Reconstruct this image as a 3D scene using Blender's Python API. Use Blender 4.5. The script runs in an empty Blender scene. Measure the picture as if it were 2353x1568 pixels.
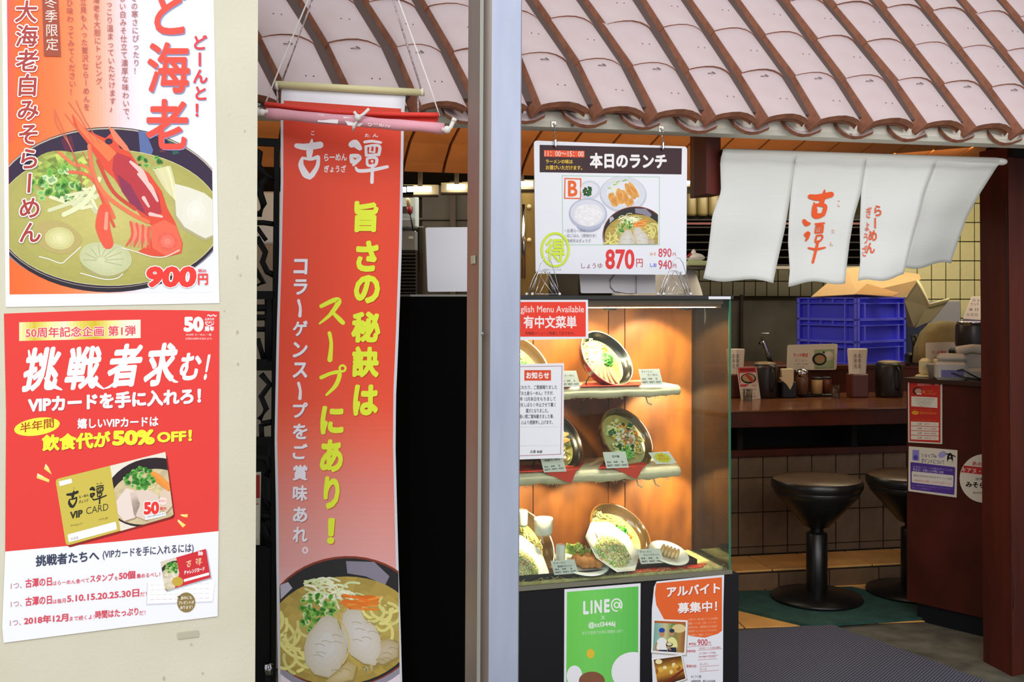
import bpy, bmesh, math, random
from mathutils import Vector, Matrix
from mathutils.geometry import tessellate_polygon
random.seed(7)
SC = bpy.context.scene
R = math.radians
EYE = 1.45; F = 2500.0; CX = 1176.5; HY = 680.0

# ---------------------------------------------------------------- camera, world, exposure, lights
cam_d = bpy.data.cameras.new('camera'); cam = bpy.data.objects.new('camera', cam_d)
SC.collection.objects.link(cam); SC.camera = cam
cam.location = (0, 0, EYE); cam.rotation_euler = (R(90), 0, 0)
cam_d.sensor_width = 36; cam_d.lens = F / 2353 * 36
cam_d.shift_y = -(784 - HY) / 2353.0
cam_d.clip_start = 0.05
vs = SC.view_settings
vs.view_transform = 'Standard'; vs.look = 'None'; vs.gamma = 1; vs.use_curve_mapping = False
vs.exposure = 0.0
w = bpy.data.worlds.new('world'); SC.world = w; w.use_nodes = True
bgn = w.node_tree.nodes['Background']
bgn.inputs[0].default_value = (0.88, 0.93, 1.0, 1); bgn.inputs[1].default_value = 0.62

def lin(c):
    if isinstance(c, str):
        c = [int(c[i:i + 2], 16) / 255 for i in (0, 2, 4)]
    return tuple((x / 12.92 if x <= .04045 else ((x + .055) / 1.055) ** 2.4) for x in c[:3])

def light(name, kind, loc, target, energy, col='ffffff', size=.5, size_y=None, spot=60, blend=.5):
    d = bpy.data.lights.new(name, kind); d.energy = energy; d.color = lin(col)
    if kind == 'AREA':
        d.size = size
        if size_y: d.shape = 'RECTANGLE'; d.size_y = size_y
    else: d.shadow_soft_size = size
    if kind == 'SPOT': d.spot_size = R(spot); d.spot_blend = blend
    o = bpy.data.objects.new(name, d); SC.collection.objects.link(o); o.location = loc
    o.rotation_euler = (Vector(target) - Vector(loc)).to_track_quat('-Z', 'Y').to_euler()
    return o
# arcade skylight over the alley, behind and above the photographer
light('arcade_skylight', 'AREA', (-0.6, -1.6, 4.2), (0.1, 3.0, 1.4), 218, 'fbfaff', 5.0, 3.0)
light('eave_fill', 'AREA', (3.3, -0.6, 2.7), (1.8, 3.5, 1.9), 42, 'fff0e6', 2.0, 1.0)  # added fill aimed at the eave to brighten the beam
# ceiling lamps inside the shop, with two added fills
light('kitchen_lamp', 'AREA', (-0.3, 5.7, 2.22), (-0.3, 5.9, 0.5), 26, 'fff0d4', 2.2, .8)
light('kitchen_back_fill', 'AREA', (1.7, 7.1, 2.22), (1.7, 8.2, 1.1), 16, 'fff0d4', 1.4, .4)  # added fill that lifts the far tiles and the splashback
light('kitchen_lamp_right', 'AREA', (2.6, 6.4, 2.28), (2.8, 7.0, .8), 30, 'fff0cc', 1.6, .8)
light('counter_lamp', 'AREA', (1.6, 5.0, 2.12), (1.7, 5.6, .8), 9, 'ffc690', 1.0, .3)
light('vault_fill', 'AREA', (0.2, 4.0, 1.75), (0.1, 4.3, 2.5), 7.5, 'ffc68c', 2.6, .5)  # added uplight without a fitting, brightens the vault boards

# ---------------------------------------------------------------- materials
MATS = {}
def mat(name, col, rough=.6, metal=0, noise=0, scale=20, col2=None, bump=0, emit=0, spec=.5, trans=0, stretch=None, bscale=None, coat=0):
    if name in MATS: return MATS[name]
    m = bpy.data.materials.new(name); m.use_nodes = True; nt = m.node_tree
    b = nt.nodes['Principled BSDF']; c = lin(col)
    b.inputs['Base Color'].default_value = (*c, 1); b.inputs['Roughness'].default_value = rough
    b.inputs['Metallic'].default_value = metal; b.inputs['Specular IOR Level'].default_value = spec
    if coat: b.inputs['Coat Weight'].default_value = coat; b.inputs['Coat Roughness'].default_value = .08
    if trans: b.inputs['Transmission Weight'].default_value = trans
    if emit:
        b.inputs['Emission Color'].default_value = (*c, 1); b.inputs['Emission Strength'].default_value = emit
    if noise or bump or col2:
        tc = nt.nodes.new('ShaderNodeTexCoord'); mp = nt.nodes.new('ShaderNodeMapping')
        nt.links.new(tc.outputs['Object'], mp.inputs[0])
        if stretch: mp.inputs['Scale'].default_value = stretch
        n = nt.nodes.new('ShaderNodeTexNoise'); n.inputs['Scale'].default_value = scale; n.inputs['Detail'].default_value = 5
        nt.links.new(mp.outputs[0], n.inputs['Vector'])
        if noise or col2:
            r = nt.nodes.new('ShaderNodeValToRGB'); r.color_ramp.elements[0].position = .3; r.color_ramp.elements[1].position = .72
            c2 = lin(col2) if col2 else tuple(x * (1 - noise) for x in c)
            r.color_ramp.elements[0].color = (*c2, 1); r.color_ramp.elements[1].color = (*c, 1)
            nt.links.new(n.outputs[0], r.inputs[0]); nt.links.new(r.outputs[0], b.inputs['Base Color'])
        if bump:
            bp = nt.nodes.new('ShaderNodeBump'); bp.inputs['Strength'].default_value = bump; bp.inputs['Distance'].default_value = .01
            if bscale:
                n2 = nt.nodes.new('ShaderNodeTexNoise'); n2.inputs['Scale'].default_value = bscale
                nt.links.new(mp.outputs[0], n2.inputs['Vector']); nt.links.new(n2.outputs[0], bp.inputs['Height'])
            else: nt.links.new(n.outputs[0], bp.inputs['Height'])
            nt.links.new(bp.outputs[0], b.inputs['Normal'])
    MATS[name] = m; return m

def ink_mat():
    m = bpy.data.materials.new('printed_ink'); m.use_nodes = True; nt = m.node_tree; b = nt.nodes['Principled BSDF']
    a = nt.nodes.new('ShaderNodeAttribute'); a.attribute_name = 'ink'
    n = nt.nodes.new('ShaderNodeTexNoise'); n.inputs['Scale'].default_value = 900
    mr = nt.nodes.new('ShaderNodeMapRange'); mr.inputs[3].default_value = .93; mr.inputs[4].default_value = 1.04
    mx = nt.nodes.new('ShaderNodeVectorMath'); mx.operation = 'SCALE'
    nt.links.new(n.outputs[0], mr.inputs[0]); nt.links.new(a.outputs['Color'], mx.inputs[0]); nt.links.new(mr.outputs[0], mx.inputs['Scale'])
    nt.links.new(mx.outputs[0], b.inputs['Base Color']); b.inputs['Roughness'].default_value = .45; b.inputs['Specular IOR Level'].default_value = .3
    return m
INK = ink_mat()

def glass_mat(name, tint, refl=.10):
    m = bpy.data.materials.new(name); m.use_nodes = True; nt = m.node_tree; nt.nodes.clear()
    o = nt.nodes.new('ShaderNodeOutputMaterial'); t = nt.nodes.new('ShaderNodeBsdfTransparent'); g = nt.nodes.new('ShaderNodeBsdfGlossy')
    g.inputs['Roughness'].default_value = .02; t.inputs[0].default_value = (*lin(tint), 1)
    f = nt.nodes.new('ShaderNodeFresnel'); f.inputs[0].default_value = 1.5
    mm = nt.nodes.new('ShaderNodeMath'); mm.operation = 'MULTIPLY'; mm.inputs[1].default_value = refl
    mx = nt.nodes.new('ShaderNodeMixShader')
    nt.links.new(f.outputs[0], mm.inputs[0]); nt.links.new(mm.outputs[0], mx.inputs[0])
    nt.links.new(t.outputs[0], mx.inputs[1]); nt.links.new(g.outputs[0], mx.inputs[2]); nt.links.new(mx.outputs[0], o.inputs[0])
    return m

# ---------------------------------------------------------------- projection helpers (points on real planes of the place)
def P(px, py, Y): return Vector(((px - CX) / F * Y, Y, EYE - (py - HY) / F * Y))
def Zp(px, py, z):
    Y = (EYE - z) * F / (py - HY); return P(px, py, Y)
class Sf:
    """vertical plane: point o (x, y), plan angle th (deg)"""
    def __init__(s, o, th, tilt=0):
        s.o = Vector((o[0], o[1], 0)); a = R(th)
        s.a = Vector((math.cos(a), math.sin(a), 0)); s.n = Vector((math.sin(a), -math.cos(a), 0))   # towards the alley
        s.th = a
        if tilt:
            s.o.z = EYE; s.n = (s.n * math.cos(tilt) + Vector((0, 0, math.sin(tilt)))).normalized()
    @classmethod
    def two(c, pa, ya, pb, yb):
        A = P(pa, HY, ya); B = P(pb, HY, yb)
        return c((A.x, A.y), math.degrees(math.atan2(B.y - A.y, B.x - A.x)))
    def p(s, px, py, off=0):
        d = Vector(((px - CX) / F, 1, -(py - HY) / F)); c = Vector((0, 0, EYE))
        t = (s.o + s.n * off - c).dot(s.n) / d.dot(s.n)
        return c + d * t
    def back(s, d): 
        q = Sf((0, 0), 0); q.o = s.o - s.n * d; q.a = s.a; q.n = s.n; q.th = s.th; return q

# ---------------------------------------------------------------- mesh builder
class MB:
    def __init__(s): s.bm = bmesh.new(); s.mats = []
    def mi(s, m):
        if m not in s.mats: s.mats.append(m)
        return s.mats.index(m)
    def _new(s, before, m, smooth=False):
        i = s.mi(m)
        for f in s.bm.faces:
            if f.index == -1 or f.index >= before: f.material_index = i; f.smooth = smooth
    def faces(s, verts, faces, m, smooth=False):
        vv = [s.bm.verts.new(v) for v in verts]; i = s.mi(m)
        for f in faces:
            try: q = s.bm.faces.new([vv[k] for k in f])
            except ValueError: continue
            q.material_index = i; q.smooth = smooth
        return s
    def box(s, c, size, m, rz=0, bev=0, rot=None):
        x, y, z = [q / 2 for q in size]
        M = Matrix.Translation(c) @ (rot if rot else Matrix.Rotation(rz, 4, 'Z'))
        if bev <= 0:
            vs_ = [M @ Vector((i * x, j * y, k * z)) for i in (-1, 1) for j in (-1, 1) for k in (-1, 1)]
            return s.faces(vs_, [(0, 1, 3, 2), (4, 6, 7, 5), (0, 4, 5, 1), (2, 3, 7, 6), (0, 2, 6, 4), (1, 5, 7, 3)], m)
        b = min(bev, x * .98, y * .98, z * .98); pts = []
        for i in (-1, 1):
            for j in (-1, 1):
                for k in (-1, 1):
                    pts += [(i * x, j * (y - b), k * (z - b)), (i * (x - b), j * y, k * (z - b)), (i * (x - b), j * (y - b), k * z)]
        t = bmesh.new(); 
        for q in pts: t.verts.new(q)
        bmesh.ops.convex_hull(t, input=t.verts[:])
        bmesh.ops.dissolve_limit(t, angle_limit=.01, verts=t.verts[:], edges=t.edges[:])
        t.verts.index_update()
        vs_ = [M @ v.co for v in t.verts]; fs = [[v.index for v in f.verts] for f in t.faces]; t.free()
        return s.faces(vs_, fs, m)
    def prism(s, pts, off, m, mside=None):
        """closed polygon pts (3-D) extruded by vector off"""
        n = len(pts); a = [Vector(p) for p in pts]; b = [p + off for p in a]
        s.faces(a + b, [list(range(n)), list(range(2 * n - 1, n - 1, -1))], m)
        s.faces(a + b, [(i, (i + 1) % n, n + (i + 1) % n, n + i) for i in range(n)], mside or m)
        return s
    def lathe(s, prof, m, M=Matrix(), seg=24, smooth=True, sx=1, sy=1, wob=None, cap=False):
        vs_ = []; 
        for (r, h) in prof:
            for k in range(seg):
                a = 2 * math.pi * k / seg; rr = r * (wob(a) if wob else 1)
                vs_.append(M @ Vector((rr * math.cos(a) * sx, rr * math.sin(a) * sy, h)))
        fs = []
        for i in range(len(prof) - 1):
            for k in range(seg):
                k2 = (k + 1) % seg; fs.append((i * seg + k, i * seg + k2, (i + 1) * seg + k2, (i + 1) * seg + k))
        if cap and prof[0][0] > 1e-6: fs.append([k for k in range(seg)][::-1])
        if cap and prof[-1][0] > 1e-6: fs.append([(len(prof) - 1) * seg + k for k in range(seg)])
        return s.faces(vs_, fs, m, smooth)
    def tube(s, pts, r, m, seg=8, smooth=True, cap=True, rs=None):
        pts = [Vector(p) for p in pts]; vs_ = []; n = len(pts); up = Vector((0, 0, 1))
        for i, p in enumerate(pts):
            t = (pts[min(i + 1, n - 1)] - pts[max(i - 1, 0)]).normalized()
            if abs(t.dot(up)) > .95: ref = Vector((1, 0, 0))
            else: ref = up
            a = t.cross(ref).normalized(); b = t.cross(a).normalized(); rr = rs[i] if rs else r
            for k in range(seg):
                g = 2 * math.pi * k / seg; vs_.append(p + a * math.cos(g) * rr + b * math.sin(g) * rr)
        fs = [(i * seg + k, i * seg + (k + 1) % seg, (i + 1) * seg + (k + 1) % seg, (i + 1) * seg + k) for i in range(n - 1) for k in range(seg)]
        if cap: fs += [list(range(seg))[::-1], [(n - 1) * seg + k for k in range(seg)]]
        return s.faces(vs_, fs, m, smooth)
    def ball(s, c, r, m, sx=1, sy=1, sz=1, M=None, seg=8, rings=5, wob=0):
        prof = []; vs_ = []; M = M or Matrix()
        for i in range(rings + 1):
            th = math.pi * i / rings
            for k in range(seg):
                a = 2 * math.pi * k / seg; q = 1 + random.uniform(-wob, wob)
                vs_.append(Vector(c) + M @ Vector((r * sx * q * math.sin(th) * math.cos(a), r * sy * q * math.sin(th) * math.sin(a), r * sz * q * math.cos(th))))
        fs = [(i * seg + k, (i + 1) * seg + k, (i + 1) * seg + (k + 1) % seg, i * seg + (k + 1) % seg) for i in range(rings) for k in range(seg)]
        return s.faces(vs_, fs, m, True)
    def grid(s, fn, nu, nv, m, smooth=True, thick=None):
        vs_ = [fn(i / nu, j / nv) for j in range(nv + 1) for i in range(nu + 1)]; w_ = nu + 1
        fs = [(j * w_ + i, j * w_ + i + 1, (j + 1) * w_ + i + 1, (j + 1) * w_ + i) for j in range(nv) for i in range(nu)]
        s.faces(vs_, fs, m, smooth)
        if thick is not None:
            s.faces([v + thick for v in vs_], [f[::-1] for f in fs], m, smooth)
            rim = [i for i in range(w_)] + [j * w_ + nu for j in range(1, nv + 1)] + [nv * w_ + i for i in range(nu - 1, -1, -1)] + [j * w_ for j in range(nv - 1, 0, -1)]
            k = len(rim); s.faces([vs_[i] for i in rim] + [vs_[i] + thick for i in rim], [(i, i + k, (i + 1) % k + k, (i + 1) % k) for i in range(k)], m)
        return s
    def build(s, name, parent=None, weld=True, **tags):
        me = bpy.data.meshes.new(name)
        if weld: bmesh.ops.remove_doubles(s.bm, verts=s.bm.verts[:], dist=1e-6)
        bmesh.ops.recalc_face_normals(s.bm, faces=s.bm.faces[:])
        s.bm.to_mesh(me); s.bm.free()
        for m in s.mats: me.materials.append(m)
        return link(name, me, parent, **tags)

def link(name, me, parent=None, **tags):
    o = bpy.data.objects.new(name, me); SC.collection.objects.link(o)
    if len(me.vertices):
        xs = [v.co for v in me.vertices]
        c = Vector(((min(v.x for v in xs) + max(v.x for v in xs)) / 2, (min(v.y for v in xs) + max(v.y for v in xs)) / 2, min(v.z for v in xs)))
        me.transform(Matrix.Translation(-c)); o.location = c
    if parent is not None:
        o.parent = parent; o.matrix_parent_inverse = PINV[parent.name]
    PINV[o.name] = Matrix.Translation(-Vector(o.location))
    for k, v in tags.items():
        if v is not None: o[k] = v
    return o
PINV = {}
def thing(name, label, cat, loc, group=None):
    o = bpy.data.objects.new(name, None); SC.collection.objects.link(o); o.location = loc; o.empty_display_size = .05
    o['label'] = label; o['category'] = cat
    if group: o['group'] = group
    PINV[o.name] = Matrix.Translation(-Vector(loc)); return o
def sroot(name, loc=(0, 0, 0), kind='structure'):
    o = bpy.data.objects.new(name, None); SC.collection.objects.link(o); o.location = loc; o['kind'] = kind
    PINV[o.name] = Matrix.Translation(-Vector(loc)); return o

# ---------------------------------------------------------------- flat print on real sheets
_tc = {}
def glyphs(s, bold):
    k = (s, round(bold, 4))
    if k in _tc: return _tc[k]
    c = bpy.data.curves.new('t', 'FONT'); c.body = s; c.offset = bold; c.resolution_u = 3; c.fill_mode = 'FRONT'
    o = bpy.data.objects.new('t', c); m = o.to_mesh()
    r = ([(v.co.x, v.co.y) for v in m.vertices], [tuple(p.vertices) for p in m.polygons])
    o.to_mesh_clear(); bpy.data.objects.remove(o); bpy.data.curves.remove(c); _tc[k] = r; return r
def clip_poly(pts, clip):
    out = pts; n = len(clip)
    ar = sum(clip[i][0] * clip[(i + 1) % n][1] - clip[(i + 1) % n][0] * clip[i][1] for i in range(n))
    if ar < 0: clip = clip[::-1]
    for i in range(n):
        a = clip[i]; b = clip[(i + 1) % n]; inp = out; out = []
        if not inp: return []
        side = lambda p: (b[0] - a[0]) * (p[1] - a[1]) - (b[1] - a[1]) * (p[0] - a[0])
        for j in range(len(inp)):
            c_, d_ = inp[j], inp[(j + 1) % len(inp)]; sc, sd = side(c_), side(d_)
            if sc >= 0: out.append(c_)
            if sc * sd < 0:
                t = sc / (sc - sd); out.append((c_[0] + (d_[0] - c_[0]) * t, c_[1] + (d_[1] - c_[1]) * t))
    return out
def vary(c, a): 
    q = 1 + random.uniform(-a, a); return tuple(min(1, max(0, x * q)) for x in c)
def h2(c): return tuple(int(c[i:i + 2], 16) / 255 for i in (0, 2, 4)) if isinstance(c, str) else c
def mixc(a, b, t): a = h2(a); b = h2(b); return tuple(x + (y - x) * t for x, y in zip(a, b))
LAY = .00012
class Print:
    def __init__(s, sf): s.sf = sf; s.v = []; s.f = []; s.c = []; s.clip = None; s.xf = None; s.k = 0
    def _add(s, pts, faces, col, L):
        if s.xf: pts = [s.xf(*p) for p in pts]
        c = (*lin(h2(col)), 1)
        if s.clip:
            for f in faces:
                q = clip_poly([pts[i] for i in f], s.clip)
                if len(q) < 3: continue
                b = len(s.v); s.v += [s.sf.p(x, y, L * LAY + (s.k % 25) * 4.5e-6) for x, y in q]; s.f.append(list(range(b, b + len(q)))); s.c.append(c)
        else:
            b = len(s.v); s.v += [s.sf.p(x, y, L * LAY + (s.k % 25) * 4.5e-6) for x, y in pts]
            for f in faces: s.f.append([b + i for i in f]); s.c.append(c)
    def poly(s, pts, col, L):
        if len(pts) > 4 or s.clip:
            tr = tessellate_polygon([[Vector((x, y, 0)) for x, y in pts]]); s._add(pts, [tuple(t) for t in tr], col, L)
        else: s._add(pts, [tuple(range(len(pts)))], col, L)
    def rect(s, x0, y0, x1, y1, col, L, sl=0, sk=0): s.poly([(x0, y0), (x1, y0 + sl * (x1 - x0)), (x1 + sk * (y1 - y0), y1 + sl * (x1 - x0)), (x0 + sk * (y1 - y0), y1)], col, L)
    def strips(s, q, cols, L, n=40, vert=False):
        """quad q = tl,tr,br,bl filled by n strips blending through cols"""
        tl, tr, br, bl = q
        lp = lambda a, b, t: (a[0] + (b[0] - a[0]) * t, a[1] + (b[1] - a[1]) * t)
        for i in range(n):
            a, b = i / n, (i + 1) / n; t = (i + .5) / n * (len(cols) - 1); k = min(int(t), len(cols) - 2)
            c = mixc(cols[k], cols[k + 1], t - k)
            if vert: s.poly([lp(tl, bl, a), lp(tr, br, a), lp(tr, br, b), lp(tl, bl, b)], c, L)
            else: s.poly([lp(tl, tr, a), lp(tl, tr, b), lp(bl, br, b), lp(bl, br, a)], c, L)
    def ell(s, cx, cy, a, b, ang, col, L, n=40, var=0, wob=0, rings=1, col2=None):
        s.k += 1; ca, sa = math.cos(R(ang)), math.sin(R(ang)); w1, w2, w3 = [random.uniform(0, 6) for _ in range(3)]
        def pt(r, k):
            t = 2 * math.pi * k / n; q = r * (1 + wob * (math.sin(2 * t + w1) + .7 * math.sin(3 * t + w2) + .4 * math.sin(5 * t + w3)))
            x, y = a * q * math.cos(t), b * q * math.sin(t); return (cx + x * ca - y * sa, cy + x * sa + y * ca)
        if rings == 1 and not var: s.poly([pt(1, k) for k in range(n)], col, L); return
        for i in range(rings):
            r0, r1 = i / rings, (i + 1) / rings
            c = mixc(col, col2, (i + .5) / rings) if col2 else h2(col)
            for k in range(n):
                q = [pt(r0, k), pt(r1, k), pt(r1, k + 1), pt(r0, k + 1)] if i else [pt(0, 0), pt(r1, k), pt(r1, k + 1)]
                s.poly(q, vary(c, var), L)
    def stroke(s, pts, w_, col, L, taper=False):
        s.k += 1; n = len(pts); Lf = []; Rt = []
        for i, p in enumerate(pts):
            a = pts[max(i - 1, 0)]; b = pts[min(i + 1, n - 1)]; dx, dy = b[0] - a[0], b[1] - a[1]; l = math.hypot(dx, dy) or 1
            ww = (w_[i] if isinstance(w_, (list, tuple)) else w_) / 2
            if taper: ww *= .25 + .75 * math.sin(math.pi * (i + .5) / n)
            Lf.append((p[0] - dy / l * ww, p[1] + dx / l * ww)); Rt.append((p[0] + dy / l * ww, p[1] - dx / l * ww))
        for i in range(n - 1): s.poly([Lf[i], Lf[i + 1], Rt[i + 1], Rt[i]], col, L)
    def brush(s, pts, w_, col, L, n=10):
        """smooth variable-width stroke with round ends"""
        P_ = []; W_ = []; m = len(pts)
        ws = w_ if isinstance(w_, (list, tuple)) else [w_] * m
        for i in range(m - 1):
            p0, p1, p2, p3 = pts[max(i - 1, 0)], pts[i], pts[i + 1], pts[min(i + 2, m - 1)]
            for k in range(n):
                t = k / n; P_.append(tuple(.5 * (2 * p1[j] + (p2[j] - p0[j]) * t + (2 * p0[j] - 5 * p1[j] + 4 * p2[j] - p3[j]) * t * t + (3 * p1[j] - p0[j] - 3 * p2[j] + p3[j]) * t ** 3) for j in (0, 1)))
                W_.append(ws[i] + (ws[i + 1] - ws[i]) * t)
        P_.append(pts[-1]); W_.append(ws[-1]); s.stroke(P_, W_, col, L)
        for q, ww in ((pts[0], ws[0]), (pts[-1], ws[-1])): s.ell(q[0], q[1], ww / 2, ww / 2, 0, col, L, 10)
    def _ring(s, mp, v, f, r, col, L, dx, small):
        if r < .004: offs = [(0, 0)]
        elif small: offs = [(-r, 0), (r, 0)]
        else:
            n = 8 if r < .05 else 12; offs = [(r * math.cos(6.2832 * k / n), r * math.sin(6.2832 * k / n)) for k in range(n)] + [(0, 0)]
            if r > .07: offs += [(r * .5 * math.cos(1.5708 * k), r * .5 * math.sin(1.5708 * k)) for k in range(4)]
        for ox, oy in offs:
            s.k += 1; s._add([mp((p[0] + ox, p[1] + oy), dx, dx) for p in v], f, col, L)
    def text(s, t, x0, y0, x1, y1, col, L, bold=.015, sl=0, it=0, out=None, shadow=None):
        v, f = glyphs(t, 0)
        if not v: return
        a0 = min(p[0] for p in v) - bold; a1 = max(p[0] for p in v) + bold; b0 = min(p[1] for p in v) - bold; b1 = max(p[1] for p in v) + bold
        small = abs(y1 - y0) < 9
        def mp(p, dx=0, dy=0):
            X = x0 + (p[0] - a0) / (a1 - a0) * (x1 - x0); Y = y1 - (p[1] - b0) / (b1 - b0) * (y1 - y0)
            return (X + it * (y1 - Y) + dx, Y + sl * (X - x0) + dy)
        if shadow: s._ring(mp, v, f, bold, shadow[0], L - 1, shadow[1], small)
        if out: s._ring(mp, v, f, bold + out[1], out[0], L - 1, 0, False)
        s._ring(mp, v, f, bold, col, L, 0, small)
    def vtext(s, t, xc, y0, y1, w_, col, L, bold=.015, lean=0, out=None, shadow=None, fill=.94, it=0):
        n = len(t); h = (y1 - y0) / n
        for i, ch in enumerate(t):
            if ch == ' ': continue
            yc = y0 + h * (i + .5); xo = xc + lean * (yc - y0); rot = ch in 'ー〜-'
            def mp(p, dx=0, dy=0):
                x, y = p[0] - .5, p[1] - .38
                if ch in '!1': x += .36
                if rot: x, y = -y * 1.0, -x
                if ch in '。、': x += .55; y += .5
                return (xo + x * w_ * fill + it * y * h + dx, yc - y * h * fill + dy)
            v, f = glyphs(ch, 0)
            if shadow: s._ring(mp, v, f, bold, shadow[0], L - 1, shadow[1], h < 9)
            if out: s._ring(mp, v, f, bold + out[1], out[0], L - 1, 0, False)
            s._ring(mp, v, f, bold, col, L, 0, h < 9)
    def build(s, name, parent):
        me = bpy.data.meshes.new(name); me.from_pydata([tuple(v) for v in s.v], [], s.f); me.update()
        at = me.color_attributes.new('ink', 'FLOAT_COLOR', 'CORNER'); k = 0; arr = []
        for p in me.polygons: arr += list(s.c[p.index]) * p.loop_total
        at.data.foreach_set('color', arr)
        me.materials.append(INK); return link(name, me, parent)

PAPER = mat('white_paper', 'eef0f4', .5)
def sheet(sf, pts, m, parent, name='sheet', th=.0012, off=0):
    b = MB(); b.prism([sf.p(x, y, off) for x, y in pts], -sf.n * th, m); return b.build(name, parent)
def base_of(sf, pts): return sum((sf.p(x, y) for x, y in pts), Vector()) / len(pts)

# food print pieces (pixel coordinates of the sheet they are printed on)
def rings_(p, cx, cy, rx, ry, n, L, cols=('6fae3c', '9ccf62', '3f8a2c', 'cfe8a0'), r=6):
    for i in range(n):
        a = random.uniform(0, 6.28); q = math.sqrt(random.random()); x = cx + rx * q * math.cos(a); y = cy + ry * q * math.sin(a); rr = r * random.uniform(.6, 1.1)
        c = random.choice(cols); an = random.uniform(0, 180)
        p.ell(x, y, rr, rr * .7, an, c, L, 9); p.ell(x, y, rr * .55, rr * .36, an, vary(mixc(c, '1f5a1c', .45), .2), L + 1, 8)
def noodle(p, x, y, l, wd, ang, col, L, curl=1.0):
    pts = []; a = R(ang); 
    for i in range(7):
        pts.append((x, y)); x += l / 6 * math.cos(a); y += l / 6 * math.sin(a); a += curl * random.uniform(.2, .6)
    p.brush(pts, wd + 2, mixc(col, '8f8436', .55), L - .5, 3); p.brush(pts, wd, col, L, 3)
def ramen_print(p, L=2):
    """bowl of noodles drawn in the banner's own coordinates"""
    p.ell(790, 1445, 190, 150, -8, '9a95a4', L, 48)
    p.ell(790, 1430, 186, 151, -8, '8a3c28', L + 1, 48); p.ell(790, 1431, 182, 147, -8, '2b2a2c', L + 2, 48)
    p.poly([(795, 1290), (860, 1292), (895, 1325), (885, 1345), (840, 1325), (798, 1318)], '8c8796', L + 3)
    p.poly([(644, 1345), (662, 1338), (672, 1352), (645, 1378)], 'b8b4c0', L + 3)
    p.ell(785, 1450, 172, 124, -6, 'd3bf6c', L + 4, 44, var=.06, rings=9, col2='b49a4a')
    for i in range(16): noodle(p, random.uniform(636, 690), random.uniform(1400, 1520), random.uniform(50, 95), 7, random.uniform(40, 110), vary(h2('e6dd86'), .07), L + 6, random.choice((-.6, .9)))
    for i in range(14): noodle(p, random.uniform(860, 905), random.uniform(1380, 1450), random.uniform(45, 80), 7, random.uniform(-20, 160), vary(h2('e6dd86'), .07), L + 6, 1.1)
    for i in range(40):
        x = random.uniform(690, 800); y = random.uniform(1335, 1385); a = random.uniform(-.9, .5)
        p.brush([(x, y), (x + 22 * math.cos(a), y + 22 * math.sin(a)), (x + 44 * math.cos(a + .4), y + 40 * math.sin(a + .4))], random.uniform(3, 5.5), vary(h2(random.choice(('eef4c8', 'dfeeb0', 'f4f6dc'))), .05), L + 8, 3)
    for i in range(20):
        x = random.uniform(782, 815); y = random.uniform(1368, 1402); a = random.uniform(-.25, .3)
        p.brush([(x, y), (x + 35, y + 30 * a), (x + random.uniform(50, 68), y + 50 * a)], random.uniform(3.5, 6), vary(h2(random.choice(('f59a3c', 'ee7a28', 'f6b860', 'f08a30'))), .06), L + 9, 3)
    rings_(p, 737, 1398, 46, 36, 46, L + 10, r=9); rings_(p, 712, 1432, 18, 24, 14, L + 10, r=8)
    def pork(pts, c0, c1):
        p.poly([(x + 3, y + 4) for x, y in pts], 'a08c50', L + 11.2); p.poly(pts, c1, L + 12)
        cx = sum(q[0] for q in pts) / len(pts); cy = sum(q[1] for q in pts) / len(pts)
        for r, t in ((.93, .3), (.8, .55), (.62, .75), (.4, 1)): p.poly([(cx + (x - cx) * r, cy + (y - cy) * r) for x, y in pts], mixc(c1, c0, t), L + 12 + r * -1 + 1.4)
        for i in range(6):
            x = cx + random.uniform(-30, 20); y = cy + random.uniform(-30, 30)
            p.brush([(x, y), (x + 10, y - 2), (x + 22, y + 3)], 1.4, mixc(c1, '8c7c68', .4), L + 14, 3)
    pork([(788, 1410), (800, 1401), (828, 1402), (840, 1425), (862, 1440), (874, 1465), (880, 1500), (862, 1530), (835, 1525), (805, 1505), (790, 1470), (783, 1440)], 'dfdbd2', 'd2c8b0')
    pork([(870, 1475), (895, 1468), (916, 1480), (914, 1510), (880, 1528), (860, 1520)], 'cdbfa0', 'bca878')
    pork([(760, 1415), (775, 1424), (782, 1445), (800, 1470), (796, 1510), (780, 1538), (755, 1558), (722, 1550), (702, 1525), (698, 1490), (706, 1460), (728, 1432), (740, 1418)], 'dedad2', 'cfc4a8')
    pork([(800, 1520), (820, 1530), (812, 1562), (770, 1575), (745, 1568), (770, 1548)], 'd2c294', 'bfa868')
    p.brush([(782, 1425), (800, 1462), (800, 1500), (788, 1525)], 3.5, 'e2c88c', L + 15, 4)
    rings_(p, 850, 1535, 14, 8, 8, L + 15, ('d8c098', 'c0a070'), r=5)
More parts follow.
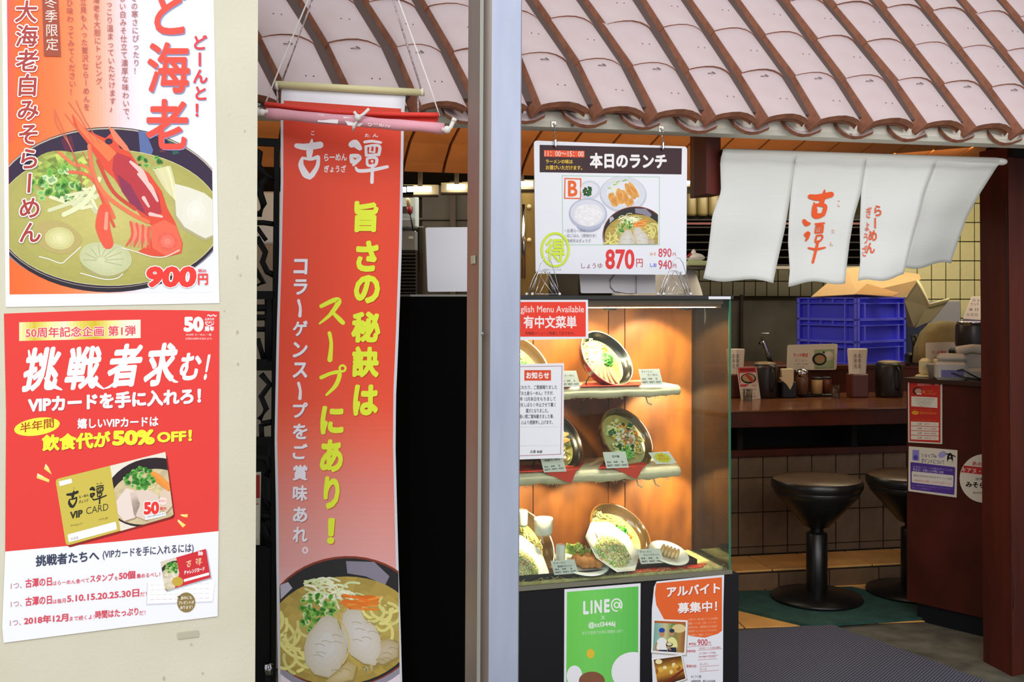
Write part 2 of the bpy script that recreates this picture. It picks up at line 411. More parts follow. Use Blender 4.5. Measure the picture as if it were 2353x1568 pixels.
def logo(p, c, L, x, y, h, furi=True, mid=True):
    """brush-written shop name laid across: left glyph, small kana, right glyph; h = height of the block"""
    k = h / 100.0; q = lambda a, b: (x + a * k, y + b * k)
    B = lambda pts, w_: p.brush([q(*t) for t in pts], [t * k for t in w_], c, L, 5)
    B([(6, 14), (30, 17), (64, 12)], [12, 17, 17]); B([(44, -2), (42, 12), (38, 30)], [3, 12, 17]); B([(38, 30), (37, 46)], [17, 10])
    B([(20, 44), (40, 47), (58, 42)], [6, 8, 10]); B([(20, 44), (17, 62), (28, 84), (38, 91)], [6, 14, 18, 12]); B([(60, 42), (58, 62), (50, 78), (38, 92)], [8, 10, 12, 12]); B([(28, 88), (38, 93), (48, 86)], [8, 9, 8])
    X = 142
    B([(X, 11), (X + 9, 9), (X + 20, 20)], [16, 20, 12]); B([(X - 2, 38), (X + 14, 40), (X + 18, 46), (X + 4, 62)], [7, 12, 12, 6]); B([(X + 2, 52), (X - 3, 42)], [14, 6])
    B([(X + 32, 5), (X + 50, 3), (X + 72, 6)], [7, 7, 6]); B([(X + 35, 16), (X + 36, 38)], [7, 7]); B([(X + 35, 16), (X + 52, 13), (X + 69, 16), (X + 67, 36)], [6, 6, 8, 8]); B([(X + 36, 38), (X + 66, 36)], [7, 7])
    B([(X + 47, 14), (X + 45, 29)], [5, 5]); B([(X + 57, 14), (X + 56, 30)], [5, 5]); B([(X + 45, 29), (X + 56, 30)], [4, 4])
    B([(X + 38, 46), (X + 52, 43), (X + 62, 47), (X + 58, 62), (X + 40, 62), (X + 38, 46)], [6, 7, 8, 7, 7, 6]); B([(X + 50, 52), (X + 51, 53)], [6, 6])
    B([(X + 10, 68), (X + 18, 76), (X + 50, 74), (X + 88, 66)], [5, 9, 9, 8]); B([(X + 52, 62), (X + 51, 80), (X + 50, 104)], [8, 8, 9])
    if mid:
        p.text('らーめん', x + 74 * k, y + 34 * k, x + 130 * k, y + 52 * k, c, L, .03, sl=-.02); p.text('ぎょうざ', x + 74 * k, y + 62 * k, x + 128 * k, y + 80 * k, c, L, .03)
    if furi:
        p.text('こ', x + 42 * k, y - 22 * k, x + 50 * k, y - 12 * k, c, L, .03); p.text('た ん', x + (X + 32) * k, y - 16 * k, x + (X + 66) * k, y - 7 * k, c, L, .03)
# ================================================================ the setting
TH = 16.7; FO = (0.6426, 3.2)
FAC = Sf(FO, TH); U = FAC.a.copy(); V = -FAC.n
def fac(d): return FAC.back(d)
def loc(s, d, z): return Vector((FO[0], FO[1], 0)) - U * s + V * d + Vector((0, 0, z))
TR = R(TH)
concrete = mat('concrete', '6f6d5e', .8, noise=.35, scale=9, col2='45443a', bump=.25)
floor = MB().box((0, 3, -.05), (16, 16, .1), concrete).build('floor', kind='structure')
MB().box((0, -1.6, .001), (15, 6.6, .008), mat('pale_bounce', 'c8c4ba', .6, noise=.1, scale=4)).build('bounce_slab', floor)  # unseen pale slab added to bounce light up under the eave
grout = mat('dark_grout', '4a3a26', .9); ftile = mat('floor_tile', 'eeb868', .45, noise=.12, scale=6, col2='d49c54')
ta = R(6.6); tu = Vector((math.cos(ta), math.sin(ta), 0)); tv = Vector((-math.sin(ta), math.cos(ta), 0))
t0 = Zp(1702, 1447, 0)
MB().box(t0 + tu * .2 + tv * 2.4 + Vector((0, 0, -.003)), (7, 4.8, .01), grout, rz=ta).build('grout_bed', floor)
for i in range(-10, 8):
    for j in range(0, 4):
        if j > 2 and i < -2: continue
        c = t0 + tu * (.3 * i + .17) + tv * (.3 * j + .15) + Vector((0, 0, .001))
        MB().box(c, (.294, .294, .012), ftile, rz=ta, bev=.003).build('floor_tile', floor)

# left pillar wall with the posters
WL = Sf(((250 - CX) / F * 1.95, 1.95), 24.9)
plaster = mat('cream_plaster', 'd2cfb9', .7, noise=.07, scale=3.5, col2='c6c2aa', bump=.06, bscale=180)
tp = [WL.p(-700, HY), WL.p(590, HY)]
def colm(pts, z0, z1, m, lean=0):
    n = len(pts); v = [Vector((x + lean * (z - EYE), y, z)) for z in (z0, z1) for x, y in pts]
    return v, [tuple(range(n))[::-1], tuple(range(n, 2 * n))] + [(i, (i + 1) % n, n + (i + 1) % n, n + i) for i in range(n)]
a, b_ = tp; nb = -WL.n * .16
v, f = colm([(a.x, a.y), (b_.x, b_.y), (b_.x + nb.x, b_.y + nb.y), (a.x + nb.x, a.y + nb.y)], 0, 3.2, plaster, .0042)
wall_left = MB().faces(v, f, plaster).build('wall_left', kind='structure')
stain = mat('grey_scuff', 'b3ae98', .8)
for i in range(12):
    x = random.uniform(505, 575) if i < 8 else random.uniform(40, 560); y = random.uniform(60, 1400) if i < 8 else random.uniform(1470, 1560)
    if 7 < i and y < 1480 + (500 - x) * .0: continue
    l = random.uniform(1.5, 4)
    MB().faces([WL.p(x + l * c * random.uniform(.6, 1.2), y + l * 1.4 * s_, .0006) for c, s_ in ((1, 0), (.5, .8), (-.3, .9), (-1, .1), (-.5, -.7), (.4, -.9))], [tuple(range(6))], stain).build('scuff_mark', wall_left)
sheet(WL, [(408, 1456), (456, 1450), (457, 1464), (409, 1470)], mat('old_tape', 'b5b19a', .3), wall_left, 'tape_residue', .0006, .001)

# steel door post in the foreground
steel = mat('brushed_steel', 'b4bccf', .5, metal=.5, noise=.08, scale=14, col2='98a2b6', stretch=(1, 1, .15), bump=.03, bscale=60)
steeld = mat('steel_brown_reflection', 'a89c92', .45, metal=.6, noise=.1, scale=5, col2='8c7c70', stretch=(1, 1, .2))  # brown of the reflected interior is put into this steel's colour
steelm = mat('steel_bead', 'a9aaa2', .4, metal=.6)
def pc(px, Y): return ((px - CX) / F * Y, Y)
post = thing('steel_post', 'tall brushed steel door post in front, between red banner and food case', 'post', Vector((pc(1135, 2.12)[0], 2.12, 0)))
LEAN = .0051
for nm, pts, m in (('front_face', [pc(1127, 2.085), pc(1194, 2.105), pc(1196, 2.2), pc(1127, 2.2)], steel),
                   ('glazing_bead', [pc(1100, 2.08), pc(1108, 2.085), pc(1108, 2.2), pc(1100, 2.2)], steelm),
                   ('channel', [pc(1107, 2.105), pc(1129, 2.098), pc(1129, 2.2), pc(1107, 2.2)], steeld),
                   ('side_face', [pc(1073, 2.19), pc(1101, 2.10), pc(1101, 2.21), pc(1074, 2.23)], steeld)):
    v, f = colm(pts, 0, 3.2, m, LEAN); MB().faces(v, f, m).build(nm, post)
q = P(1108, 767, 2.1)
MB().lathe([(0, .004), (.004, .004), (.005, 0)], mat('screw_metal', '77787a', .35, metal=.8), Matrix.Translation(q + Vector((0, -.012, 0))) @ Matrix.Rotation(R(90), 4, 'X'), 10).build('screw', post)
MB().box(P(1116, 1198, 2.12), (.007, .004, .028), mat('slot_dark', '111111', .7)).build('latch_slot', post)
MB().box(P(1087, 597, 2.138), (.034, .002, .016), mat('label_cream', 'a9a58a', .6), rz=math.atan2(-.09, .024)).build('label_strip', post)

# ---------------------------------------------------------------- tiled roof
glaze = mat('tile_glaze', 'd3c1c0', .5, noise=.1, scale=5, col2='c6b0ae', bump=.04, bscale=50)
terra = mat('terracotta', 'a0684c', .75, noise=.3, scale=30, col2='7d4c36', bump=.1)
dark = mat('dark_hole', '4c3c3c', .9)
lev0 = [(383, 212), (530, 224), (676, 235), (822, 240), (970, 243), (1106, 245), (1244, 243), (1388, 252), (1514, 261), (1647, 266), (1768, 271), (1889, 276), (2010, 281), (2132, 286), (2243, 292), (2353, 298), (2460, 304), (2567, 310), (2672, 316)]
lev1 = [(293, 62), (449, 73), (603, 83), (756, 96), (913, 105), (1043, 116), (1200, 124), (1333, 138), (1457, 148), (1585, 158), (1706, 166), (1828, 171), (1946, 178), (2065, 183), (2171, 190), (2282, 198), (2385, 205), (2488, 212), (2590, 219)]
lev2 = [(225, -48), (380, -36), (536, -22), (693, -8), (849, 2), (985, 12), (1135, 25), (1267, 40), (1393, 54), (1526, 60), (1642, 69), (1761, 77), (1880, 87), (1993, 94), (2104, 101), (2213, 108), (2315, 115), (2416, 122), (2516, 129)]
lev3 = [(x2 + (x2 - x1) * .97, y2 + (y2 - y1) * .95) for (x1, y1), (x2, y2) in zip(lev1, lev2)]
lev4 = [(x2 + (x2 - x1) * .97, y2 + (y2 - y1) * .95) for (x1, y1), (x2, y2) in zip(lev2, lev3)]
lev5 = [(x2 + (x2 - x1) * .97, y2 + (y2 - y1) * .95) for (x1, y1), (x2, y2) in zip(lev3, lev4)]
E0 = FAC.p(1244, 243, -.02); pit = R(50)
rn = (-V * math.sin(pit) + Vector((0, 0, math.cos(pit)))).normalized()      # outward roof normal
def roofp(px, py):
    d = Vector(((px - CX) / F, 1, -(py - HY) / F)); c = Vector((0, 0, EYE)); t = (E0 - c).dot(rn) / d.dot(rn); return c + d * t
G = [[roofp(*q) for q in L_] for L_ in (lev0, lev1, lev2, lev3, lev4, lev5)]
roof = sroot('roof', E0)
def bil(A, B, C, D, t, v): return (A * (1 - t) + B * t) * (1 - v) + (C * (1 - t) + D * t) * v
for r_ in range(5):
    for c_ in range(len(lev0) - 1):
        A, B, C, D = G[r_][c_], G[r_][c_ + 1], G[r_ + 1][c_], G[r_ + 1][c_ + 1]
        if r_ > 3 and c_ < 3: continue
        W_ = (B - A).length; k = W_ / .165; jt = [random.uniform(-.012, .012) for _ in range(3)]
        def pt(t, h, v_): return bil(A, B, C, D, t + jt[0] * (1 - v_) + jt[1] * v_, v_) + rn * ((h - .036 + (LIFT + jt[2] * .1) * (1 - v_)) * k)
        TK = .017 if r_ == 0 else .004; LIFT = .006 if r_ == 0 else .004
        top = [(-.125, -.012), (-.12, -.006), (-.012, .032), (.0, .0345), (.1, .041), (.25, .047), (.4, .049), (.55, .045), (.68, .036), (.76, .027)]
        bot = [(.755, .027 - TK), (.67, .036 - TK), (.54, .045 - TK), (.4, .049 - TK), (.25, .047 - TK), (.1, .041 - TK), (.02, .034 - TK), (-.005, .028 - TK), (-.10, -.014)]
        mb = MB(); nt_ = len(top); V0, V1 = (0, 1.1) if r_ == 0 else (-.02, 1.1)
        rows = [(V0, 0), (1.0, 0), (V1, -.006)]
        vs_ = []; 
        for vv, dh in rows:
            vs_ += [pt(t, h + dh, vv) for t, h in top]
        for j in range(2):
            mb.faces(vs_[j * nt_:(j + 2) * nt_], [(i, i + 1, nt_ + i + 1, nt_ + i) for i in range(2, nt_ - 1)], glaze, True)
            mb.faces(vs_[j * nt_:(j + 2) * nt_], [(i, i + 1, nt_ + i + 1, nt_ + i) for i in range(0, 2)], terra)
        fr = [pt(t, h, V0) for t, h in top + bot]; n_ = len(fr); bk = [pt(t, h - .006, V1) for t, h in top + bot]
        mb.faces(fr, [tuple(range(n_))], terra)
        mb.faces(fr + bk, [(i, (i + 1) % n_, n_ + (i + 1) % n_, n_ + i) for i in range(nt_ - 1, n_)], terra)
        for tt in (.34, .46):
            q = [pt(tt + .011 * math.cos(a_), .0500 - abs(tt - .4) * .01, (.33 if r_ == 0 else .42) + .011 * math.sin(a_)) for a_ in [i * 1.0472 for i in range(6)]]
            mb.faces(q, [tuple(range(6))], dark)
        if r_ == 0:
            mb.tube([pt(.24, .048, .84), pt(.3, .053, .82), pt(.37, .051, .83), pt(.33, .05, .87)], .0014, mat('clip_wire', '9a8a86', .5, metal=.5), 5)
        mb.build('cover_tile', roof)
        if r_ == 0:      # second layer under the eave tile
            m2 = MB(); t2 = [(t * .94 + .03, h - .016) for t, h in top[2:]]; b2 = [(t * .94 + .03, h - .014) for t, h in bot[:-2]]
            f1 = [pt(t, h, .035) for t, h in t2 + b2]; f2 = [pt(t, h, .3) for t, h in t2 + b2]; n_ = len(f1)
            m2.faces(f1 + f2, [tuple(range(n_))] + [(i, (i + 1) % n_, n_ + (i + 1) % n_, n_ + i) for i in range(n_)], terra); m2.build('under_tile', roof)
        pan = MB(); pp = [(.42, .004), (.56, -.012), (.7, -.022), (.82, -.025), (.96, -.022), (1.12, -.004)]; pb = [(t, h - .012) for t, h in pp[::-1]]
        f1 = [pt(t, h, .015 if r_ == 0 else -.02) for t, h in pp + pb]; f2 = [pt(t, h - .012, 1.08) for t, h in pp + pb]; n_ = len(f1)
        pan.faces(f1 + f2, [tuple(range(n_))] + [(i, (i + 1) % n_, n_ + (i + 1) % n_, n_ + i) for i in range(6, n_)], terra)
        pan.faces(f1 + f2, [(i, i + 1, n_ + i + 1, n_ + i) for i in range(5)], glaze); pan.build('pan_tile', roof)
mb = MB(); A, B, C, D = G[0][0], G[0][-1], G[5][0], G[5][-1]
o_ = -rn * .02; mb.prism([A + o_ + (C - A) * .05, B + o_ + (D - B) * .05, D + o_, C + o_], -rn * .03, mat('roof_board', '5c4a44', .8)); mb.build('roof_deck', roof)

# white gutter beam under the tiles
beamm = mat('white_paint', 'f0eee2', .6, noise=.06, scale=6, col2='dedac8')
BF = Sf.two(1200, 3.11, 2353, 3.585)
def extr(sf0, prof, pxa, pxb, m, name, parent=None, zs=0, **tg):
    """profile [(depth behind sf0, z)] swept along the facade between two sight lines"""
    A_ = []; B_ = []
    for d, z in prof:
        s_ = sf0.back(d)
        for px, T in ((pxa, A_), (pxb, B_)):
            q = s_.p(px, HY); T.append(Vector((q.x, q.y, z + zs * (px - 1200) / 1153)))
    n = len(prof)
    return MB().faces(A_ + B_, [tuple(range(n))[::-1], tuple(range(n, 2 * n))] + [(i, (i + 1) % n, n + (i + 1) % n, n + i) for i in range(n)], m).build(name, parent, **tg)
zb = BF.p(1200, 287).z
zt = BF.p(1200, 262).z
beam = extr(BF, [(-.0, zb + .015), (.0, zt + .01), (.02, zt + .035), (.09, zt + .05), (.09, zb), (.012, zb)], 520, 2700, beamm, 'trim_1', zs=.012, kind='structure')
for px, py in ((1315, 289), (1955, 310), (2128, 313)):
    q = BF.p(px, py, .003); MB().ball(q, .005, mat('bolt_grey', '8a8370', .6), seg=6, rings=4).build('bolt', beam)

# vaulted ceiling of orange boards behind the beam
board = mat('orange_board', 'b98450', .6, noise=.25, scale=4, col2='94643a', stretch=(1, 1, 1), bump=.05)
batten = mat('dark_batten', '4a2410', .7)
ceil = sroot('ceiling', (0, 4, 2.2))
prof = []
for i in range(9):
    t = i / 8; dd = .1 + 1.45 * math.sin(t * math.pi / 2); prof.append((dd, 1.985 + .26 * t - (.0 if t < .55 else (t - .55) ** 2 * 1.0)))
prof = [(.1, 1.99), (.3, 2.08), (.55, 2.14), (.8, 2.165), (1.05, 2.155), (1.25, 2.12), (1.42, 2.065), (1.52, 2.0), (1.56, 1.965)]
step = .17
for i in range(-9, 19):
    s0 = -i * step; s1 = s0 + step - .012
    mb = MB(); vv = []
    for d, z in prof: 
        sk = -.12 * d
        vv += [loc(s0 + sk * 0, d, z), loc(s1 + sk * 0, d, z), loc(s1, d, z + .015), loc(s0, d, z + .015)]
    n = len(prof)
    for k in range(n - 1):
        a4 = 4 * k; mb.faces([vv[a4 + j] for j in range(8)], [(0, 1, 5, 4), (1, 2, 6, 5), (2, 3, 7, 6), (3, 0, 4, 7)], board)
    mb.build('ceiling_board', ceil)
mb = MB()
for k in range(len(prof) - 1):
    (d0, z0), (d1, z1) = prof[k], prof[k + 1]
    mb.faces([loc(2.2, d0, z0 + .016), loc(-3.6, d0, z0 + .016), loc(-3.6, d1, z1 + .016), loc(2.2, d1, z1 + .016)], [(0, 1, 2, 3)], batten)
mb.build('ceiling_backing', ceil)
mb = MB(); d0, z0 = .62, 2.138
mb.tube([loc(2.0, d0, z0), loc(1.2, d0, z0 + .004), loc(.2, d0, z0), loc(-2.0, d0, z0), loc(-3.0, d0, z0)], .008, batten, 6); mb.build('cross_rib', ceil)
# flat kitchen ceiling and shell behind
shell = mat('kitchen_shell', '6e6350', .8, noise=.1, scale=5)
MB().faces([loc(2.4, 1.5, 2.30), loc(-3.8, 1.5, 2.30), loc(-3.8, 6.6, 2.30), loc(2.4, 6.6, 2.30)], [(0, 1, 2, 3)], shell).faces([loc(2.4, 1.56, 1.965), loc(-3.8, 1.56, 1.965), loc(-3.8, 1.56, 2.3), loc(2.4, 1.56, 2.3)], [(0, 1, 2, 3)], mat('fascia_brown', '4a2a18', .7)).build('kitchen_ceiling', ceil)
MB().box(loc(-.6, 6.6, 1.15), (7.2, .08, 2.3), shell, rz=TR).build('wall_back', kind='structure')
MB().box(loc(2.4, 3.6, 1.15), (.08, 6.2, 2.3), shell, rz=TR).build('wall_west', kind='structure')  # unseen side walls, added to stop outside light leaking in
MB().box(loc(-3.9, 3.3, 1.15), (.08, 6.6, 2.3), shell, rz=TR).build('wall_right', kind='structure')

# ================================================================ posters on the left wall
def poster(sf, name, label, cat, pts, paper, group=None, off=.0016, th=.0012):
    t = thing(name, label, cat, base_of(sf, pts), group)
    sheet(sf, pts, paper, t, 'sheet', th, off)
    s2 = sf.back(-(off + .0002)); return t, Print(s2)
PP = [(4, -90), (489, -90), (504, 697), (13, 706)]
t, p = poster(WL, 'menu_poster', 'glossy 900 yen ramen poster with a big red prawn, upper on the cream wall', 'poster', PP, PAPER)
p.strips([(15, -90), (480, -90), (492, 672), (22, 677)], ['ff6a30', 'ff7038', 'ff7840', 'ff8a58', 'fda888', 'eccfd0', 'e2e6f0', 'e6ebf2', 'e8ecf4', 'e8ecf4'], 0, 60)
p.strips([(15, -90), (60, -90), (62, 300), (20, 330)], ['ff5a50', 'ff6a2c', 'ff7038'], .5, 12)
p.poly([(300, 560), (492, 560), (492, 672), (395, 674)], 'e6eaf3', .4)
p.clip = [(17, -80), (482, -80), (491, 672), (22, 677)]
p.ell(248, 500, 272, 168, 1, '8f8da0', 1, 60); p.ell(250, 482, 274, 190, 0, '2c2630', 2, 60); p.ell(250, 478, 272, 184, 0, 'b8ae9a', 2.5, 60); p.ell(250, 479, 269, 182, 0, '33243c', 3, 60)
p.poly([(318, 300), (335, 304), (352, 345), (345, 365), (322, 350)], '5a6c9c', 4); p.poly([(362, 310), (372, 314), (380, 350), (368, 350)], '6c2c3c', 4); p.poly([(140, 320), (165, 312), (172, 345), (150, 350)], '5c2440', 4); p.poly([(385, 322), (400, 328), (412, 352), (398, 356)], '2c5c50', 4)
p.ell(250, 500, 258, 156, 1, 'ccc274', 4.5, 80, var=.012, rings=14, col2='a8a458')
p.ell(250, 500, 259, 157, 1, 'e4dfb0', 4.2, 64)
p.ell(140, 395, 75, 50, -10, '6c9a3c', 5, 30, var=.22, rings=7, col2='b4b85c', wob=.05)
rings_(p, 130, 425, 60, 42, 46, 6, ('7fb84c', 'a8d07c', '4f9038', 'd4e4b0'), r=11); rings_(p, 340, 375, 40, 18, 16, 6, ('6fb04c', 'a8d07c', '3f7a38'), r=7)
for i in range(9): p.brush([(random.uniform(105, 200), random.uniform(452, 500)), (random.uniform(170, 215), random.uniform(430, 480)), (random.uniform(205, 235), random.uniform(400, 500))], random.uniform(6, 11), vary(h2('d8dcae'), .08), 7, 6)
p.poly([(398, 425), (430, 432), (470, 448), (495, 470), (495, 545), (470, 554), (452, 545), (420, 528), (402, 500)], 'b0a880', 7)
p.poly([(400, 422), (432, 430), (470, 444), (495, 464), (495, 538), (472, 548), (455, 540), (424, 522), (405, 495)], 'dfddca', 8); p.ell(450, 485, 35, 34, 30, 'ebe9dc', 8.5, 20, var=.008, rings=3, col2='dfddca', wob=.06)
for x0 in range(8): p.brush([(355 + x0 * 5, 390 - x0), (372 + x0 * 4, 420), (385 + x0 * 3, 440 + x0 * 3)], 5, vary(h2('e0dca8'), .08), 7.5, 4)
def prawn(p, L, X=lambda x, y: (x, y)):
    q = lambda l: [X(*t) for t in l]
    p.poly(q([(165, 262), (200, 300), (242, 318), (262, 300), (275, 340), (300, 352), (322, 385), (342, 398), (372, 440), (385, 480), (402, 510), (420, 560), (417, 582), (385, 590), (345, 588), (318, 578), (345, 560), (350, 520), (322, 495), (290, 450), (262, 410), (235, 385), (205, 335), (172, 292)]), 'dc5038', L)
    p.poly(q([(262, 348), (300, 362), (335, 405), (365, 450), (372, 490), (340, 498), (300, 470), (272, 425), (258, 390)]), 'b83a40', L + .5)
    p.poly(q([(270, 400), (300, 425), (325, 470), (335, 492), (305, 475), (280, 440)]), '8c3450', L + 1)
    for a in ([(300, 372), (325, 395), (340, 420)], [(318, 400), (345, 430), (362, 462)], [(330, 455), (342, 475)], [(345, 492), (372, 498)]): p.brush(q(a), [6, 12, 5][:len(a)] if len(a) == 3 else [9, 5], 'f0c0b8', L + 1.3, 5)
    p.poly(q([(170, 268), (200, 302), (245, 330), (268, 352), (250, 372), (215, 335), (180, 295)]), 'f07848', L + .8); p.poly(q([(248, 290), (262, 298), (292, 335), (300, 350), (285, 345), (262, 322)]), 'e88060', L + .8)
    p.ell(*X(250, 325), 9, 7, 0, '3c2440', L + 2, 12)
    p.poly(q([(345, 520), (378, 505), (405, 520), (418, 560), (415, 580), (380, 588), (350, 570)]), 'e86a50', L + 1); p.ell(*X(385, 555), 24, 22, 20, 'f08a78', L + 1.4, 16, var=.02, rings=3, col2='e05c48')
    for i, a in enumerate(([(205, 335), (215, 400), (245, 450), (300, 490), (340, 510)], [(225, 370), (260, 440), (310, 480)], [(160, 395), (205, 405), (240, 455), (262, 500)], [(135, 350), (170, 378), (200, 385), (230, 430)], [(215, 410), (240, 470), (262, 520)])): p.brush(q(a), 9 - i * .6, ('f07850', 'c84c38', 'e86c4c', 'e87c50', 'd85840')[i], L + 1.5, 6)
    p.brush(q([(240, 480), (236, 520), (248, 560)]), [26, 34, 26], 'e45c44', L + 1.6, 8); p.brush(q([(245, 490), (243, 525)]), [7, 9], 'f49a84', L + 1.9)
    for i in range(7): p.brush(q([(300 + i * 7, 510 + i * 2), (305 + i * 6, 540), (290 + i * 9, 565 + i)]), [5, 8, 3], ('e06048', 'f08c70')[i % 2], L + 1.2, 5)
    for a in ([(125, 252), (150, 310), (185, 390)], [(125, 262), (132, 290), (165, 345), (190, 430)], [(158, 235), (190, 280), (215, 330)], [(175, 232), (195, 275), (230, 330)], [(150, 262), (165, 282), (195, 320)], [(190, 350), (205, 380), (225, 440)]): p.brush(q(a), 2.2, 'c86c50', L + 2.2, 6)
prawn(p, 9)
p.ell(133, 545, 55, 36, 10, 'b8a868', 7, 24, wob=.07); p.ell(137, 548, 34, 26, 5, 'e4e2ae', 8, 20, var=.01, rings=4, col2='c8c480')
p.brush([(90, 590), (110, 595), (140, 605), (155, 595), (185, 568)], 2, 'f4f4ec', 8.5, 6)
p.ell(242, 598, 58, 42, 5, 'a8a468', 7, 26); p.ell(243, 594, 58, 40, 5, 'd4d8ac', 8, 26, var=.01, rings=5, col2='c0c494', wob=.05)
for a in range(9): p.brush([(232 + 10 * math.cos(a * .45 + 3.1), 598 + 8 * math.sin(a * .45 + 3.1)), (238 + 46 * math.cos(a * .45 + 3.1), 596 + 34 * math.sin(a * .45 + 3.1))], 2, 'b4b888', 9.5, 3)
p.brush([(185, 628), (200, 632), (240, 642), (268, 640), (282, 630)], 2, 'f6f6ee', 9.6, 5); p.brush([(280, 570), (310, 578), (350, 590), (380, 590), (412, 575)], 2.2, 'f6e6da', 12, 6)
p.clip = None
p.text('900', 333, 612, 450, 661, 'f03c34', 15, .055, out=('ffffff', .03), it=.08); p.text('円', 455, 629, 478, 655, 'f04a40', 15, .03); p.text('税込', 455, 618, 475, 626, 'd84050', 15, .03)
p.vtext('大海老白みそらーめん', 60, -2, 562, 56, 'a84038', 20, .02, lean=.018, out=('f6eeee', .05), it=.06)
p.poly([(95, -60), (131, -60), (140, 130), (101, 129)], '9c4a34', 14); p.vtext('冬季限定', 116, -12, 118, 32, 'f4dcd0', 15, .0, lean=.035)
p.vtext('どーんと！', 458, 78, 272, 38, 'e84040', 15, .03, lean=.02, shadow=('8c90b8', 1))
p.vtext('ど海老', 391, -40, 352, 108, 'ff5040', 15, .022, lean=-.02, shadow=('8088b8', 2))
for tx, x, y1 in (('冬の寒さにぴったり！', 312, 172), ('優しい白みそ仕立て濃厚な味わいで、', 284, 284), ('ほっこり温まっていただけます♪', 254, 260), ('大海老を大胆にトッピング、', 224, 214), ('帆立貝も入った贅沢ならーめんを', 194, 255), ('ぜひ味わってみてください！', 163, 220)):
    hc = 18.6; n = len(tx); p.vtext(tx, x - 4, y1 - n * hc, y1, 17, 'a85c58', 15, .004, lean=.035)
p.build('printed_picture', t)
PR = [(9, 721), (256, 712), (440, 713), (504, 716), (503, 1150), (500, 1417), (280, 1443), (8, 1478), (5, 1440), (12, 1270), (14, 950)]
t, p = poster(WL, 'campaign_poster', 'red and white VIP card campaign poster, lower of two on the cream wall', 'poster', PR, PAPER)
p.poly([(9, 721), (256, 712), (440, 713), (504, 716), (503, 1150), (502, 1221), (280, 1244), (12, 1268), (14, 950)], 'e2403a', 0)
p.strips([(44, 741), (323, 735), (323, 777), (44, 784)], ['f0f0b8', 'd8c040', 'ecea98', 'f6f4c8', 'e0d060', 'd4b830', 'e8e48c', 'f8f8d0', 'fafad8'], 1, 36)
p.text('50周年記念企画 第1弾', 59, 753, 312, 777, 'e04c58', 3, .02, sl=-.022, out=('f8f0e0', .045))
p.text('50', 422, 728, 468, 763, 'ffffff', 2, .06); p.text('周年', 470, 750, 492, 762, 'ffffff', 2, .04); p.text('心からの', 471, 730, 492, 737, 'ffffff', 2, .03); p.text('ありがとう', 471, 738, 492, 744, 'ffffff', 2, .03); p.brush([(473, 745), (481, 749), (490, 745)], 2, 'ffffff', 2, 4); p.text('〜〜', 476, 722, 498, 729, 'ffffff', 2, .05)
p.text('2018年 らーめん 一筋', 427, 767, 486, 772, 'f8d8d4', 2, .02); p.text('古潭は50周年を迎えます。', 426, 776, 488, 781, 'f8d8d4', 2, .02)
# brush-written headline, bold glyphs thrown into a slant and overlaid with dry strokes
for ch, x0, y0, x1, y1 in (('挑', 50, 800, 142, 902), ('戦', 148, 798, 236, 898), ('者', 244, 792, 330, 893), ('求', 330, 790, 410, 890), ('む', 412, 812, 470, 876), ('！', 471, 815, 488, 874)):
    p.text(ch, x0 - 4, y0, x1 - 14, y1, 'ffffff', 3, .035, sl=-.06, it=.18)
for a, w_ in (([(66, 806), (70, 830)], [4, 8]), ([(104, 870), (125, 888), (142, 896)], [6, 10, 3]), ([(212, 868), (224, 884), (238, 894)], [6, 9, 3]), ([(262, 882), (250, 890), (240, 893)], [6, 5, 2]), ([(318, 806), (324, 796)], [7, 4]), ([(390, 866), (400, 876), (408, 878)], [6, 7, 3])): p.brush(a, w_, 'ffffff', 3.5, 6)
p.text('VIPカードを手に入れろ！', 64, 912, 462, 950, 'ffffff', 3, .05, sl=-.055, shadow=('b84048', 1.6))
p.text('嬉しいVIPカードは', 178, 962, 364, 986, 'ffffff', 3, .03, sl=-.03, shadow=('b84048', 1.2))
p.ell(85, 981, 53, 20, -9, 'f2f246', 2, 30); p.text('半年間', 46, 973, 124, 996, 'b05018', 3, .02, sl=-.17)
p.text('飲食代が', 96, 1000, 254, 1038, 'eeff3c', 3, .05, sl=-.06, shadow=('a83030', 1.6)); p.text('50%', 258, 990, 356, 1025, 'eeff3c', 3, .06, sl=-.03, shadow=('a83030', 1.6)); p.text('OFF！', 361, 992, 441, 1018, 'eeff3c', 3, .045, sl=-.05, shadow=('a83030', 1.4))
for q in ([(105, 1066), (112, 1075), (119, 1091), (101, 1078)], [(86, 1088), (114, 1103), (112, 1109), (84, 1099)], [(414, 1183), (432, 1182), (430, 1190), (418, 1187)], [(409, 1194), (427, 1207), (420, 1213), (408, 1199)]): p.poly(q, 'f0dc70', 2); p.poly([((x + q[0][0]) / 2, (y + q[0][1]) / 2) for x, y in q], 'fbf0b0', 3)
def roundq(q, r, n=4):
    out = []
    for i in range(len(q)):
        a, b, c = q[i - 1], q[i], q[(i + 1) % len(q)]
        la = math.hypot(a[0] - b[0], a[1] - b[1]); lc = math.hypot(c[0] - b[0], c[1] - b[1])
        p0 = (b[0] + (a[0] - b[0]) * r / la, b[1] + (a[1] - b[1]) * r / la); p1 = (b[0] + (c[0] - b[0]) * r / lc, b[1] + (c[1] - b[1]) * r / lc)
        for k in range(n + 1):
            s_ = k / n; out.append(tuple((1 - s_) ** 2 * p0[j] + 2 * s_ * (1 - s_) * b[j] + s_ * s_ * p1[j] for j in (0, 1)))
    return out
card = [(127, 1102), (380, 1039), (399, 1186), (152, 1255)]
p.poly([(x + 4, y + 5) for x, y in roundq(card, 9)], '8c2420', 1.5); p.poly(roundq(card, 9), 'cdbb50', 2)
cl = [(253, 1071), (380, 1039), (399, 1186), (277, 1221)]; p.clip = cl
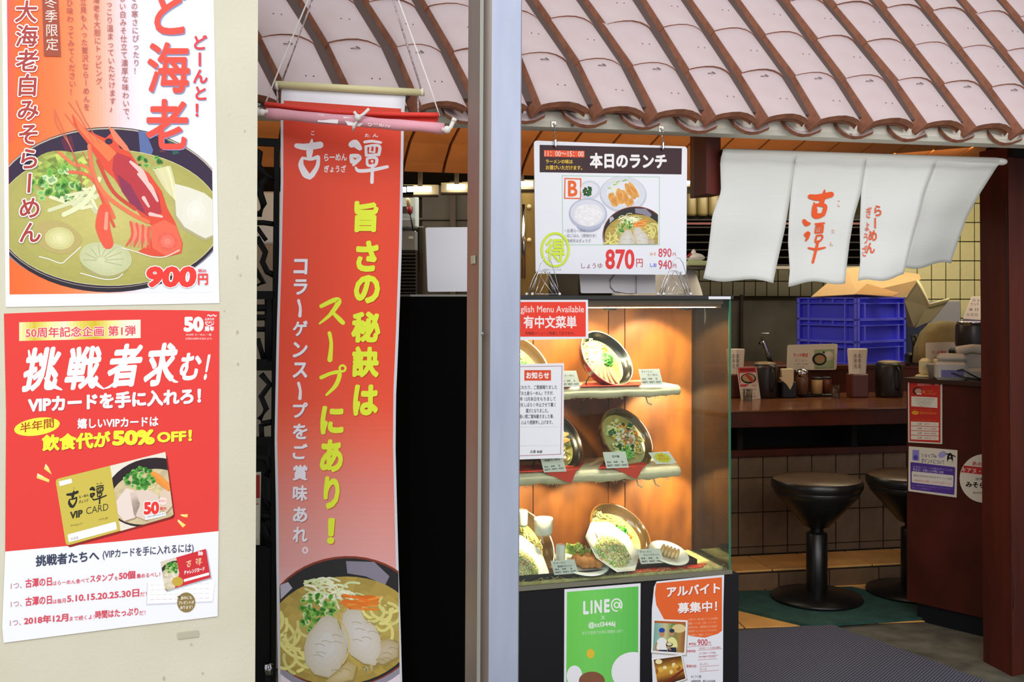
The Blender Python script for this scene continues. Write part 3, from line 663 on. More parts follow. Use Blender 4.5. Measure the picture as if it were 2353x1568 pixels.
p.poly(cl, 'e8e0d0', 3); p.ell(345, 1132, 105, 78, -14, '2c2024', 4, 40); p.ell(342, 1142, 92, 62, -14, 'd8c898', 5, 36, var=.06, rings=6, col2='c8b890')
for i in range(10): noodle(p, random.uniform(275, 400), random.uniform(1105, 1150), 30, 4, random.uniform(0, 180), vary(h2('e8dca8'), .06), 6, .8)
for q, c in (([(268, 1150), (290, 1122), (312, 1130), (322, 1160), (310, 1190), (285, 1198), (270, 1180)], 'e8d8cc'), ([(298, 1132), (335, 1122), (365, 1140), (362, 1180), (335, 1196), (308, 1185)], 'e0cdbc'), ([(368, 1130), (392, 1120), (398, 1160), (382, 1178), (366, 1165)], 'ddc9b0')):
    p.poly([(x + 2, y + 3) for x, y in q], 'a89078', 7); p.poly(q, c, 7.5)
for i in range(14): p.brush([(340 + random.uniform(-4, 4), 1080 + i), (365, 1092 + i * 1.5), (388 + random.uniform(-3, 4), 1115 + i)], 3.5, vary(h2('f09440'), .1), 8, 4)
rings_(p, 322, 1100, 34, 26, 50, 9, ('6cb048', '9cd070', '2f7a28', '4f9a3c'), r=7)
p.clip = None
p.text('50', 330, 1154, 366, 1184, 'e83c34', 12, .06, sl=-.05, out=('ffffff', .05)); p.text('周年', 367, 1165, 383, 1173, 'e84c44', 12, .03); p.ell(374, 1152, 11, 9, 0, 'f4dcd4', 11, 14); p.text('ありがとう', 365, 1149, 383, 1154, 'e06058', 12, .03)
p.poly([(333, 1186), (380, 1176), (382, 1185), (335, 1196)], 'eef0f0', 11); p.text('古潭は50周年を迎えます', 337, 1187, 379, 1191, '606468', 12, 0, sl=-.2)
p.poly([(135, 1107), (164, 1100), (166, 1110), (137, 1118)], 'f4f2f0', 3); p.poly(roundq([(155, 1229), (266, 1199), (269, 1217), (158, 1247)], 3), 'f4f2f4', 3); p.text('お名前', 163, 1236, 180, 1242, '8c8c90', 4, 0, sl=-.2)
p.xf = lambda x, y: (152 + x - .0 * y, 1132 - .21 * x + y); logo(p, '2a2820', 4, 0, 0, 40); p.xf = None
p.text('VIP', 161, 1177, 190, 1194, '3a3620', 4, .05, sl=-.2); p.text('CARD', 198, 1167, 249, 1183, '4a4630', 4, 0, sl=-.2); p.text('http://', 163, 1206, 190, 1212, '7c7640', 4, 0, sl=-.2); p.text('.co.jp', 226, 1192, 249, 1198, '7c7640', 4, 0, sl=-.2)
navy = '3a4258'
p.text('挑戦者たちへ', 82, 1277, 228, 1303, navy, 3, .03, sl=-.09); p.text('(VIPカードを手に入れるには)', 236, 1264, 445, 1288, navy, 3, .015, sl=-.075)
def mixline(y, sl, parts):
    for tx, x0, x1, h, b, c in parts: p.text(tx, x0, y - sl * (x0 - 22) * -1 - h, x1, y + sl * (x0 - 22), c, 3, b, sl=sl)
rd = 'd85060'
mixline(1355, -.085, [('1つ、', 25, 50, 13, 0, 'b87880'), ('古潭の日', 58, 119, 21, .03, rd), ('はらーめん食べて', 121, 205, 11, .01, rd), ('スタンプ', 207, 261, 17, .03, rd), ('を', 263, 271, 9, .01, rd), ('50個', 273, 311, 19, .035, rd), ('集めるべし！', 314, 368, 11, .015, rd)])
mixline(1397, -.085, [('1つ、', 25, 50, 13, 0, 'b87880'), ('古潭の日', 58, 119, 21, .03, rd), ('は毎月', 121, 151, 11, .01, rd), ('5.10.15.20.25.30日', 154, 320, 18, .03, rd), ('だ！', 322, 337, 10, .01, rd)])
mixline(1440, -.085, [('1つ、', 23, 48, 13, 0, 'b87880'), ('2018年12月', 55, 157, 19, .035, rd), ('まで続くよ！', 160, 217, 11, .01, rd), ('時間はたっぷり', 219, 318, 19, .03, rd), ('だ！', 320, 334, 10, .01, rd)])
cd = [(369, 1292), (473, 1262), (484, 1328), (380, 1359)]
p.poly([(338, 1340), (494, 1335), (489, 1385), (336, 1392)], 'd4d8e0', 1); p.poly([(340, 1338), (494, 1332), (488, 1382), (338, 1388)], 'f6f7fa', 2)
for i in range(4):
    for j in range(10): p.rect(345 + j * 14, 1345 + i * 11 - j * .4, 355 + j * 14, 1346.2 + i * 11 - j * .4, 'dcc8c8' if i == 3 else 'd8dade', 3)
p.poly([(x + 3, y + 3) for x, y in cd], 'b8bcc8', 2.5); p.poly(cd, 'd03038', 4)
p.clip = [(369, 1292), (425, 1276), (412, 1318), (418, 1348), (380, 1359)]; p.poly(p.clip, 'd8d0b8', 5); p.ell(405, 1325, 42, 36, -14, '3c3430', 5.5, 24); p.ell(400, 1330, 34, 28, -14, 'e4dccc', 6, 20, var=.07, rings=4, col2='d0c4a0'); rings_(p, 397, 1306, 15, 12, 24, 7, r=5); p.clip = None
p.xf = lambda x, y: (428 + x, 1290 - .22 * x + y); logo(p, 'f0c8a0', 6, 0, 0, 16, False, False); p.xf = None
p.text('50', 455, 1268, 466, 1277, 'ffffff', 6, .05); p.text('チャレンジカード', 423, 1312, 470, 1322, 'ffffff', 6, .03, sl=-.2); p.poly([(422, 1332), (480, 1316), (481, 1322), (423, 1338)], 'f4f2ee', 6); p.ell(408, 1337, 13, 11, 0, 'c8a840', 7, 16)
p.ell(428, 1385, 21, 23, 0, '8f7a4a', 5, 24); p.poly([(406, 1372), (414, 1368), (418, 1378)], '8f7a4a', 5)
for i, tx in enumerate(('途中にも', 'プレゼントが', 'あります！')): w_ = (13, 18, 14)[i]; p.text(tx, 428 - w_, 1371 + i * 11, 428 + w_, 1379 + i * 11, 'f4ecd8', 6, .03, sl=-.05)
p.build('printed_picture', t)

# ================================================================ black openwork screen behind the wall edge
iron = mat('black_iron', '0b0b0c', .6, spec=.25); LS = Sf(((610 - CX) / F * 2.95, 2.95), TH)
scr = thing('lattice_screen', 'black openwork character screen between cream wall and hanging red banner', 'screen', LS.p(600, 1500) * 1)
def flat(sf, name, par, polys, m, th=.02):
    b = MB()
    for q in polys: b.prism([sf.p(x, y) for x, y in q], -sf.n * th, m)
    return b.build(name, par)
flat(LS, 'frame', scr, [[(545, 314), (644, 319), (643, 336), (545, 332)], [(631, 336), (643, 336), (634, 1568), (618, 1568)], [(545, 669), (632, 669), (631, 688), (545, 688)], [(545, 826), (628, 826), (628, 852), (545, 852)], [(545, 1005), (626, 1005), (626, 1022), (545, 1022)], [(545, 1256), (624, 1256), (622, 2100), (545, 2100)]], iron)
def ib(pts, w_):
    b = MB(); b.tube([LS.p(x, y, -.01) for x, y in pts], w_ / F * 2.95, iron, 8); return b
for pts, w_ in (([(570, 335), (598, 352), (594, 380), (612, 405), (634, 411)], 7), ([(612, 405), (598, 425), (600, 440), (575, 445)], 8), ([(590, 420), (606, 470), (598, 492), (570, 490)], 8), ([(580, 512), (606, 512), (634, 516)], 6), ([(590, 522), (606, 545), (612, 553)], 5), ([(590, 545), (610, 580), (603, 602), (614, 625), (634, 635)], 7), ([(585, 618), (606, 650), (575, 662)], 7), ([(560, 708), (628, 708)], 8), ([(560, 730), (612, 730), (628, 735)], 7), ([(560, 757), (614, 757)], 6), ([(618, 688), (618, 830)], 10), ([(592, 778), (606, 826)], 6), ([(600, 860), (620, 884), (600, 912), (612, 940), (596, 965)], 7), ([(600, 975), (626, 970)], 7), ([(600, 975), (602, 1010)], 6), ([(588, 1050), (612, 1055), (622, 1075), (612, 1095)], 9), ([(596, 1110), (606, 1150), (622, 1172)], 8), ([(590, 1185), (626, 1188)], 9), ([(600, 1200), (620, 1256)], 11)):
    ib(pts, w_).build('stroke_bar', scr)
MB().prism([LS.p(x, y, -.05) for x, y in ((560, 1022), (632, 1022), (626, 1600), (560, 1600))], V * .02, mat('black_panel', '101012', .6)).build('lower_panel', scr)
NS = Sf(((592 - CX) / F * 2.93, 2.93), TH)
t, p = poster(NS, 'notice_card', 'narrow red and white notice half hidden behind the cream wall edge', 'sign', [(560, 1087), (600, 1085), (597, 1253), (558, 1253)], mat('cream_card', 'c9c4b0', .6))
p.rect(565, 1092, 597, 1145, 'a83028', 1); p.rect(566, 1160, 595, 1238, 'ddd8c8', 1); p.rect(565, 1158, 595, 1160, 'a83028', 2); p.vtext('ご案内', 580, 1165, 1235, 10, 'a04038', 2); p.build('printed_picture', t)
b = MB(); b.tube([P(616, 1600, 2.9), P(617, 1548, 2.9)], .010, iron, 10); b.tube([P(617, 1550, 2.9), P(617, 1526, 2.9)], .012, mat('chrome', 'd0d0d4', .15, metal=1), 12)
o = b.build('umbrella_tip'); o['label'] = 'small chrome capped rod standing in the dark corner under the lattice screen'; o['category'] = 'rod'

# ================================================================ hanging banner
BN = Sf(((780 - CX) / F * 2.62, 2.62), TH)
outline_l = [(648, 190), (645, 235), (645, 300), (645, 420), (641, 600), (636, 760), (633, 900), (631, 1010), (634, 1160), (635, 1300), (637, 1440), (640, 1600)]
outline_r = [(933, 208), (928, 240), (928, 270), (926, 400), (923, 560), (916, 760), (910, 900), (909, 1020), (912, 1150), (916, 1300), (921, 1450), (925, 1600)]
ban = thing('hanging_banner', 'tall red to white fabric banner with yellow brush lettering and a ramen bowl', 'banner', BN.p(780, 1600))
def xb(line, y):
    for (x0, y0), (x1, y1) in zip(line, line[1:]):
        if y <= y1: return x0 + (x1 - x0) * (y - y0) / (y1 - y0)
    return line[-1][0]
cloth = mat('banner_cloth', 'f0f0f6', .6, bump=.04, bscale=400)
b = MB()
def bf(u, v):
    y = 190 + v * 1410; l = xb(outline_l, y); r = xb(outline_r, y + (18 if v < .02 else 0)); x = l + (r - l) * u
    return BN.p(x, y + (18 * u if v < .3 else 18 * u * max(0, 1 - (v - .3) * 1.4)))
b.grid(bf, 8, 44, cloth, True, -BN.n * .0012); b.build('cloth', ban)
p = Print(BN.back(-.0006))
ys = [272 + i * (1600 - 272) / 90 for i in range(91)]
def bcol(y): 
    st = [(230, 'd63c20'), (300, 'dc4024'), (420, 'ea4c30'), (800, 'ee4e32'), (930, 'f0573c'), (1020, 'f07058'), (1110, 'e8867a'), (1200, 'e69a90'), (1300, 'e8a8a4'), (1380, 'ecc8cc'), (1600, 'f0e8f0')]
    for (y0, c0), (y1, c1) in zip(st, st[1:]):
        if y <= y1: return mixc(c0, c1, (y - y0) / (y1 - y0))
    return h2(st[-1][1])
p.poly([(652, 231), (922, 250), (922, 275), (650, 272)], bcol(235), 1)
for y0, y1 in zip(ys, ys[1:]): p.poly([(xb(outline_l, y0) + 6, y0), (xb(outline_r, y0) - 6, y0), (xb(outline_r, y1) - 6, y1), (xb(outline_l, y1) + 6, y1)], bcol((y0 + y1) / 2), 1)
logo(p, 'f2ecf0', 3, 676, 322, 93)
yel = 'e8f53c'; sh = 'b83a10'
for i, (ch, yc) in enumerate(zip('旨さの秘訣は', (498, 589, 668, 752, 832, 920))): p.text(ch, 808 + (4, 8, 4, -2, -1, 2)[i], yc - 36, 870 - (0, 2, -2, -3, 0, 2)[i] - (0 if i else 2), yc + 36 - (6 if i == 2 else 0), yel, 5, .05, shadow=(sh, 1.6), it=.04)
p.brush([(738, 704), (768, 690), (778, 694), (760, 722), (734, 744)], [9, 11, 13, 9, 4], yel, 5); p.brush([(762, 716), (780, 734), (788, 742)], [7, 11, 10], yel, 5)
p.brush([(757, 766), (761, 790), (758, 827)], [9, 8, 12], yel, 5); p.brush([(738, 868), (762, 858), (780, 858), (772, 885), (750, 908)], [9, 8, 10, 10, 5], yel, 5)
for i in range(12): a = i * .5236; p.brush([(787 + 7 * math.cos(a), 847 + 7 * math.sin(a)), (787 + 7 * math.cos(a + .55), 847 + 7 * math.sin(a + .55))], 5, yel, 5, 2)
for ch, yc, x0, x1, h in (('に', 966, 735, 789, 33), ('あ', 1048, 734, 787, 38), ('り', 1133, 742, 779, 38), ('！', 1221, 751, 768, 30)): p.text(ch, x0, yc - h, x1, yc + h, yel, 5, .05, shadow=('c85a30', 1.6), it=.04)
for ch, yc in zip('コラーゲンスープをご賞味あれ。', (613, 660, 708, 755, 804, 851, 898, 943, 992, 1038, 1087, 1134, 1183, 1229, 1264)):
    if ch == 'ー': p.brush([(686, yc - 17), (690, yc), (689, yc + 18)], [7, 6, 8], 'f2eef4', 5); continue
    if ch == '。': p.ell(701, 1265, 7, 8, 0, 'f2eef4', 5, 14); p.ell(701, 1265, 3.5, 4.5, 0, bcol(1265), 6, 12); continue
    p.text(ch, 672 + (2 if ch in 'コラ' else 0), yc - 18, 706, yc + 18, 'f2eef4', 5, .035, shadow=('a04850', 1.2), it=.04)
p.clip = [(642, 1270), (915, 1270), (919, 1610), (645, 1610)]
ramen_print(p, 3); p.clip = None
p.build('printed_picture', ban)
wood = mat('pale_dowel', 'd8cf9c', .5)
b = MB(); b.tube([BN.p(632, 194, .006), BN.p(975, 213, .006)], .0088, wood, 12); b.build('dowel', ban)
cream = mat('cotton_cord', 'e8e2da', .8)
twist = mat('striped_cord', 'e4dadc', .8, col2='8c6a74', scale=130, noise=.1)
TOPK = P(720, -80, 2.62); TOPK2 = P(895, -80, 2.62)
for q in ([BN.p(645, 195), BN.p(718, 0), TOPK], [BN.p(969, 208), BN.p(903, 0), TOPK2]): MB().tube(q, .0026, twist, 6).build('cord', ban)
for q in ([BN.p(637, 204, -.01), BN.p(638, 240, -.012)], [BN.p(960, 216, -.01), BN.p(961, 262, -.012)]): MB().tube(q, .0022, twist, 6).build('cord', ban)
for x, y in ((637, 197), (970, 212)): MB().lathe([(.0085, -.003), (.0105, -.001), (.0105, .001), (.0085, .003)], cream, Matrix.Translation(BN.p(x, y, .006)) @ Matrix.Rotation(R(90), 4, 'Y'), 12).build('cord_knot', ban)
# rolled pink banner tied up in front
RB = thing('rolled_banner', 'pink fabric banner rolled up on its rod and tied with white string', 'banner', P(820, 290, 2.5))
pink = mat('pink_cloth', 'e2a0ac', .7, noise=.08, scale=12, bump=.05); redc = mat('red_cloth', 'e03a2c', .7, noise=.1, scale=10, bump=.08)
a0, a1 = P(612, 261, 2.5), P(1020, 296, 2.5); L_ = [a0.lerp(a1, i / 16) + Vector((0, 0, .0007 * math.sin(i))) for i in range(17)]
b = MB(); b.tube(L_, .0125, pink, 14, rs=[.0125 + .0007 * math.sin(i * 1.7) for i in range(17)]); b.build('roll', RB)
def rl(u, v):
    top = [(609, 237), (760, 256), (840, 260), (930, 262), (1009, 262)]; bo = [(609, 256), (760, 268), (840, 272), (930, 279), (1003, 288)]
    t_ = u * 4; k = min(int(t_), 3); f_ = t_ - k
    X = [top[k][j] + (top[k + 1][j] - top[k][j]) * f_ for j in (0, 1)]; Y_ = [bo[k][j] + (bo[k + 1][j] - bo[k][j]) * f_ for j in (0, 1)]
    return P(X[0] + (Y_[0] - X[0]) * v, X[1] + (Y_[1] - X[1]) * v, 2.515 + .008 * math.sin(v * 3) + .01 * v)
b = MB(); b.grid(rl, 24, 4, redc, True, Vector((0, .004, 0))); b.tube([rl(i / 12, 0.08) for i in range(13)], .0055, redc, 8); b.build('red_edge', RB)
s_ = Sf.two(612, 2.4885, 1020, 2.4885); p = Print(s_)
p.clip = [(612, 250), (1020, 285), (1020, 307), (612, 272)]
p.poly([(730, 263), (745, 264), (745, 272), (778, 274), (776, 284), (730, 280)], 'f4eef0', 1); p.poly([(788, 268), (812, 270), (822, 282), (832, 272), (837, 274), (838, 280), (825, 292), (800, 290)], 'f4eef0', 1); p.text('らーめん', 845, 278, 897, 290, 'f0d8dc', 1, .02, sl=.06)
p.clip = None; p.build('printed_lettering', RB)
b = MB(); b.tube([P(848, 250, 2.48), P(836, 262, 2.478), P(823, 270, 2.476), P(820, 266, 2.478), P(814, 257, 2.48)], .0036, cream, 8); b.tube([P(823, 268, 2.476), P(818, 284, 2.474), P(812, 292, 2.474), P(812, 301, 2.476)], .004, cream, 8); b.ball(P(822, 270, 2.474), .008, cream, seg=8, rings=6); b.build('tie', RB)
b = MB(); b.tube([P(616, 257, 2.49), P(604, 256, 2.49), P(596, 262, 2.49), P(592, 250, 2.49), P(596, 238, 2.49)], .0045, cream, 8); b.ball(P(602, 258, 2.489), .008, cream); b.build('tie', RB)
b = MB(); b.tube([P(1016, 297, 2.49), P(1030, 300, 2.49), P(1036, 292, 2.49), P(1043, 276, 2.49)], .0048, cream, 8); b.tube([P(1042, 279, 2.49), P(1045, 272, 2.49)], .006, cream, 8); b.ball(P(1027, 298, 2.489), .009, cream); b.build('tie', RB)
for q in ([P(609, 240, 2.52), P(645, 150, 2.52), P(712, -10, 2.52), P(740, -80, 2.52)], [P(1010, 266, 2.52), P(985, 190, 2.52), P(912, -10, 2.52), P(888, -80, 2.52)]): MB().tube(q, .0018, cream, 6).build('cord', RB)
# ================================================================ food display case
def sof(px, d): q = fac(d).p(px, HY); return -(Vector((q.x, q.y, 0)) - Vector((*FO, 0))).dot(U)
blackp = mat('black_paint', '131316', .5, bump=.02, spec=.3); woodr = mat('red_wood_veneer', 'ae681e', .5, noise=.3, scale=9, col2='562a10', stretch=(1, 1, .4))
frame = mat('black_frame', '17171a', .35); ZB = .648; ZT = 1.445; SL = .70; CD = .27
case = thing('display_case', 'glass food display case with wooden back on a black base cabinet', 'display case', loc(.35, .13, 0))
def lbox(b, s0, s1, d0, d1, z0, z1, m, bev=0): return b.box(loc((s0 + s1) / 2, (d0 + d1) / 2, (z0 + z1) / 2), (abs(s1 - s0), abs(d1 - d0), z1 - z0), m, rz=TR, bev=bev)
b = MB(); lbox(b, -.028, SL, .0, CD + .03, .0, ZB - .016, blackp, .003); b.build('base_cabinet', case)
b = MB(); lbox(b, -.004, SL, -.004, CD, ZB - .016, ZB - .004, mat('sill_metal', '8c8a78', .4, metal=.6)); b.build('sill', case)
seams = [sof(1592, .25), sof(1436, .25), sof(1398, .25), sof(1225, .25), SL]
for s0, s1 in zip(seams, seams[1:]):
    b = MB(); lbox(b, s0 + .001, s1 - .0012, .25, .262, ZB - .004, ZT - .01, woodr, .001); b.build('back_panel', case)
b = MB(); lbox(b, -.01, SL, .262, .272, ZB, ZT, frame); b.build('back_frame', case)
b = MB(); lbox(b, sof(1614, .25), sof(1593, .25), .235, .262, ZB - .01, ZT - .012, mat('corner_post_grey', '26292f', .4), .002); b.build('corner_post', case)
b = MB(); lbox(b, -.008, SL, -.006, CD + .01, ZT - .006, ZT + .006, frame, .001); b.build('top_frame', case)
b = MB(); lbox(b, .02, SL, .02, CD - .03, ZT - .03, ZT - .007, mat('case_soffit', '7c5a40', .6)); b.build('light_box', case)
gl = glass_mat('clear_glass', 'f4faf6', .55); gs = glass_mat('side_glass', 'd0d8d4', .4); ge = mat('green_glass_edge', '1f6a4c', .15, spec=.8)
b = MB(); lbox(b, .004, SL, .0, .004, ZB - .004, ZT - .006, gl); b.build('front_glass', case)
b = MB(); lbox(b, .0, .004, .004, CD, ZB - .004, ZT - .006, gs); b.build('side_glass', case)
b = MB(); lbox(b, -.0008, .0052, -.0012, .004, ZB - .004, ZT - .006, ge); b.build('glass_edge', case)
b = MB(); lbox(b, .004, .075, -.009, -.0065, ZT - .005, ZT + .003, mat('white_plastic', 'e6e6ec', .4)); b.build('price_rail_label', case)
for s0 in (.1, .34):
    b = MB(); b.lathe([(.0, -.002), (.018, -.002), (.022, .004), (.022, .012)], frame, Matrix.Translation(loc(s0, .10, ZT - .036)), 14); b.build('spot_lamp', case)
burl = mat('beige_burlap', 'f4ecd2', .9, noise=.18, scale=40, col2='dccfa8', stretch=(1, 1, 12), bump=.35, bscale=500)
def shelf(z1, z0, s0):
    b = MB()
    pr = [(.035, z0 + .004), (.028, (z0 + z1) / 2), (.034, z1 - .006), (.05, z1), (.235, z1), (.24, z0 + .006), (.05, z0)]
    N = 28; vv = []
    for i in range(N + 1):
        t = i / N; s_ = s0 + (SL - .02 - s0) * t; q = 1 if i > 1 else (.86, .97)[i]
        zc = (z0 + z1) / 2; sag = .0022 * math.sin(i * .9) + .0015 * math.sin(i * 2.3)
        for j, (d, z) in enumerate(pr): vv.append(loc(s_, d if i else .06 + (d - .06) * .9, zc + (z - zc) * q + (sag if j in (0, 6) else sag * .3)))
    n = len(pr); b.faces(vv, [tuple(range(n))] + [(i * n + j, i * n + (j + 1) % n, (i + 1) * n + (j + 1) % n, (i + 1) * n + j) for i in range(N) for j in range(n)], burl, True)
    b.build('shelf_board', case, weld=False)
    b = MB()
    for i in range(46):
        s_ = random.uniform(s0, SL - .05); q = loc(s_, .034, z0 + .003); b.tube([q, q + Vector((random.uniform(-.006, .006), -.002, -random.uniform(.002, .008)))], .0005, burl, 3)
    for s1 in ((.215, .27) if z1 < 1 else (.24,)):
        q = loc(s1, .07, z0); b.tube([q, q + Vector((.006, 0, -.02)), q + Vector((.018, 0, -.026))], .0022, burl, 5)
    b.build('frayed_threads', case)['kind'] = 'stuff'
Z1 = fac(.04).p(1400, 888).z; Z1b = fac(.03).p(1400, 916).z; Z2 = fac(.04).p(1400, 1076).z; Z2b = fac(.03).p(1400, 1109).z
shelf(Z1, Z1b, sof(1562, .04)); shelf(Z2, Z2b, sof(1562, .04))
for z0, z1 in ((Z2, Z1b), (ZB, Z2b)):
    b = MB(); b.tube([loc(.62, .2, z0), loc(.62, .2, z1)], .003, frame, 8); b.build('support_rod', case)
straw = mat('straw_matting', 'd8cf9c', .9, noise=.2, scale=60, col2='a89c60', bump=.4, bscale=300)
b = MB(); lbox(b, .02, SL, .012, .24, ZB - .004, ZB + .002, straw)
for i in range(190):
    s_ = random.uniform(.03, SL); q = loc(s_, random.uniform(.008, .03), ZB + .003); b.tube([q, q + U * random.uniform(-.02, .02) + Vector((0, 0, random.uniform(.002, .010)))], .0006, straw, 3)
o = b.build('straw_mat'); o['kind'] = 'stuff'; o['label'] = 'frayed straw matting lining the bottom of the food case'; o['category'] = 'matting'

napk = mat('red_paper', 'e2432e', .6, bump=.04)
def napkin(label, top, tri, z, droop=True):
    """red paper square: strip on the shelf and the corner hanging over the edge"""
    b = MB(); q = [Zp(x, y, z + .0012) for x, y in top]; b.prism(q, Vector((0, 0, -.0007)), napk)
    if tri: s_ = fac(.022); b.prism([s_.p(x, y) for x, y in tri], V * .0007, napk)
    o = b.build('red_napkin'); o['label'] = label; o['category'] = 'napkin'; o['group'] = 'red paper napkins on the shelves'
def topq(pxa, pxb, d0, d1, z):
    return [loc(sof(pxa, d0), d0, z), loc(sof(pxb, d0), d0, z), loc(sof(pxb + 12, d1), d1, z), loc(sof(pxa + 12, d1), d1, z)]
def napkin2(label, pa, pb, z, tri, d0=.03, d1=.15):
    b = MB(); b.prism(topq(pa, pb, d0, d1, z + .0022), Vector((0, 0, -.0008)), napk)
    if tri: s_ = fac(.024); b.prism([s_.p(x, y) for x, y in tri], V * .0008, napk)
    o = b.build('red_napkin'); o['label'] = label; o['category'] = 'napkin'; o['group'] = 'red paper napkins in the food case'
napkin2('red paper napkin flat under the sliced pork ramen on the top shelf', 1330, 1470, Z1, None)
napkin2('red paper napkin at the left of the top shelf under the name card', 1195, 1310, Z1, None)
napkin2('red paper napkin pointing over the middle shelf edge below the vegetable ramen', 1375, 1482, Z2, [(1412, 1077), (1480, 1070), (1464, 1101), (1455, 1098)])
napkin2('red paper napkin pointing over the middle shelf edge at its left end', 1180, 1330, Z2, [(1250, 1086), (1326, 1078), (1313, 1111), (1302, 1108)])
napkin2('red paper sheet lying flat at the front right of the case floor', 1440, 1612, ZB + .002, None, .018, .06)

# ---- food samples
def frame_of(px, py, Y, ratio, phi, rx=None):
    th = math.acos(ratio); n = Vector((math.sin(th) * math.cos(R(phi)), -math.cos(th), math.sin(th) * math.sin(R(phi))))
    c = P(px, py, Y); e1 = Vector((0, -1, 0)).cross(n); e1 = e1.normalized() if e1.length > 1e-4 else Vector((1, 0, 0))
    if e1.x < 0: e1 = -e1
    e2 = n.cross(e1); M = Matrix((e1, e2, n)).transposed().to_4x4(); M.translation = c
    return M
lac = mat('black_lacquer', '100f0e', .25, spec=.5, coat=.3); lacred = mat('dark_red_lacquer', '4a120e', .22, spec=.5, coat=.5); brownrim = mat('brown_lacquer', '5c2e18', .15, spec=.7, coat=1)
goldl = mat('amber_lacquer', '8a5a28', .15, spec=.7, coat=1); goldi = mat('inner_amber', '5c4628', .15, spec=.8, coat=1)
soup = mat('golden_soup', 'c2bc78', .1, noise=.15, scale=25, col2='a8a058', spec=.7, coat=1); souplt = mat('pale_soup', 'dcd690', .12, noise=.12, scale=25, col2='c8bc68', spec=.6, coat=.8)
nood = mat('noodle', 'f0e6a0', .35); cab = mat('pale_cabbage', 'eef0c0', .4, noise=.15, scale=60, col2='cfe08c'); grn = mat('green_onion', '3cae3a', .4, noise=.2, scale=90, col2='2c8c2c'); grl = mat('green_onion_light', '8cd86a', .4)
pork = mat('pork', 'd0a284', .4, noise=.2, scale=30, col2='b88868'); porke = mat('pork_edge', '8c5a34', .4); carrot = mat('carrot', 'ee8a30', .4); corn = mat('corn', 'f2cf3c', .35); pinkf = mat('pink_fishcake', 'e0706a', .4); leafm = mat('dark_leaf', '1f6a34', .35, noise=.3, scale=50); wht = mat('white_glaze', 'f4f3ee', .2, spec=.6, coat=.6); squid = mat('squid_white', 'f2ecdc', .35); ricem = mat('fried_rice', 'ebe6b0', .5, noise=.25, scale=160, col2='d0c484'); fry = mat('fried_chicken', 'e8a05c', .5, noise=.3, scale=60, col2='cc7a34', bump=.3); lett = mat('lettuce', '8cc04c', .45, noise=.4, scale=60, col2='d8dc80')
def onions(bowl, M, x, y, r, hgt, n, rr=.004):
    b = MB()
    for i in range(n):
        a = random.uniform(0, 6.28); q = math.sqrt(random.random()); h = hgt * (1 - q * q) * random.uniform(.3, 1) + .002
        p_ = Vector((x + r * q * math.cos(a), y + r * q * math.sin(a), h)); Rm = Matrix.Rotation(random.uniform(0, 3), 4, 'X') @ Matrix.Rotation(random.uniform(0, 3), 4, 'Y'); k = rr * random.uniform(.7, 1.2)
        b.lathe([(k * .55, -k * .4), (k, -k * .4), (k, k * .4), (k * .55, k * .4), (k * .55, -k * .4)], random.choice((grn, grn, grl)), M @ Matrix.Translation(p_) @ Rm, 6)
    b.build('chopped_onion', bowl)['kind'] = 'stuff'
def noodles(bowl, M, x, y, r, n, m=None, w_=.0022, l=.05, name='noodles', z0=.002, zh=.008):
    b = MB()
    for i in range(n):
        a = random.uniform(0, 6.28); q = math.sqrt(random.random()) * r; X = x + q * math.cos(a); Y_ = y + q * math.sin(a); h = random.uniform(z0, zh); d = random.uniform(0, 6.28); pts = []
        cv = random.choice((-1, 1)) * random.uniform(.3, .9)
        for k in range(7): pts.append(M @ Vector((X, Y_, h + .002 * math.sin(k)))); X += l / 6 * math.cos(d); Y_ += l / 6 * math.sin(d); d += cv
        b.tube(pts, w_, m or nood, 5)
    b.build(name, bowl)['kind'] = 'stuff'
def slab(M, pts, th, m, me, z=0, tilt=0):
    b = MB(); T = M @ Matrix.Translation((0, 0, z)) @ Matrix.Rotation(tilt, 4, 'X'); n = len(pts)
    top = [T @ Vector((x * .94, y * .94, th)) for x, y in pts]; mid = [T @ Vector((x, y, th * .7)) for x, y in pts]; bot = [T @ Vector((x, y, 0)) for x, y in pts]
    b.faces(top, [tuple(range(n))], m); b.faces(top + mid, [(i, (i + 1) % n, n + (i + 1) % n, n + i) for i in range(n)], me); b.faces(mid + bot, [(i, (i + 1) % n, n + (i + 1) % n, n + i) for i in range(n)], me); return b
def bits(bowl, M, x, y, r, n, mats, size, name, hgt=.01, kind='stuff', flat_=.6):
    b = MB()
    for i in range(n):
        a = random.uniform(0, 6.28); q = math.sqrt(random.random()); p_ = M @ Vector((x + r * q * math.cos(a), y + r * q * math.sin(a), hgt * (1 - q * q) * random.uniform(.6, 1.1) + .002)); k = size * random.uniform(.6, 1.3)
        b.ball(p_, k, random.choice(mats), random.uniform(.7, 1.3), random.uniform(.7, 1.3), flat_, M=Matrix.Rotation(random.uniform(0, 3), 3, 'X') @ Matrix.Rotation(random.uniform(0, 3), 3, 'Z'), seg=6, rings=4, wob=.12)
    o = b.build(name, bowl); 
    if kind: o['kind'] = kind
    return o
WIRE = mat('black_wire', '1c1a1a', .4)
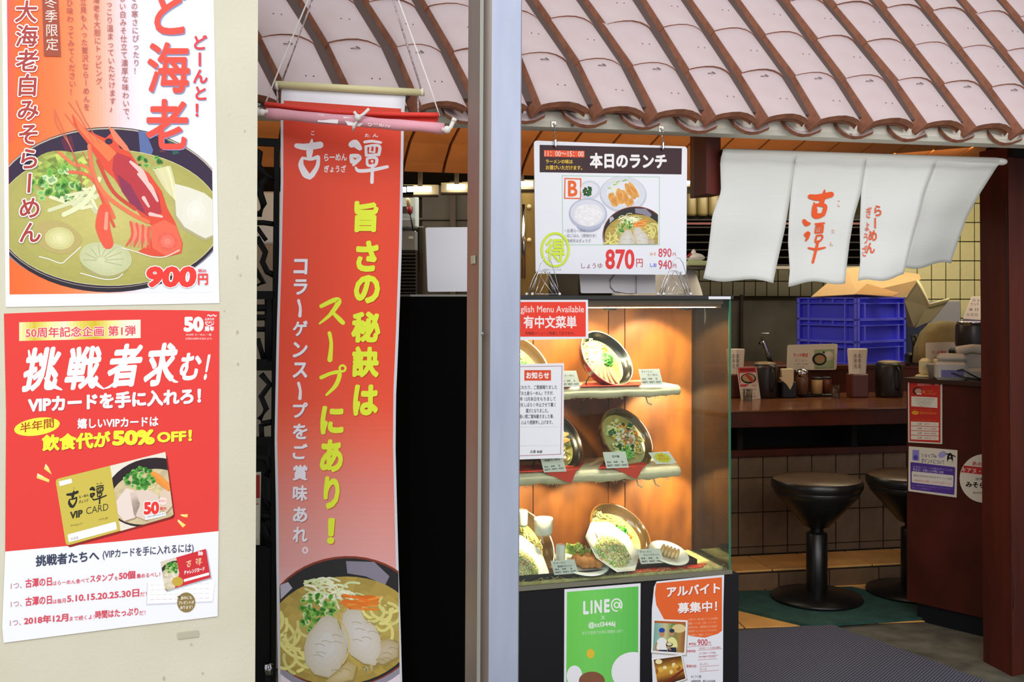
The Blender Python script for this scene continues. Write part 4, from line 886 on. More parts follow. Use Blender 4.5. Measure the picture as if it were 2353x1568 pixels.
def bowl(label, px, py, Y, apx, ratio, phi, cat='bowl', outer=lac, inner=lac, rim=lac, sp=soup, deep=.42, zfloor=None, level=.26, group='ramen bowls in the food case', stand=True):
    M = frame_of(px, py, Y, ratio, phi); r = apx / F * Y
    t = thing('ramen_bowl' if cat == 'bowl' else 'food_plate', label, cat, M.translation.copy() - Vector((0, 0, r)), group)
    b = MB(); prof = [(.0, -deep * r), (.38 * r, -deep * r), (.42 * r, -deep * r + .04 * r), (.84 * r, -deep * .86 * r), (.965 * r, -deep * .45 * r), (.995 * r, -.03 * r)]
    b.lathe(prof, outer, M, 40); b.lathe([(.995 * r, -.03 * r), (1.0 * r, 0), (.975 * r, .004 * r), (.955 * r, -.01 * r)], rim, M, 40); b.lathe([(.955 * r, -.01 * r), (.92 * r, -.12 * r), (.8 * r, -.26 * r), (.5 * r, -.35 * r), (0, -.36 * r)], inner, M, 40)
    b.build('bowl_body', t)
    b = MB(); rs = (.955 - level * .55) * r; b.lathe([(rs, -level * r), (rs * .5, -level * r + .001), (0, -level * r + .001)], sp, M, 40); b.build('soup', t)
    MS = M @ Matrix.Translation((0, 0, -level * r))
    if stand and zfloor is not None:
        b = MB(); bc = M.translation - M.to_3x3().col[2] * deep * r
        for sx in (-.35, .35):
            q = M @ Vector((sx * r, -.78 * r * (1 if M.to_3x3().col[1].z > 0 else -1), -deep * .5 * r)); f0 = Vector((q.x, q.y - .012, zfloor)); b.tube([f0 + Vector((0, 0, .012)), f0, Vector((q.x, q.y + .03, zfloor)), bc + Vector((sx * .3 * r, .01, 0))], .0018, WIRE, 5)
        b.build('wire_stand', t)
    return t, M, MS, r
ell_pts = lambda a, b_, n=14, w_=0: [(a * math.cos(6.2832 * k / n) * (1 + w_ * math.sin(k * 2.1)), b_ * math.sin(6.2832 * k / n) * (1 + w_ * math.cos(k * 1.7))) for k in range(n)]
Y1 = 3.17
# 1 sliced pork ramen, top shelf
t, M, MS, r = bowl('black ramen bowl with a fan of pork slices on the top shelf', 1396, 822, 3.2, 74, .62, 46, outer=lacred, inner=lac, rim=mat('silver_dot_rim', 'c8bfae', .2, metal=.6), zfloor=Z1 + .002)
noodles(t, MS, -.035, .01, .03, 50, cab, .0024, .03, 'cabbage_shreds'); noodles(t, MS, -.035, -.02, .035, 24)
bits(t, MS, -.02, .042, .012, 12, [carrot], .004, 'carrot_bits')
for i in range(8):
    a = R(200 + i * 19); c = Vector((.015 + .038 * math.cos(a), -.012 + .036 * math.sin(a), 0)); T = MS @ Matrix.Translation((c.x, c.y, .004 + .0012 * i)) @ Matrix.Rotation(a + R(90), 4, 'Z') @ Matrix.Rotation(R(14), 4, 'Y')
    slab(T, ell_pts(.0155, .031, 16, .03), .0035, pork, porke).build('pork_slice', t)
onions(t, MS, .004, .016, .021, .022, 190, .0052)
# 0 ramen top left
t, M, MS, r = bowl('black bowl of onion ramen on the top shelf, half behind the steel post', 1198, 838, 3.13, 82, .62, 46, outer=lac, inner=goldi, rim=mat('silver_dot_rim', 'c8bfae'), zfloor=Z1 + .002)
noodles(t, MS, -.03, .01, .05, 60, cab, .0024, .03, 'cabbage_shreds'); onions(t, MS, .012, .018, .021, .022, 170, .0052); bits(t, MS, .035, .006, .01, 10, [carrot], .004, 'carrot_bits')
slab(MS @ Matrix.Translation((0, -.03, .003)), ell_pts(.032, .022, 14), .004, pork, porke).build('pork_slice', t)
# 2 vegetable ramen
t, M, MS, r = bowl('amber bowl of vegetable ramen with seafood and corn on the middle shelf', 1442, 1005, 3.225, 76, .64, 43, outer=brownrim, inner=goldi, rim=goldl, zfloor=Z2 + .002, level=.2)
noodles(t, MS, 0, 0, .055, 30)
bits(t, MS, -.005, .0, .062, 90, [cab, cab, squid], .0075, 'cabbage_pieces', .008); bits(t, MS, 0, .0, .062, 70, [corn], .0032, 'corn_kernels', .018, flat_=1); bits(t, MS, .0, .012, .05, 16, [carrot], .007, 'carrot_slices', .016, flat_=.25)
bits(t, MS, 0, .02, .05, 12, [pinkf, pork], .0065, 'fish_cake', .018, flat_=.4); bits(t, MS, .0, .0, .035, 10, [squid], .008, 'squid_pieces', .02)
for i, (x, y) in enumerate(((-.025, .028), (-.045, -.03), (.022, -.002), (.03, -.02), (-.012, .05), (.005, -.045))):
    b = MB(); T = MS @ Matrix.Translation((x, y, .012)) @ Matrix.Rotation(i * 1.3, 4, 'Z'); b.grid(lambda u, v: T @ Vector(((u - .5) * .024, (v - .5) * .014, .006 * math.sin(u * 7) + .003 * math.sin(v * 9))), 6, 4, leafm, True, Vector((0, 0, -.0008))); b.build('green_leaf', t)
noodles(t, MS, .03, -.035, .018, 26, grl, .0026, .022, 'green_stalks', .006, .014)
# 3 mid left
t, M, MS, r = bowl('brown bowl of seafood ramen on the middle shelf, half behind the white notice', 1278, 1008, 3.165, 80, .60, 44, outer=brownrim, inner=lac, rim=brownrim, zfloor=Z2 + .002)
noodles(t, MS, 0, 0, .055, 40)
for i in range(7): slab(MS @ Matrix.Translation((.012 + .006 * (i % 3), -.03 + .013 * i, .008)) @ Matrix.Rotation(.5 + .1 * i, 4, 'Z'), ell_pts(.026, .0075, 12), .008, mat('fried_dumpling', 'e8c89c', .45, noise=.3, scale=40, col2='d8964c'), squid).build('dumpling', t)
noodles(t, MS, .04, -.01, .02, 22, squid, .004, .025, 'bean_sprouts', .004, .012)
# 4 bottom right ramen
t, M, MS, r = bowl('amber bowl of onion ramen leaning behind the white fried rice plate on the case floor', 1427, 1220, 3.25, 80, .53, 58, outer=goldl, inner=goldi, rim=goldl, sp=souplt, zfloor=ZB + .004)
noodles(t, MS, -.03, .01, .05, 50, nood, .0022, .04); onions(t, MS, .008, .016, .022, .024, 200, .0052); bits(t, MS, .035, .02, .01, 12, [carrot], .0045, 'carrot_bits'); slab(MS @ Matrix.Translation((.055, -.018, .004)), ell_pts(.03, .02, 14), .004, pork, porke).build('pork_slice', t)
# 5 bottom left ramen
t, M, MS, r = bowl('large amber bowl of onion ramen on the case floor beside the steel post', 1200, 1246, 3.17, 92, .6, 47, outer=goldl, inner=goldi, rim=mat('silver_dot_rim', 'c8bfae'), sp=souplt, zfloor=ZB + .004)
noodles(t, MS, 0, 0, .075, 90, nood, .0024, .045); onions(t, MS, .012, .0, .03, .026, 260, .0055); noodles(t, MS, .05, -.002, .018, 24, carrot, .0014, .03, 'carrot_shreds', .004, .01)
def rice_plate(label, px, py, Y, apx, ratio, phi):
    M = frame_of(px, py, Y, ratio, phi); r = apx / F * Y; t = thing('rice_plate', label, 'plate', M.translation - Vector((0, 0, r)), 'fried rice plates')
    S = M @ Matrix.Diagonal((1, .72, 1, 1)) if False else M
    b = MB(); b.lathe([(0, -.26 * r), (.55 * r, -.26 * r), (.9 * r, -.08 * r), (1.0 * r, 0), (.97 * r, .015 * r), (.86 * r, -.06 * r), (.55 * r, -.18 * r), (0, -.2 * r)], wht, M @ Matrix.Rotation(R(22.5), 4, 'Z'), 8, smooth=False); b.build('octagonal_plate', t)
    MS = M @ Matrix.Translation((0, -.0, -.16 * r)); bits(t, MS, .01, -.008, .64 * r, 620, [ricem] * 9 + [squid, squid, grl], .0032, 'fried_rice', .3 * r, flat_=.8)
    b = MB(); b.lathe([(.64 * r, -.005), (.5 * r, .1 * r), (.3 * r, .22 * r), (0, .27 * r)], ricem, MS @ Matrix.Translation((.01, -.008, 0)), 16); b.build('rice_mound', t); bits(t, MS, .01, -.008, .5 * r, 18, [pinkf, pork], .004, 'pork_bits', .32 * r)
rice_plate('white octagonal plate of fried rice tilted in front of the amber ramen bowl at right', 1408, 1256, 3.165, 74, .50, 56)
rice_plate('white octagonal plate of fried rice beside the steel post, case floor', 1198, 1292, 3.085, 76, .55, 52)
def oval_plate(name, label, px, py, Y, apx, ratio, phi, sy=.72):
    M = frame_of(px, py, Y, ratio, phi); r = apx / F * Y; t = thing(name, label, 'plate', M.translation - Vector((0, 0, .02)))
    b = MB(); b.lathe([(0, -.014), (.5 * r, -.014), (.96 * r, -.002), (r, .0), (.96 * r, .002), (.55 * r, -.008), (0, -.009)], wht, M @ Matrix.Diagonal((1, sy, 1, 1)), 36); b.build('oval_plate', t); return t, M, r
t, M, r = oval_plate('chicken_plate', 'white oval plate of fried chicken and lettuce at the front of the case', 1338, 1290, 3.125, 64, .42, 80, .8)
for i, (x, y, k) in enumerate(((-.018, -.012, .017), (.004, -.02, .018), (.024, -.014, .017), (.044, -.012, .016), (.012, .004, .016), (.034, .006, .015))):
    b = MB(); b.ball(M @ Vector((x, y, .012)), k, fry, 1.05, .8, .95, seg=14, rings=10, wob=.13); b.build('chicken_piece', t)
for i in range(7):
    T = M @ Matrix.Translation((-.035 + .013 * i, .022 + .004 * (i % 2), .018)) @ Matrix.Rotation(i * .9, 4, 'Z') @ Matrix.Rotation(.8, 4, 'X'); b = MB()
    b.grid(lambda u, v: T @ Vector(((u - .5) * .036, (v - .5) * .03, .006 * math.sin(u * 9 + i) * (1 + v) + .004 * math.cos(v * 8))), 9, 6, lett, True, Vector((0, 0, -.0006))); b.build('lettuce_leaf', t)
t, M, r = oval_plate('dumpling_plate', 'white oval plate of fried dumplings at the right end of the case floor', 1537, 1271, 3.21, 49, .42, 74, .85)
gy = mat('gyoza_skin', 'f0e4c4', .4, noise=.3, scale=30, col2='e0a850')
for i in range(5):
    T = M @ Matrix.Translation((-.022 + .011 * i, -.002 - .001 * i, .008)) @ Matrix.Rotation(R(78), 4, 'Z'); b = MB(); b.ball(T @ Vector((0, 0, 0)), .024, gy, 1.0, .28, .5, M=T.to_3x3(), seg=12, rings=6); b.build('gyoza', t)
for lb, px, py, Y, k in (('white cup behind the leftmost ramen bowl, next to the steel post', 1202, 1192, 3.2, .014), ('white jar standing behind the large onion ramen bowl', 1249, 1209, 3.16, .028), ('small white soup cup between the onion ramen and the chicken plate', 1288, 1272, 3.1, .014)):
    t = thing('white_cup', lb, 'cup', P(px, py + 20, Y)); q = P(px, py, Y); q.z -= .026 * (k / .028 if k > .02 else .9); b = MB(); b.lathe([(.0, 0), (k * .8, 0), (k * .95, .008), (k, .045 * (1 if k > .02 else .9)), (k * .96, .05 * (1 if k > .02 else .9)), (k * .84, .049), (0, .047)], wht, Matrix.Translation(q), 24); b.build('cup_body', t)
trm = mat('dark_tray', '1e1d20', .3)
def tray(label, pxa, pxb, d0, d1):
    s0, s1 = sof(pxb, d0), sof(pxa, d0); b = MB(); z = ZB + .004; t = thing('serving_tray', label, 'tray', loc((s0 + s1) / 2, (d0 + d1) / 2, z), 'dark serving trays')
    lbox(b, s0, s1, d0, d1, z, z + .004, trm); b.build('tray_base', t)
    b = MB(); lbox(b, s0, s1, d0, d0 + .004, z, z + .016, trm); lbox(b, s0, s1, d1 - .004, d1, z, z + .016, trm); lbox(b, s0, s0 + .004, d0, d1, z, z + .016, trm); lbox(b, s1 - .004, s1, d0, d1, z, z + .016, trm); b.build('tray_rim', t)
tray('dark lacquer tray under the fried rice and dumpling plates', 1396, 1602, .055, .22); tray('dark lacquer tray under the chicken plate at the front left of the case', 1170, 1404, .02, .2)
# small name cards
def card3(label, pts, d, lines, star=False):
    s_ = fac(d); t = thing('name_card', label, 'card', base_of(s_, pts), 'name cards in the food case')
    sheet(s_, pts, mat('card_white', 'f2f0ea', .4), t, 'card', .0012); p = Print(s_.back(-.0003)); (ax, ay), (bx, by), (cx_, cy), (dx, dy) = pts
    def q(u, v): return (ax + (bx - ax) * u + (dx - ax) * v, ay + (by - ay) * u + (dy - ay) * v)
    if star:
        p.poly([q(.5 + (.42 if k % 2 else .34) * math.cos(k * .2618), .5 + (.47 if k % 2 else .37) * math.sin(k * .2618)) for k in range(24)], 'ecdf3c', 1)
    for tx, u0, v0, u1, v1, c in lines:
        p.xf = lambda x, y: q(x, y); p.text(tx, u0, v0, u1, v1, c, 2, .02); p.xf = None
    p.build('printed_lettering', t)
k_ = '50585c'; nums = lambda: [('醤油', .08, .56, .25, .68, k_), ('味噌', .38, .56, .55, .68, k_), ('塩', .72, .56, .8, .68, k_), ('880円', .06, .76, .3, .9, k_), ('900円', .38, .76, .62, .9, k_), ('950円', .7, .76, .94, .9, k_)]
card3('white name card at the right end of the top shelf beside the sliced pork ramen', [(1467, 849), (1515, 848), (1524, 884), (1475, 885)], .03, [('チャーシュー', .12, .08, .7, .24, k_), ('らーめん', .38, .3, .86, .44, k_)] + nums())
card3('white name card on the top shelf left of the sliced pork ramen', [(1280, 853), (1324, 852), (1334, 889), (1290, 890)], .03, [('味噌らーめん', .08, .22, .82, .36, k_)] + nums())
card3('white name card on the middle shelf just under the white notice', [(1242, 1055), (1292, 1050), (1302, 1084), (1250, 1086)], .02, [('特盛らーめん', .16, .06, .88, .24, k_)] + nums())
card3('white name card in front of the vegetable ramen on the middle shelf', [(1385, 1040), (1437, 1038), (1445, 1075), (1394, 1077)], .02, [('菜中麺', .36, .2, .68, .36, k_)] + nums())
card3('tilted card with a yellow starburst and red lettering at the middle shelf end', [(1490, 1041), (1537, 1038), (1556, 1065), (1508, 1067)], .02, [('店長', .38, .2, .62, .42, 'e85030'), ('オススメ', .26, .48, .74, .7, 'e85030')], True)
card3('white name card between the fried rice and dumpling plates', [(1463, 1263), (1517, 1261), (1526, 1294), (1473, 1297)], .03, [('チャーハン', .1, .1, .6, .26, k_), ('ぎょうざセット', .22, .32, .88, .46, k_)] + nums())
card3('white name card in front of the fried chicken plate', [(1265, 1290), (1320, 1286), (1329, 1318), (1274, 1322)], .012, [('チャーハン', .1, .1, .6, .26, k_), ('唐揚げセット', .22, .34, .84, .5, k_)] + nums())
# signs taped on the glass
SG = fac(-.0035)
t, p = poster(SG, 'menu_sign', 'red sign saying English menu available taped to the case glass', 'sign', [(1166, 688), (1351, 687), (1352, 778), (1166, 783)], PAPER, off=.0006)
p.rect(1170, 694, 1346, 774, 'f2402c', 1); p.text('English Menu Available', 1180, 703, 1342, 723, 'fbe4dc', 2, .01); p.text('有中文菜単', 1203, 726, 1325, 755, 'fbecea', 2, .03); p.text('外国語メニューご用意しております。', 1207, 762, 1320, 770, '6c1c14', 2, .02); p.build('printed_lettering', t)
t, p = poster(SG, 'notice_sheet', 'white customer notice with a red heading taped to the case glass', 'sign', [(1150, 838), (1296, 835), (1295, 1053), (1150, 1058)], PAPER, off=.0006)
for q in ([(1155, 843), (1292, 841), (1292, 842.2), (1155, 844.2)], [(1291, 841), (1292.3, 841), (1289, 1044), (1287.8, 1044)], [(1155, 1049), (1290, 1043.4), (1290, 1044.8), (1155, 1050.4)]): p.poly(q, 'b07880', 1)
p.rect(1205, 851, 1266, 875, 'e4502e', 1); p.text('お知らせ', 1209, 855, 1262, 871, 'fff4f0', 2, .04)
for i, (tx, x0, x1) in enumerate((('永きにわたり、ご愛顧賜りました', 1178, 1280), ('「お土産らーめん」ですが、', 1195, 1272), ('2016年 12月末日をもちまして', 1180, 1277), ('販売をしばらく中止させて戴く', 1183, 1277), ('運びとなりました。', 1208, 1260), ('長い間ご賞味戴きました事、', 1194, 1273), ('心より感謝申し上げます。', 1198, 1270))): p.text(tx, x0, 886 + i * 13.4, x1, 895.5 + i * 13.4, '4a4c58', 2, .008, sl=-.008)
for y in (982, 1025): p.poly([(1160, y), (1284, y - 1), (1284, y - .4), (1160, y + .7)], 'd0d4dc', 1)
p.text('古潭 本部', 1218, 1035, 1246, 1042, '3c3c44', 2, .03); p.build('printed_lettering', t)
# posters on the black base
BS = fac(-.0006); PT = [(1297, 1355), (1472, 1341), (1470, 1580), (1296, 1580)]
t, p = poster(BS, 'green_poster', 'green poster with white lettering on the black base below the food case', 'poster', PT, PAPER)
gp = [(1303, 1361), (1467, 1348), (1466, 1580), (1301, 1580)]; p.strips([(1303, 1361), (1467, 1348), (1466, 1580), (1301, 1580)], ['74d858', '7cdc64', '74d464', '62c854'], 1, 12)
for ch_, a_, b_ in (('L', 1340, 1353), ('I', 1357, 1361.5), ('N', 1366, 1383), ('E', 1388, 1401)): p.text(ch_, a_, 1382 - (a_ - 1340) * .09, b_, 1413 - (a_ - 1340) * .09, 'f8fbf8', 3, .045, sl=-.07)
p.ell(1417, 1391, 13.5, 15.5, 0, 'f8fbf8', 3, 30); p.ell(1417, 1391, 10.5, 12.5, 0, '78d85e', 4, 30); p.ell(1417, 1391, 7, 7.5, 0, 'f8fbf8', 5, 24); p.ell(1417, 1391, 4, 4.8, 0, '78d85e', 6, 20); p.brush([(1424, 1386), (1424.5, 1396), (1428, 1396)], 3, 'f8fbf8', 5); p.poly([(1419, 1400), (1430, 1399), (1433, 1406), (1420, 1409)], '78d85e', 4.5)
p.brush([(1382, 1416), (1389, 1424)], 1.3, 'e8f8e0', 3); p.brush([(1389, 1416), (1382, 1424)], 1.3, 'e8f8e0', 3); p.text('@ccl3446j', 1352, 1431, 1414, 1446, 'f4fbf0', 3, .03, sl=-.06); p.text('友だち登録でお得な情報を GET！', 1337, 1452, 1431, 1460, 'd8f4cc', 3, .0, sl=-.06)
p.clip = [(1303, 1361), (1467, 1348), (1466, 1580), (1301, 1580)]
# plain generic shapes stand in for the cartoon figures
p.ell(1357, 1503, 9, 11, 0, 'f0c83c', 3, 20); p.ell(1455, 1545, 50, 46, 0, 'f6f6fa', 3, 36); p.ell(1360, 1566, 30, 22, 0, '8a5a40', 4, 26); p.ell(1320, 1554, 18, 24, 0, 'f6f6fa', 3, 24); p.clip = None
p.build('printed_picture', t)
PJ = [(1509, 1337), (1664, 1321), (1662, 1400), (1661, 1580), (1500, 1580), (1497, 1480), (1498, 1400), (1503, 1350)]
t, p = poster(BS, 'job_poster', 'orange and white staff wanted poster on the black base at right', 'poster', PJ, PAPER)
p.poly([(1508, 1341), (1659, 1327), (1659, 1450), (1650, 1457), (1620, 1466), (1590, 1463), (1555, 1449), (1525, 1422), (1508, 1390), (1505, 1365)], 'ee6a30', 1)
p.text('アルバイト', 1532, 1349, 1655, 1373, 'fff6f0', 3, .04, sl=-.08, shadow=('b43c20', 1.3)); p.text('募集中！', 1557, 1386, 1648, 1411, 'fff6f0', 3, .028, sl=-.06, shadow=('b43c20', 1.3))
for i, tx in enumerate(('古潭では一緒に働いてくれる仲間を', '募集しています。学生、フリーター、', '主婦の方も、未経験の方も大歓迎！', '短時間でもフルタイムでもまずは', 'お気軽にご連絡ください♪')): p.text(tx, 1582, 1422 + i * 9, 1650 - (10 if i == 4 else 0) - i, 1427.5 + i * 9, 'f8c8a0', 3, .0, sl=-.05)
p.ell(1585, 1480.5, 2, 2.4, 0, 'd05058', 3, 8); p.text('時給', 1588, 1477, 1600, 1484, 'd05058', 3, .0); p.text('900', 1603, 1470, 1626, 1484, 'd04858', 3, .01, sl=-.03); p.text('円', 1628, 1475, 1633, 1482, 'd06068', 3)
for x0, y0, x1, y1 in ((1577, 1487, 1636, 1483), (1604, 1495, 1659, 1491), (1604, 1509, 1650, 1506), (1604, 1517, 1648, 1514), (1607, 1533, 1652, 1529), (1607, 1544, 1652, 1540)): p.poly([(x0, y0), (x1, y1), (x1, y1 + .8), (x0, y0 + .8)], 'd06870', 2)
p.text('勤務時間', 1577, 1494, 1598, 1500, 'd05058', 3); p.text('(9:00～11:00出勤)', 1607, 1488, 1656, 1494, 'c07078', 3, 0, sl=-.05); p.text('(11:00～17:00)', 1607, 1500, 1645, 1506, 'c07078', 3, 0, sl=-.05); p.text('(17:00～22:00)', 1607, 1509, 1644, 1514, 'c07078', 3, 0, sl=-.05); p.text('業務内容：', 1577, 1528, 1602, 1535, 'd05058', 3); p.text('キッチン', 1608, 1524, 1628, 1531, 'c07078', 3, 0, sl=-.04); p.text('ホール', 1608, 1536, 1624, 1542, 'c07078', 3, 0, sl=-.04); p.text('※シフト制', 1588, 1552, 1611, 1559, '6c6c74', 3); p.text('※勤務時間、曜日は応相談', 1588, 1563, 1644, 1569, '6c6c74', 3)
def photo1(q):
    (x0, y0), (x1, y1), (x2, y2), (x3, y3) = q
    p.poly([(x + 2, y + 3) for x, y in q], 'b8b0a8', 3); p.poly(q, 'f6f4f0', 4)
photo1([(1500, 1423), (1580, 1426), (1576, 1506), (1496, 1500)])
p.clip = [(1504, 1427), (1576, 1430), (1572, 1501), (1500, 1496)]
p.strips([(1500, 1425), (1578, 1427), (1576, 1503), (1496, 1500)], ['6cac9c', '9cc0b0', 'd8c890', '6c8c50', 'b88c4c', '8c5a34'], 5, 20); p.rect(1500, 1424, 1578, 1432, 'b86030', 5.5, sl=.03); p.ell(1560, 1445, 16, 10, 0, 'e8d090', 5.6, 14)
for cx_, cy, k, c2, hat in ((1521, 1470, 1.0, 'f4f4f0', '2848a8'), (1544, 1468, .85, 'f0eca0', '303c50')):
    p.ell(cx_, cy + 18 * k, 15 * k, 22 * k, 0, c2, 6, 20); p.rect(cx_ - 12 * k, cy + 24 * k, cx_ + 12 * k, cy + 40 * k, '2c3044', 7); p.ell(cx_, cy - 14 * k, 6.5 * k, 8.5 * k, 0, 'c89068', 7, 16); p.ell(cx_, cy - 21 * k, 7 * k, 5.5 * k, 0, hat, 8, 14); p.brush([(cx_ - 12 * k, cy + 8 * k), (cx_ - 14 * k, cy + 22 * k), (cx_ - 4 * k, cy + 30 * k)], 4 * k, 'c08a64', 7)
p.ell(1538, 1482, 8, 5, 0, '2c2a28', 9, 14); p.ell(1538, 1481, 6, 3.5, 0, 'e8e0b0', 10, 12); p.clip = None
photo1([(1497, 1514), (1567, 1504), (1578, 1561), (1512, 1585)])
p.clip = [(1502, 1517), (1565, 1508), (1575, 1560), (1512, 1580)]; p.strips([(1497, 1514), (1567, 1504), (1578, 1565), (1510, 1585)], ['3c2010', '8c5c20', 'd8a840', 'c88c34', '6c3c18', '2c1810'], 5, 16, True)
for i in range(9): p.ell(random.uniform(1505, 1568), random.uniform(1518, 1545), random.uniform(3, 8), random.uniform(3, 7), 0, random.choice(('f4e090', 'e8b850', 'a86428', 'f8ecb0')), 6, 12)
p.brush([(1530, 1570), (1570, 1540)], 5, '7c2c18', 7); p.clip = None; p.build('printed_picture', t)

# ================================================================ black cabinet with white board, left of the post
t = thing('black_cabinet', 'tall plain black cabinet end standing between the red banner and the steel post', 'cabinet', loc(.84, .15, 0))
b = MB(); lbox(b, SL + .01, sof(943, .0), 0, .3, 0, 1.448, mat('matt_black', '050506', .9, spec=.04)); b.build('carcass', t); b = MB(); lbox(b, SL + .01, sof(943, 0) + .001, -.001, .301, 1.448, 1.4535, mat('edge_strip', '77736a', .4)); b.build('top_edge', t)
def rcard(sf, x0, y0, x1, y1, r, sl=0): return roundq([(x0, y0), (x1, y0 + sl * (x1 - x0)), (x1, y1 + sl * (x1 - x0)), (x0 + 5, y1)], r)
s_ = fac(.1); b = MB(); b.prism([s_.p(x, y) for x, y in rcard(s_, 978, 523, 1150, 671, 5, -.008)], V * .006, mat('white_board', 'd4d4d8', .3)); o = b.build('white_board'); o['label'] = 'blank white plastic board leaning on top of the black cabinet by the steel post'; o['category'] = 'board'
# ================================================================ lunch board and clips
LB = fac(.12)
t = thing('lunch_board', 'white lunch special board hanging from the beam above the food case', 'sign', LB.p(1400, 631))
bq = roundq([(1227, 323), (1579, 337), (1577, 632), (1231, 629)], 8); b = MB(); b.prism([LB.p(x, y) for x, y in bq], -LB.n * .004, mat('board_white', 'e9ecf2', .35)); b.build('board', t)
b = MB(); b.prism([LB.p(x + 3, y - 4, -.006) for x, y in bq[:12]] + [LB.p(1580, 345, -.006), LB.p(1229, 330, -.006)], -LB.n * .002, PAPER); b.build('rear_sheet', t) if False else b.bm.free()
p = Print(LB.back(-.0003)); p.poly([(1240, 333), (1567, 341), (1566, 401), (1240, 396)], '3a2228', 1); p.poly([(1250, 345), (1343, 347), (1343, 362), (1250, 360)], 'f05a30', 2); p.text('11：00～15：00', 1252, 347, 1341, 359, 'fbe0d4', 3, .01, sl=.01)
p.text('ラーメンの味は', 1254, 366, 1316, 376, 'e8c040', 3, .03, sl=.01); p.text('お選びいただけます。', 1254, 380, 1338, 390, 'e8c040', 3, .03, sl=.01); p.text('本日のランチ', 1355, 351, 1532, 387, 'f8f6f6', 3, .045, sl=.01)
for q in ([(1291, 403), (1516, 406), (1516, 407.6), (1291, 404.6)], [(1291, 562), (1516, 562), (1516, 563.6), (1291, 563.6)], [(1291, 403), (1292.6, 403), (1294, 563), (1292.4, 563)], [(1514.5, 406), (1516, 406), (1516, 563), (1514.5, 563)]): p.poly(q, 'b4dcc0', 1)
p.poly([(1297, 409), (1336, 410), (1335, 458), (1296, 457)], 'ee6c38', 2); p.poly([(1299.5, 412), (1333, 413), (1332.5, 455), (1299, 454.5)], 'f2f2f4', 3); p.text('B', 1305, 415, 1327, 452, 'f06a30', 4, .03)
p.clip = [(1293, 405), (1514, 407), (1514, 562), (1293, 562)]
p.ell(1355, 437, 25, 22, 0, 'd4d8e2', 1.5, 26); p.ell(1354, 436, 20, 16, 0, 'e6e9ef', 2, 26); rings_(p, 1350, 439, 10, 10, 26, 3, ('2c5a2c', '3f7a34', '1c4420'), r=4)
p.ell(1432, 447, 54, 42, 5, 'c8ccd8', 2, 40); p.ell(1432, 445, 51, 39, 5, 'dde1e9', 2.5, 40); p.ell(1432, 445, 38, 28, 5, 'e9ebf0', 3, 30)
for i in range(40): x = random.uniform(1396, 1455); y = random.uniform(415, 450); p.brush([(x, y), (x + 8, y + random.uniform(-5, 5))], 2, random.choice(('dfe8b4', 'c4dc84', '8cc05c', 'f0f0d4')), 4, 2)
for x, y, a, b_, g in ((1412, 462, 14, 10, 60), (1425, 452, 9, 20, -12), (1437, 455, 8, 20, -20), (1448, 440, 8, 21, -30), (1456, 437, 7, 20, -32), (1405, 452, 8, 9, 0), (1449, 464, 7, 10, -10)): p.ell(x, y, a, b_, g, 'd88c3c', 5, 16, var=.08, rings=3, col2='eab060', wob=.06)
p.ell(1353, 514, 30, 20, 0, 'a8adc4', 2, 30); p.ell(1351, 492, 44, 36, 4, 'bcc2d4', 3, 40); p.ell(1351, 490, 40, 31, 4, 'dde0ea', 4, 36); p.ell(1352, 494, 33, 25, 4, 'f0f0f0', 5, 30, var=.035, rings=6, wob=.05)
p.clip = [(1370, 405), (1512, 407), (1512, 561), (1384, 562)]; p.xf = lambda x, y: (1457 + .385 * (x - 790), 533 + .385 * (y - 1430)); ramen_print(p, 6); p.xf = None; p.clip = None
for i, (tx, x1) in enumerate((('・古潭らーめん', 1346), ('・白ごはん（漬物付き）', 1370), ('・海老天＆ぎょうざ', 1358))): p.text(tx, 1298, 526 + i * 11.5, x1, 534 + i * 11.5, '8c8c94', 22, 0)
yg = 'd8ee3c'
for k in range(30):
    a0, a1 = k * .2094, (k + 1) * .2094; p.brush([(1276 + 31 * math.cos(a0), 574 + 38 * math.sin(a0)), (1276 + 31 * math.cos(a1), 574 + 38 * math.sin(a1))], 5, yg, 23, 1)
p.text('得', 1254, 548, 1298, 602, yg, 23, .02); p.text('しょうゆ', 1336, 605, 1384, 617, '9c4050', 2, .0); p.text('870', 1391, 573, 1458, 619, 'e83c3c', 2, .03); p.text('円', 1462, 595, 1477, 614, 'd84c54', 2, .01)
p.text('みそ', 1493, 580, 1508, 588, 'e88c5c', 2, .02); p.text('890', 1513, 571, 1543, 591, 'd84858', 2, .01); p.text('円', 1546, 581, 1553, 589, 'd06068', 2); p.text('しお', 1494, 605, 1509, 614, '3c58d8', 2, .02); p.text('940', 1513, 598, 1544, 619, 'd84858', 2, .01); p.text('円', 1546, 607, 1554, 616, 'd06068', 2); p.text('※写真はイメージです', 1247, 618, 1290, 622, 'a0a4b0', 2); p.build('printed_picture', t)
chrome = mat('chrome', 'd0d0d4', .15, metal=1); dull = mat('galvanised', 'b0ada4', .35, metal=.8)
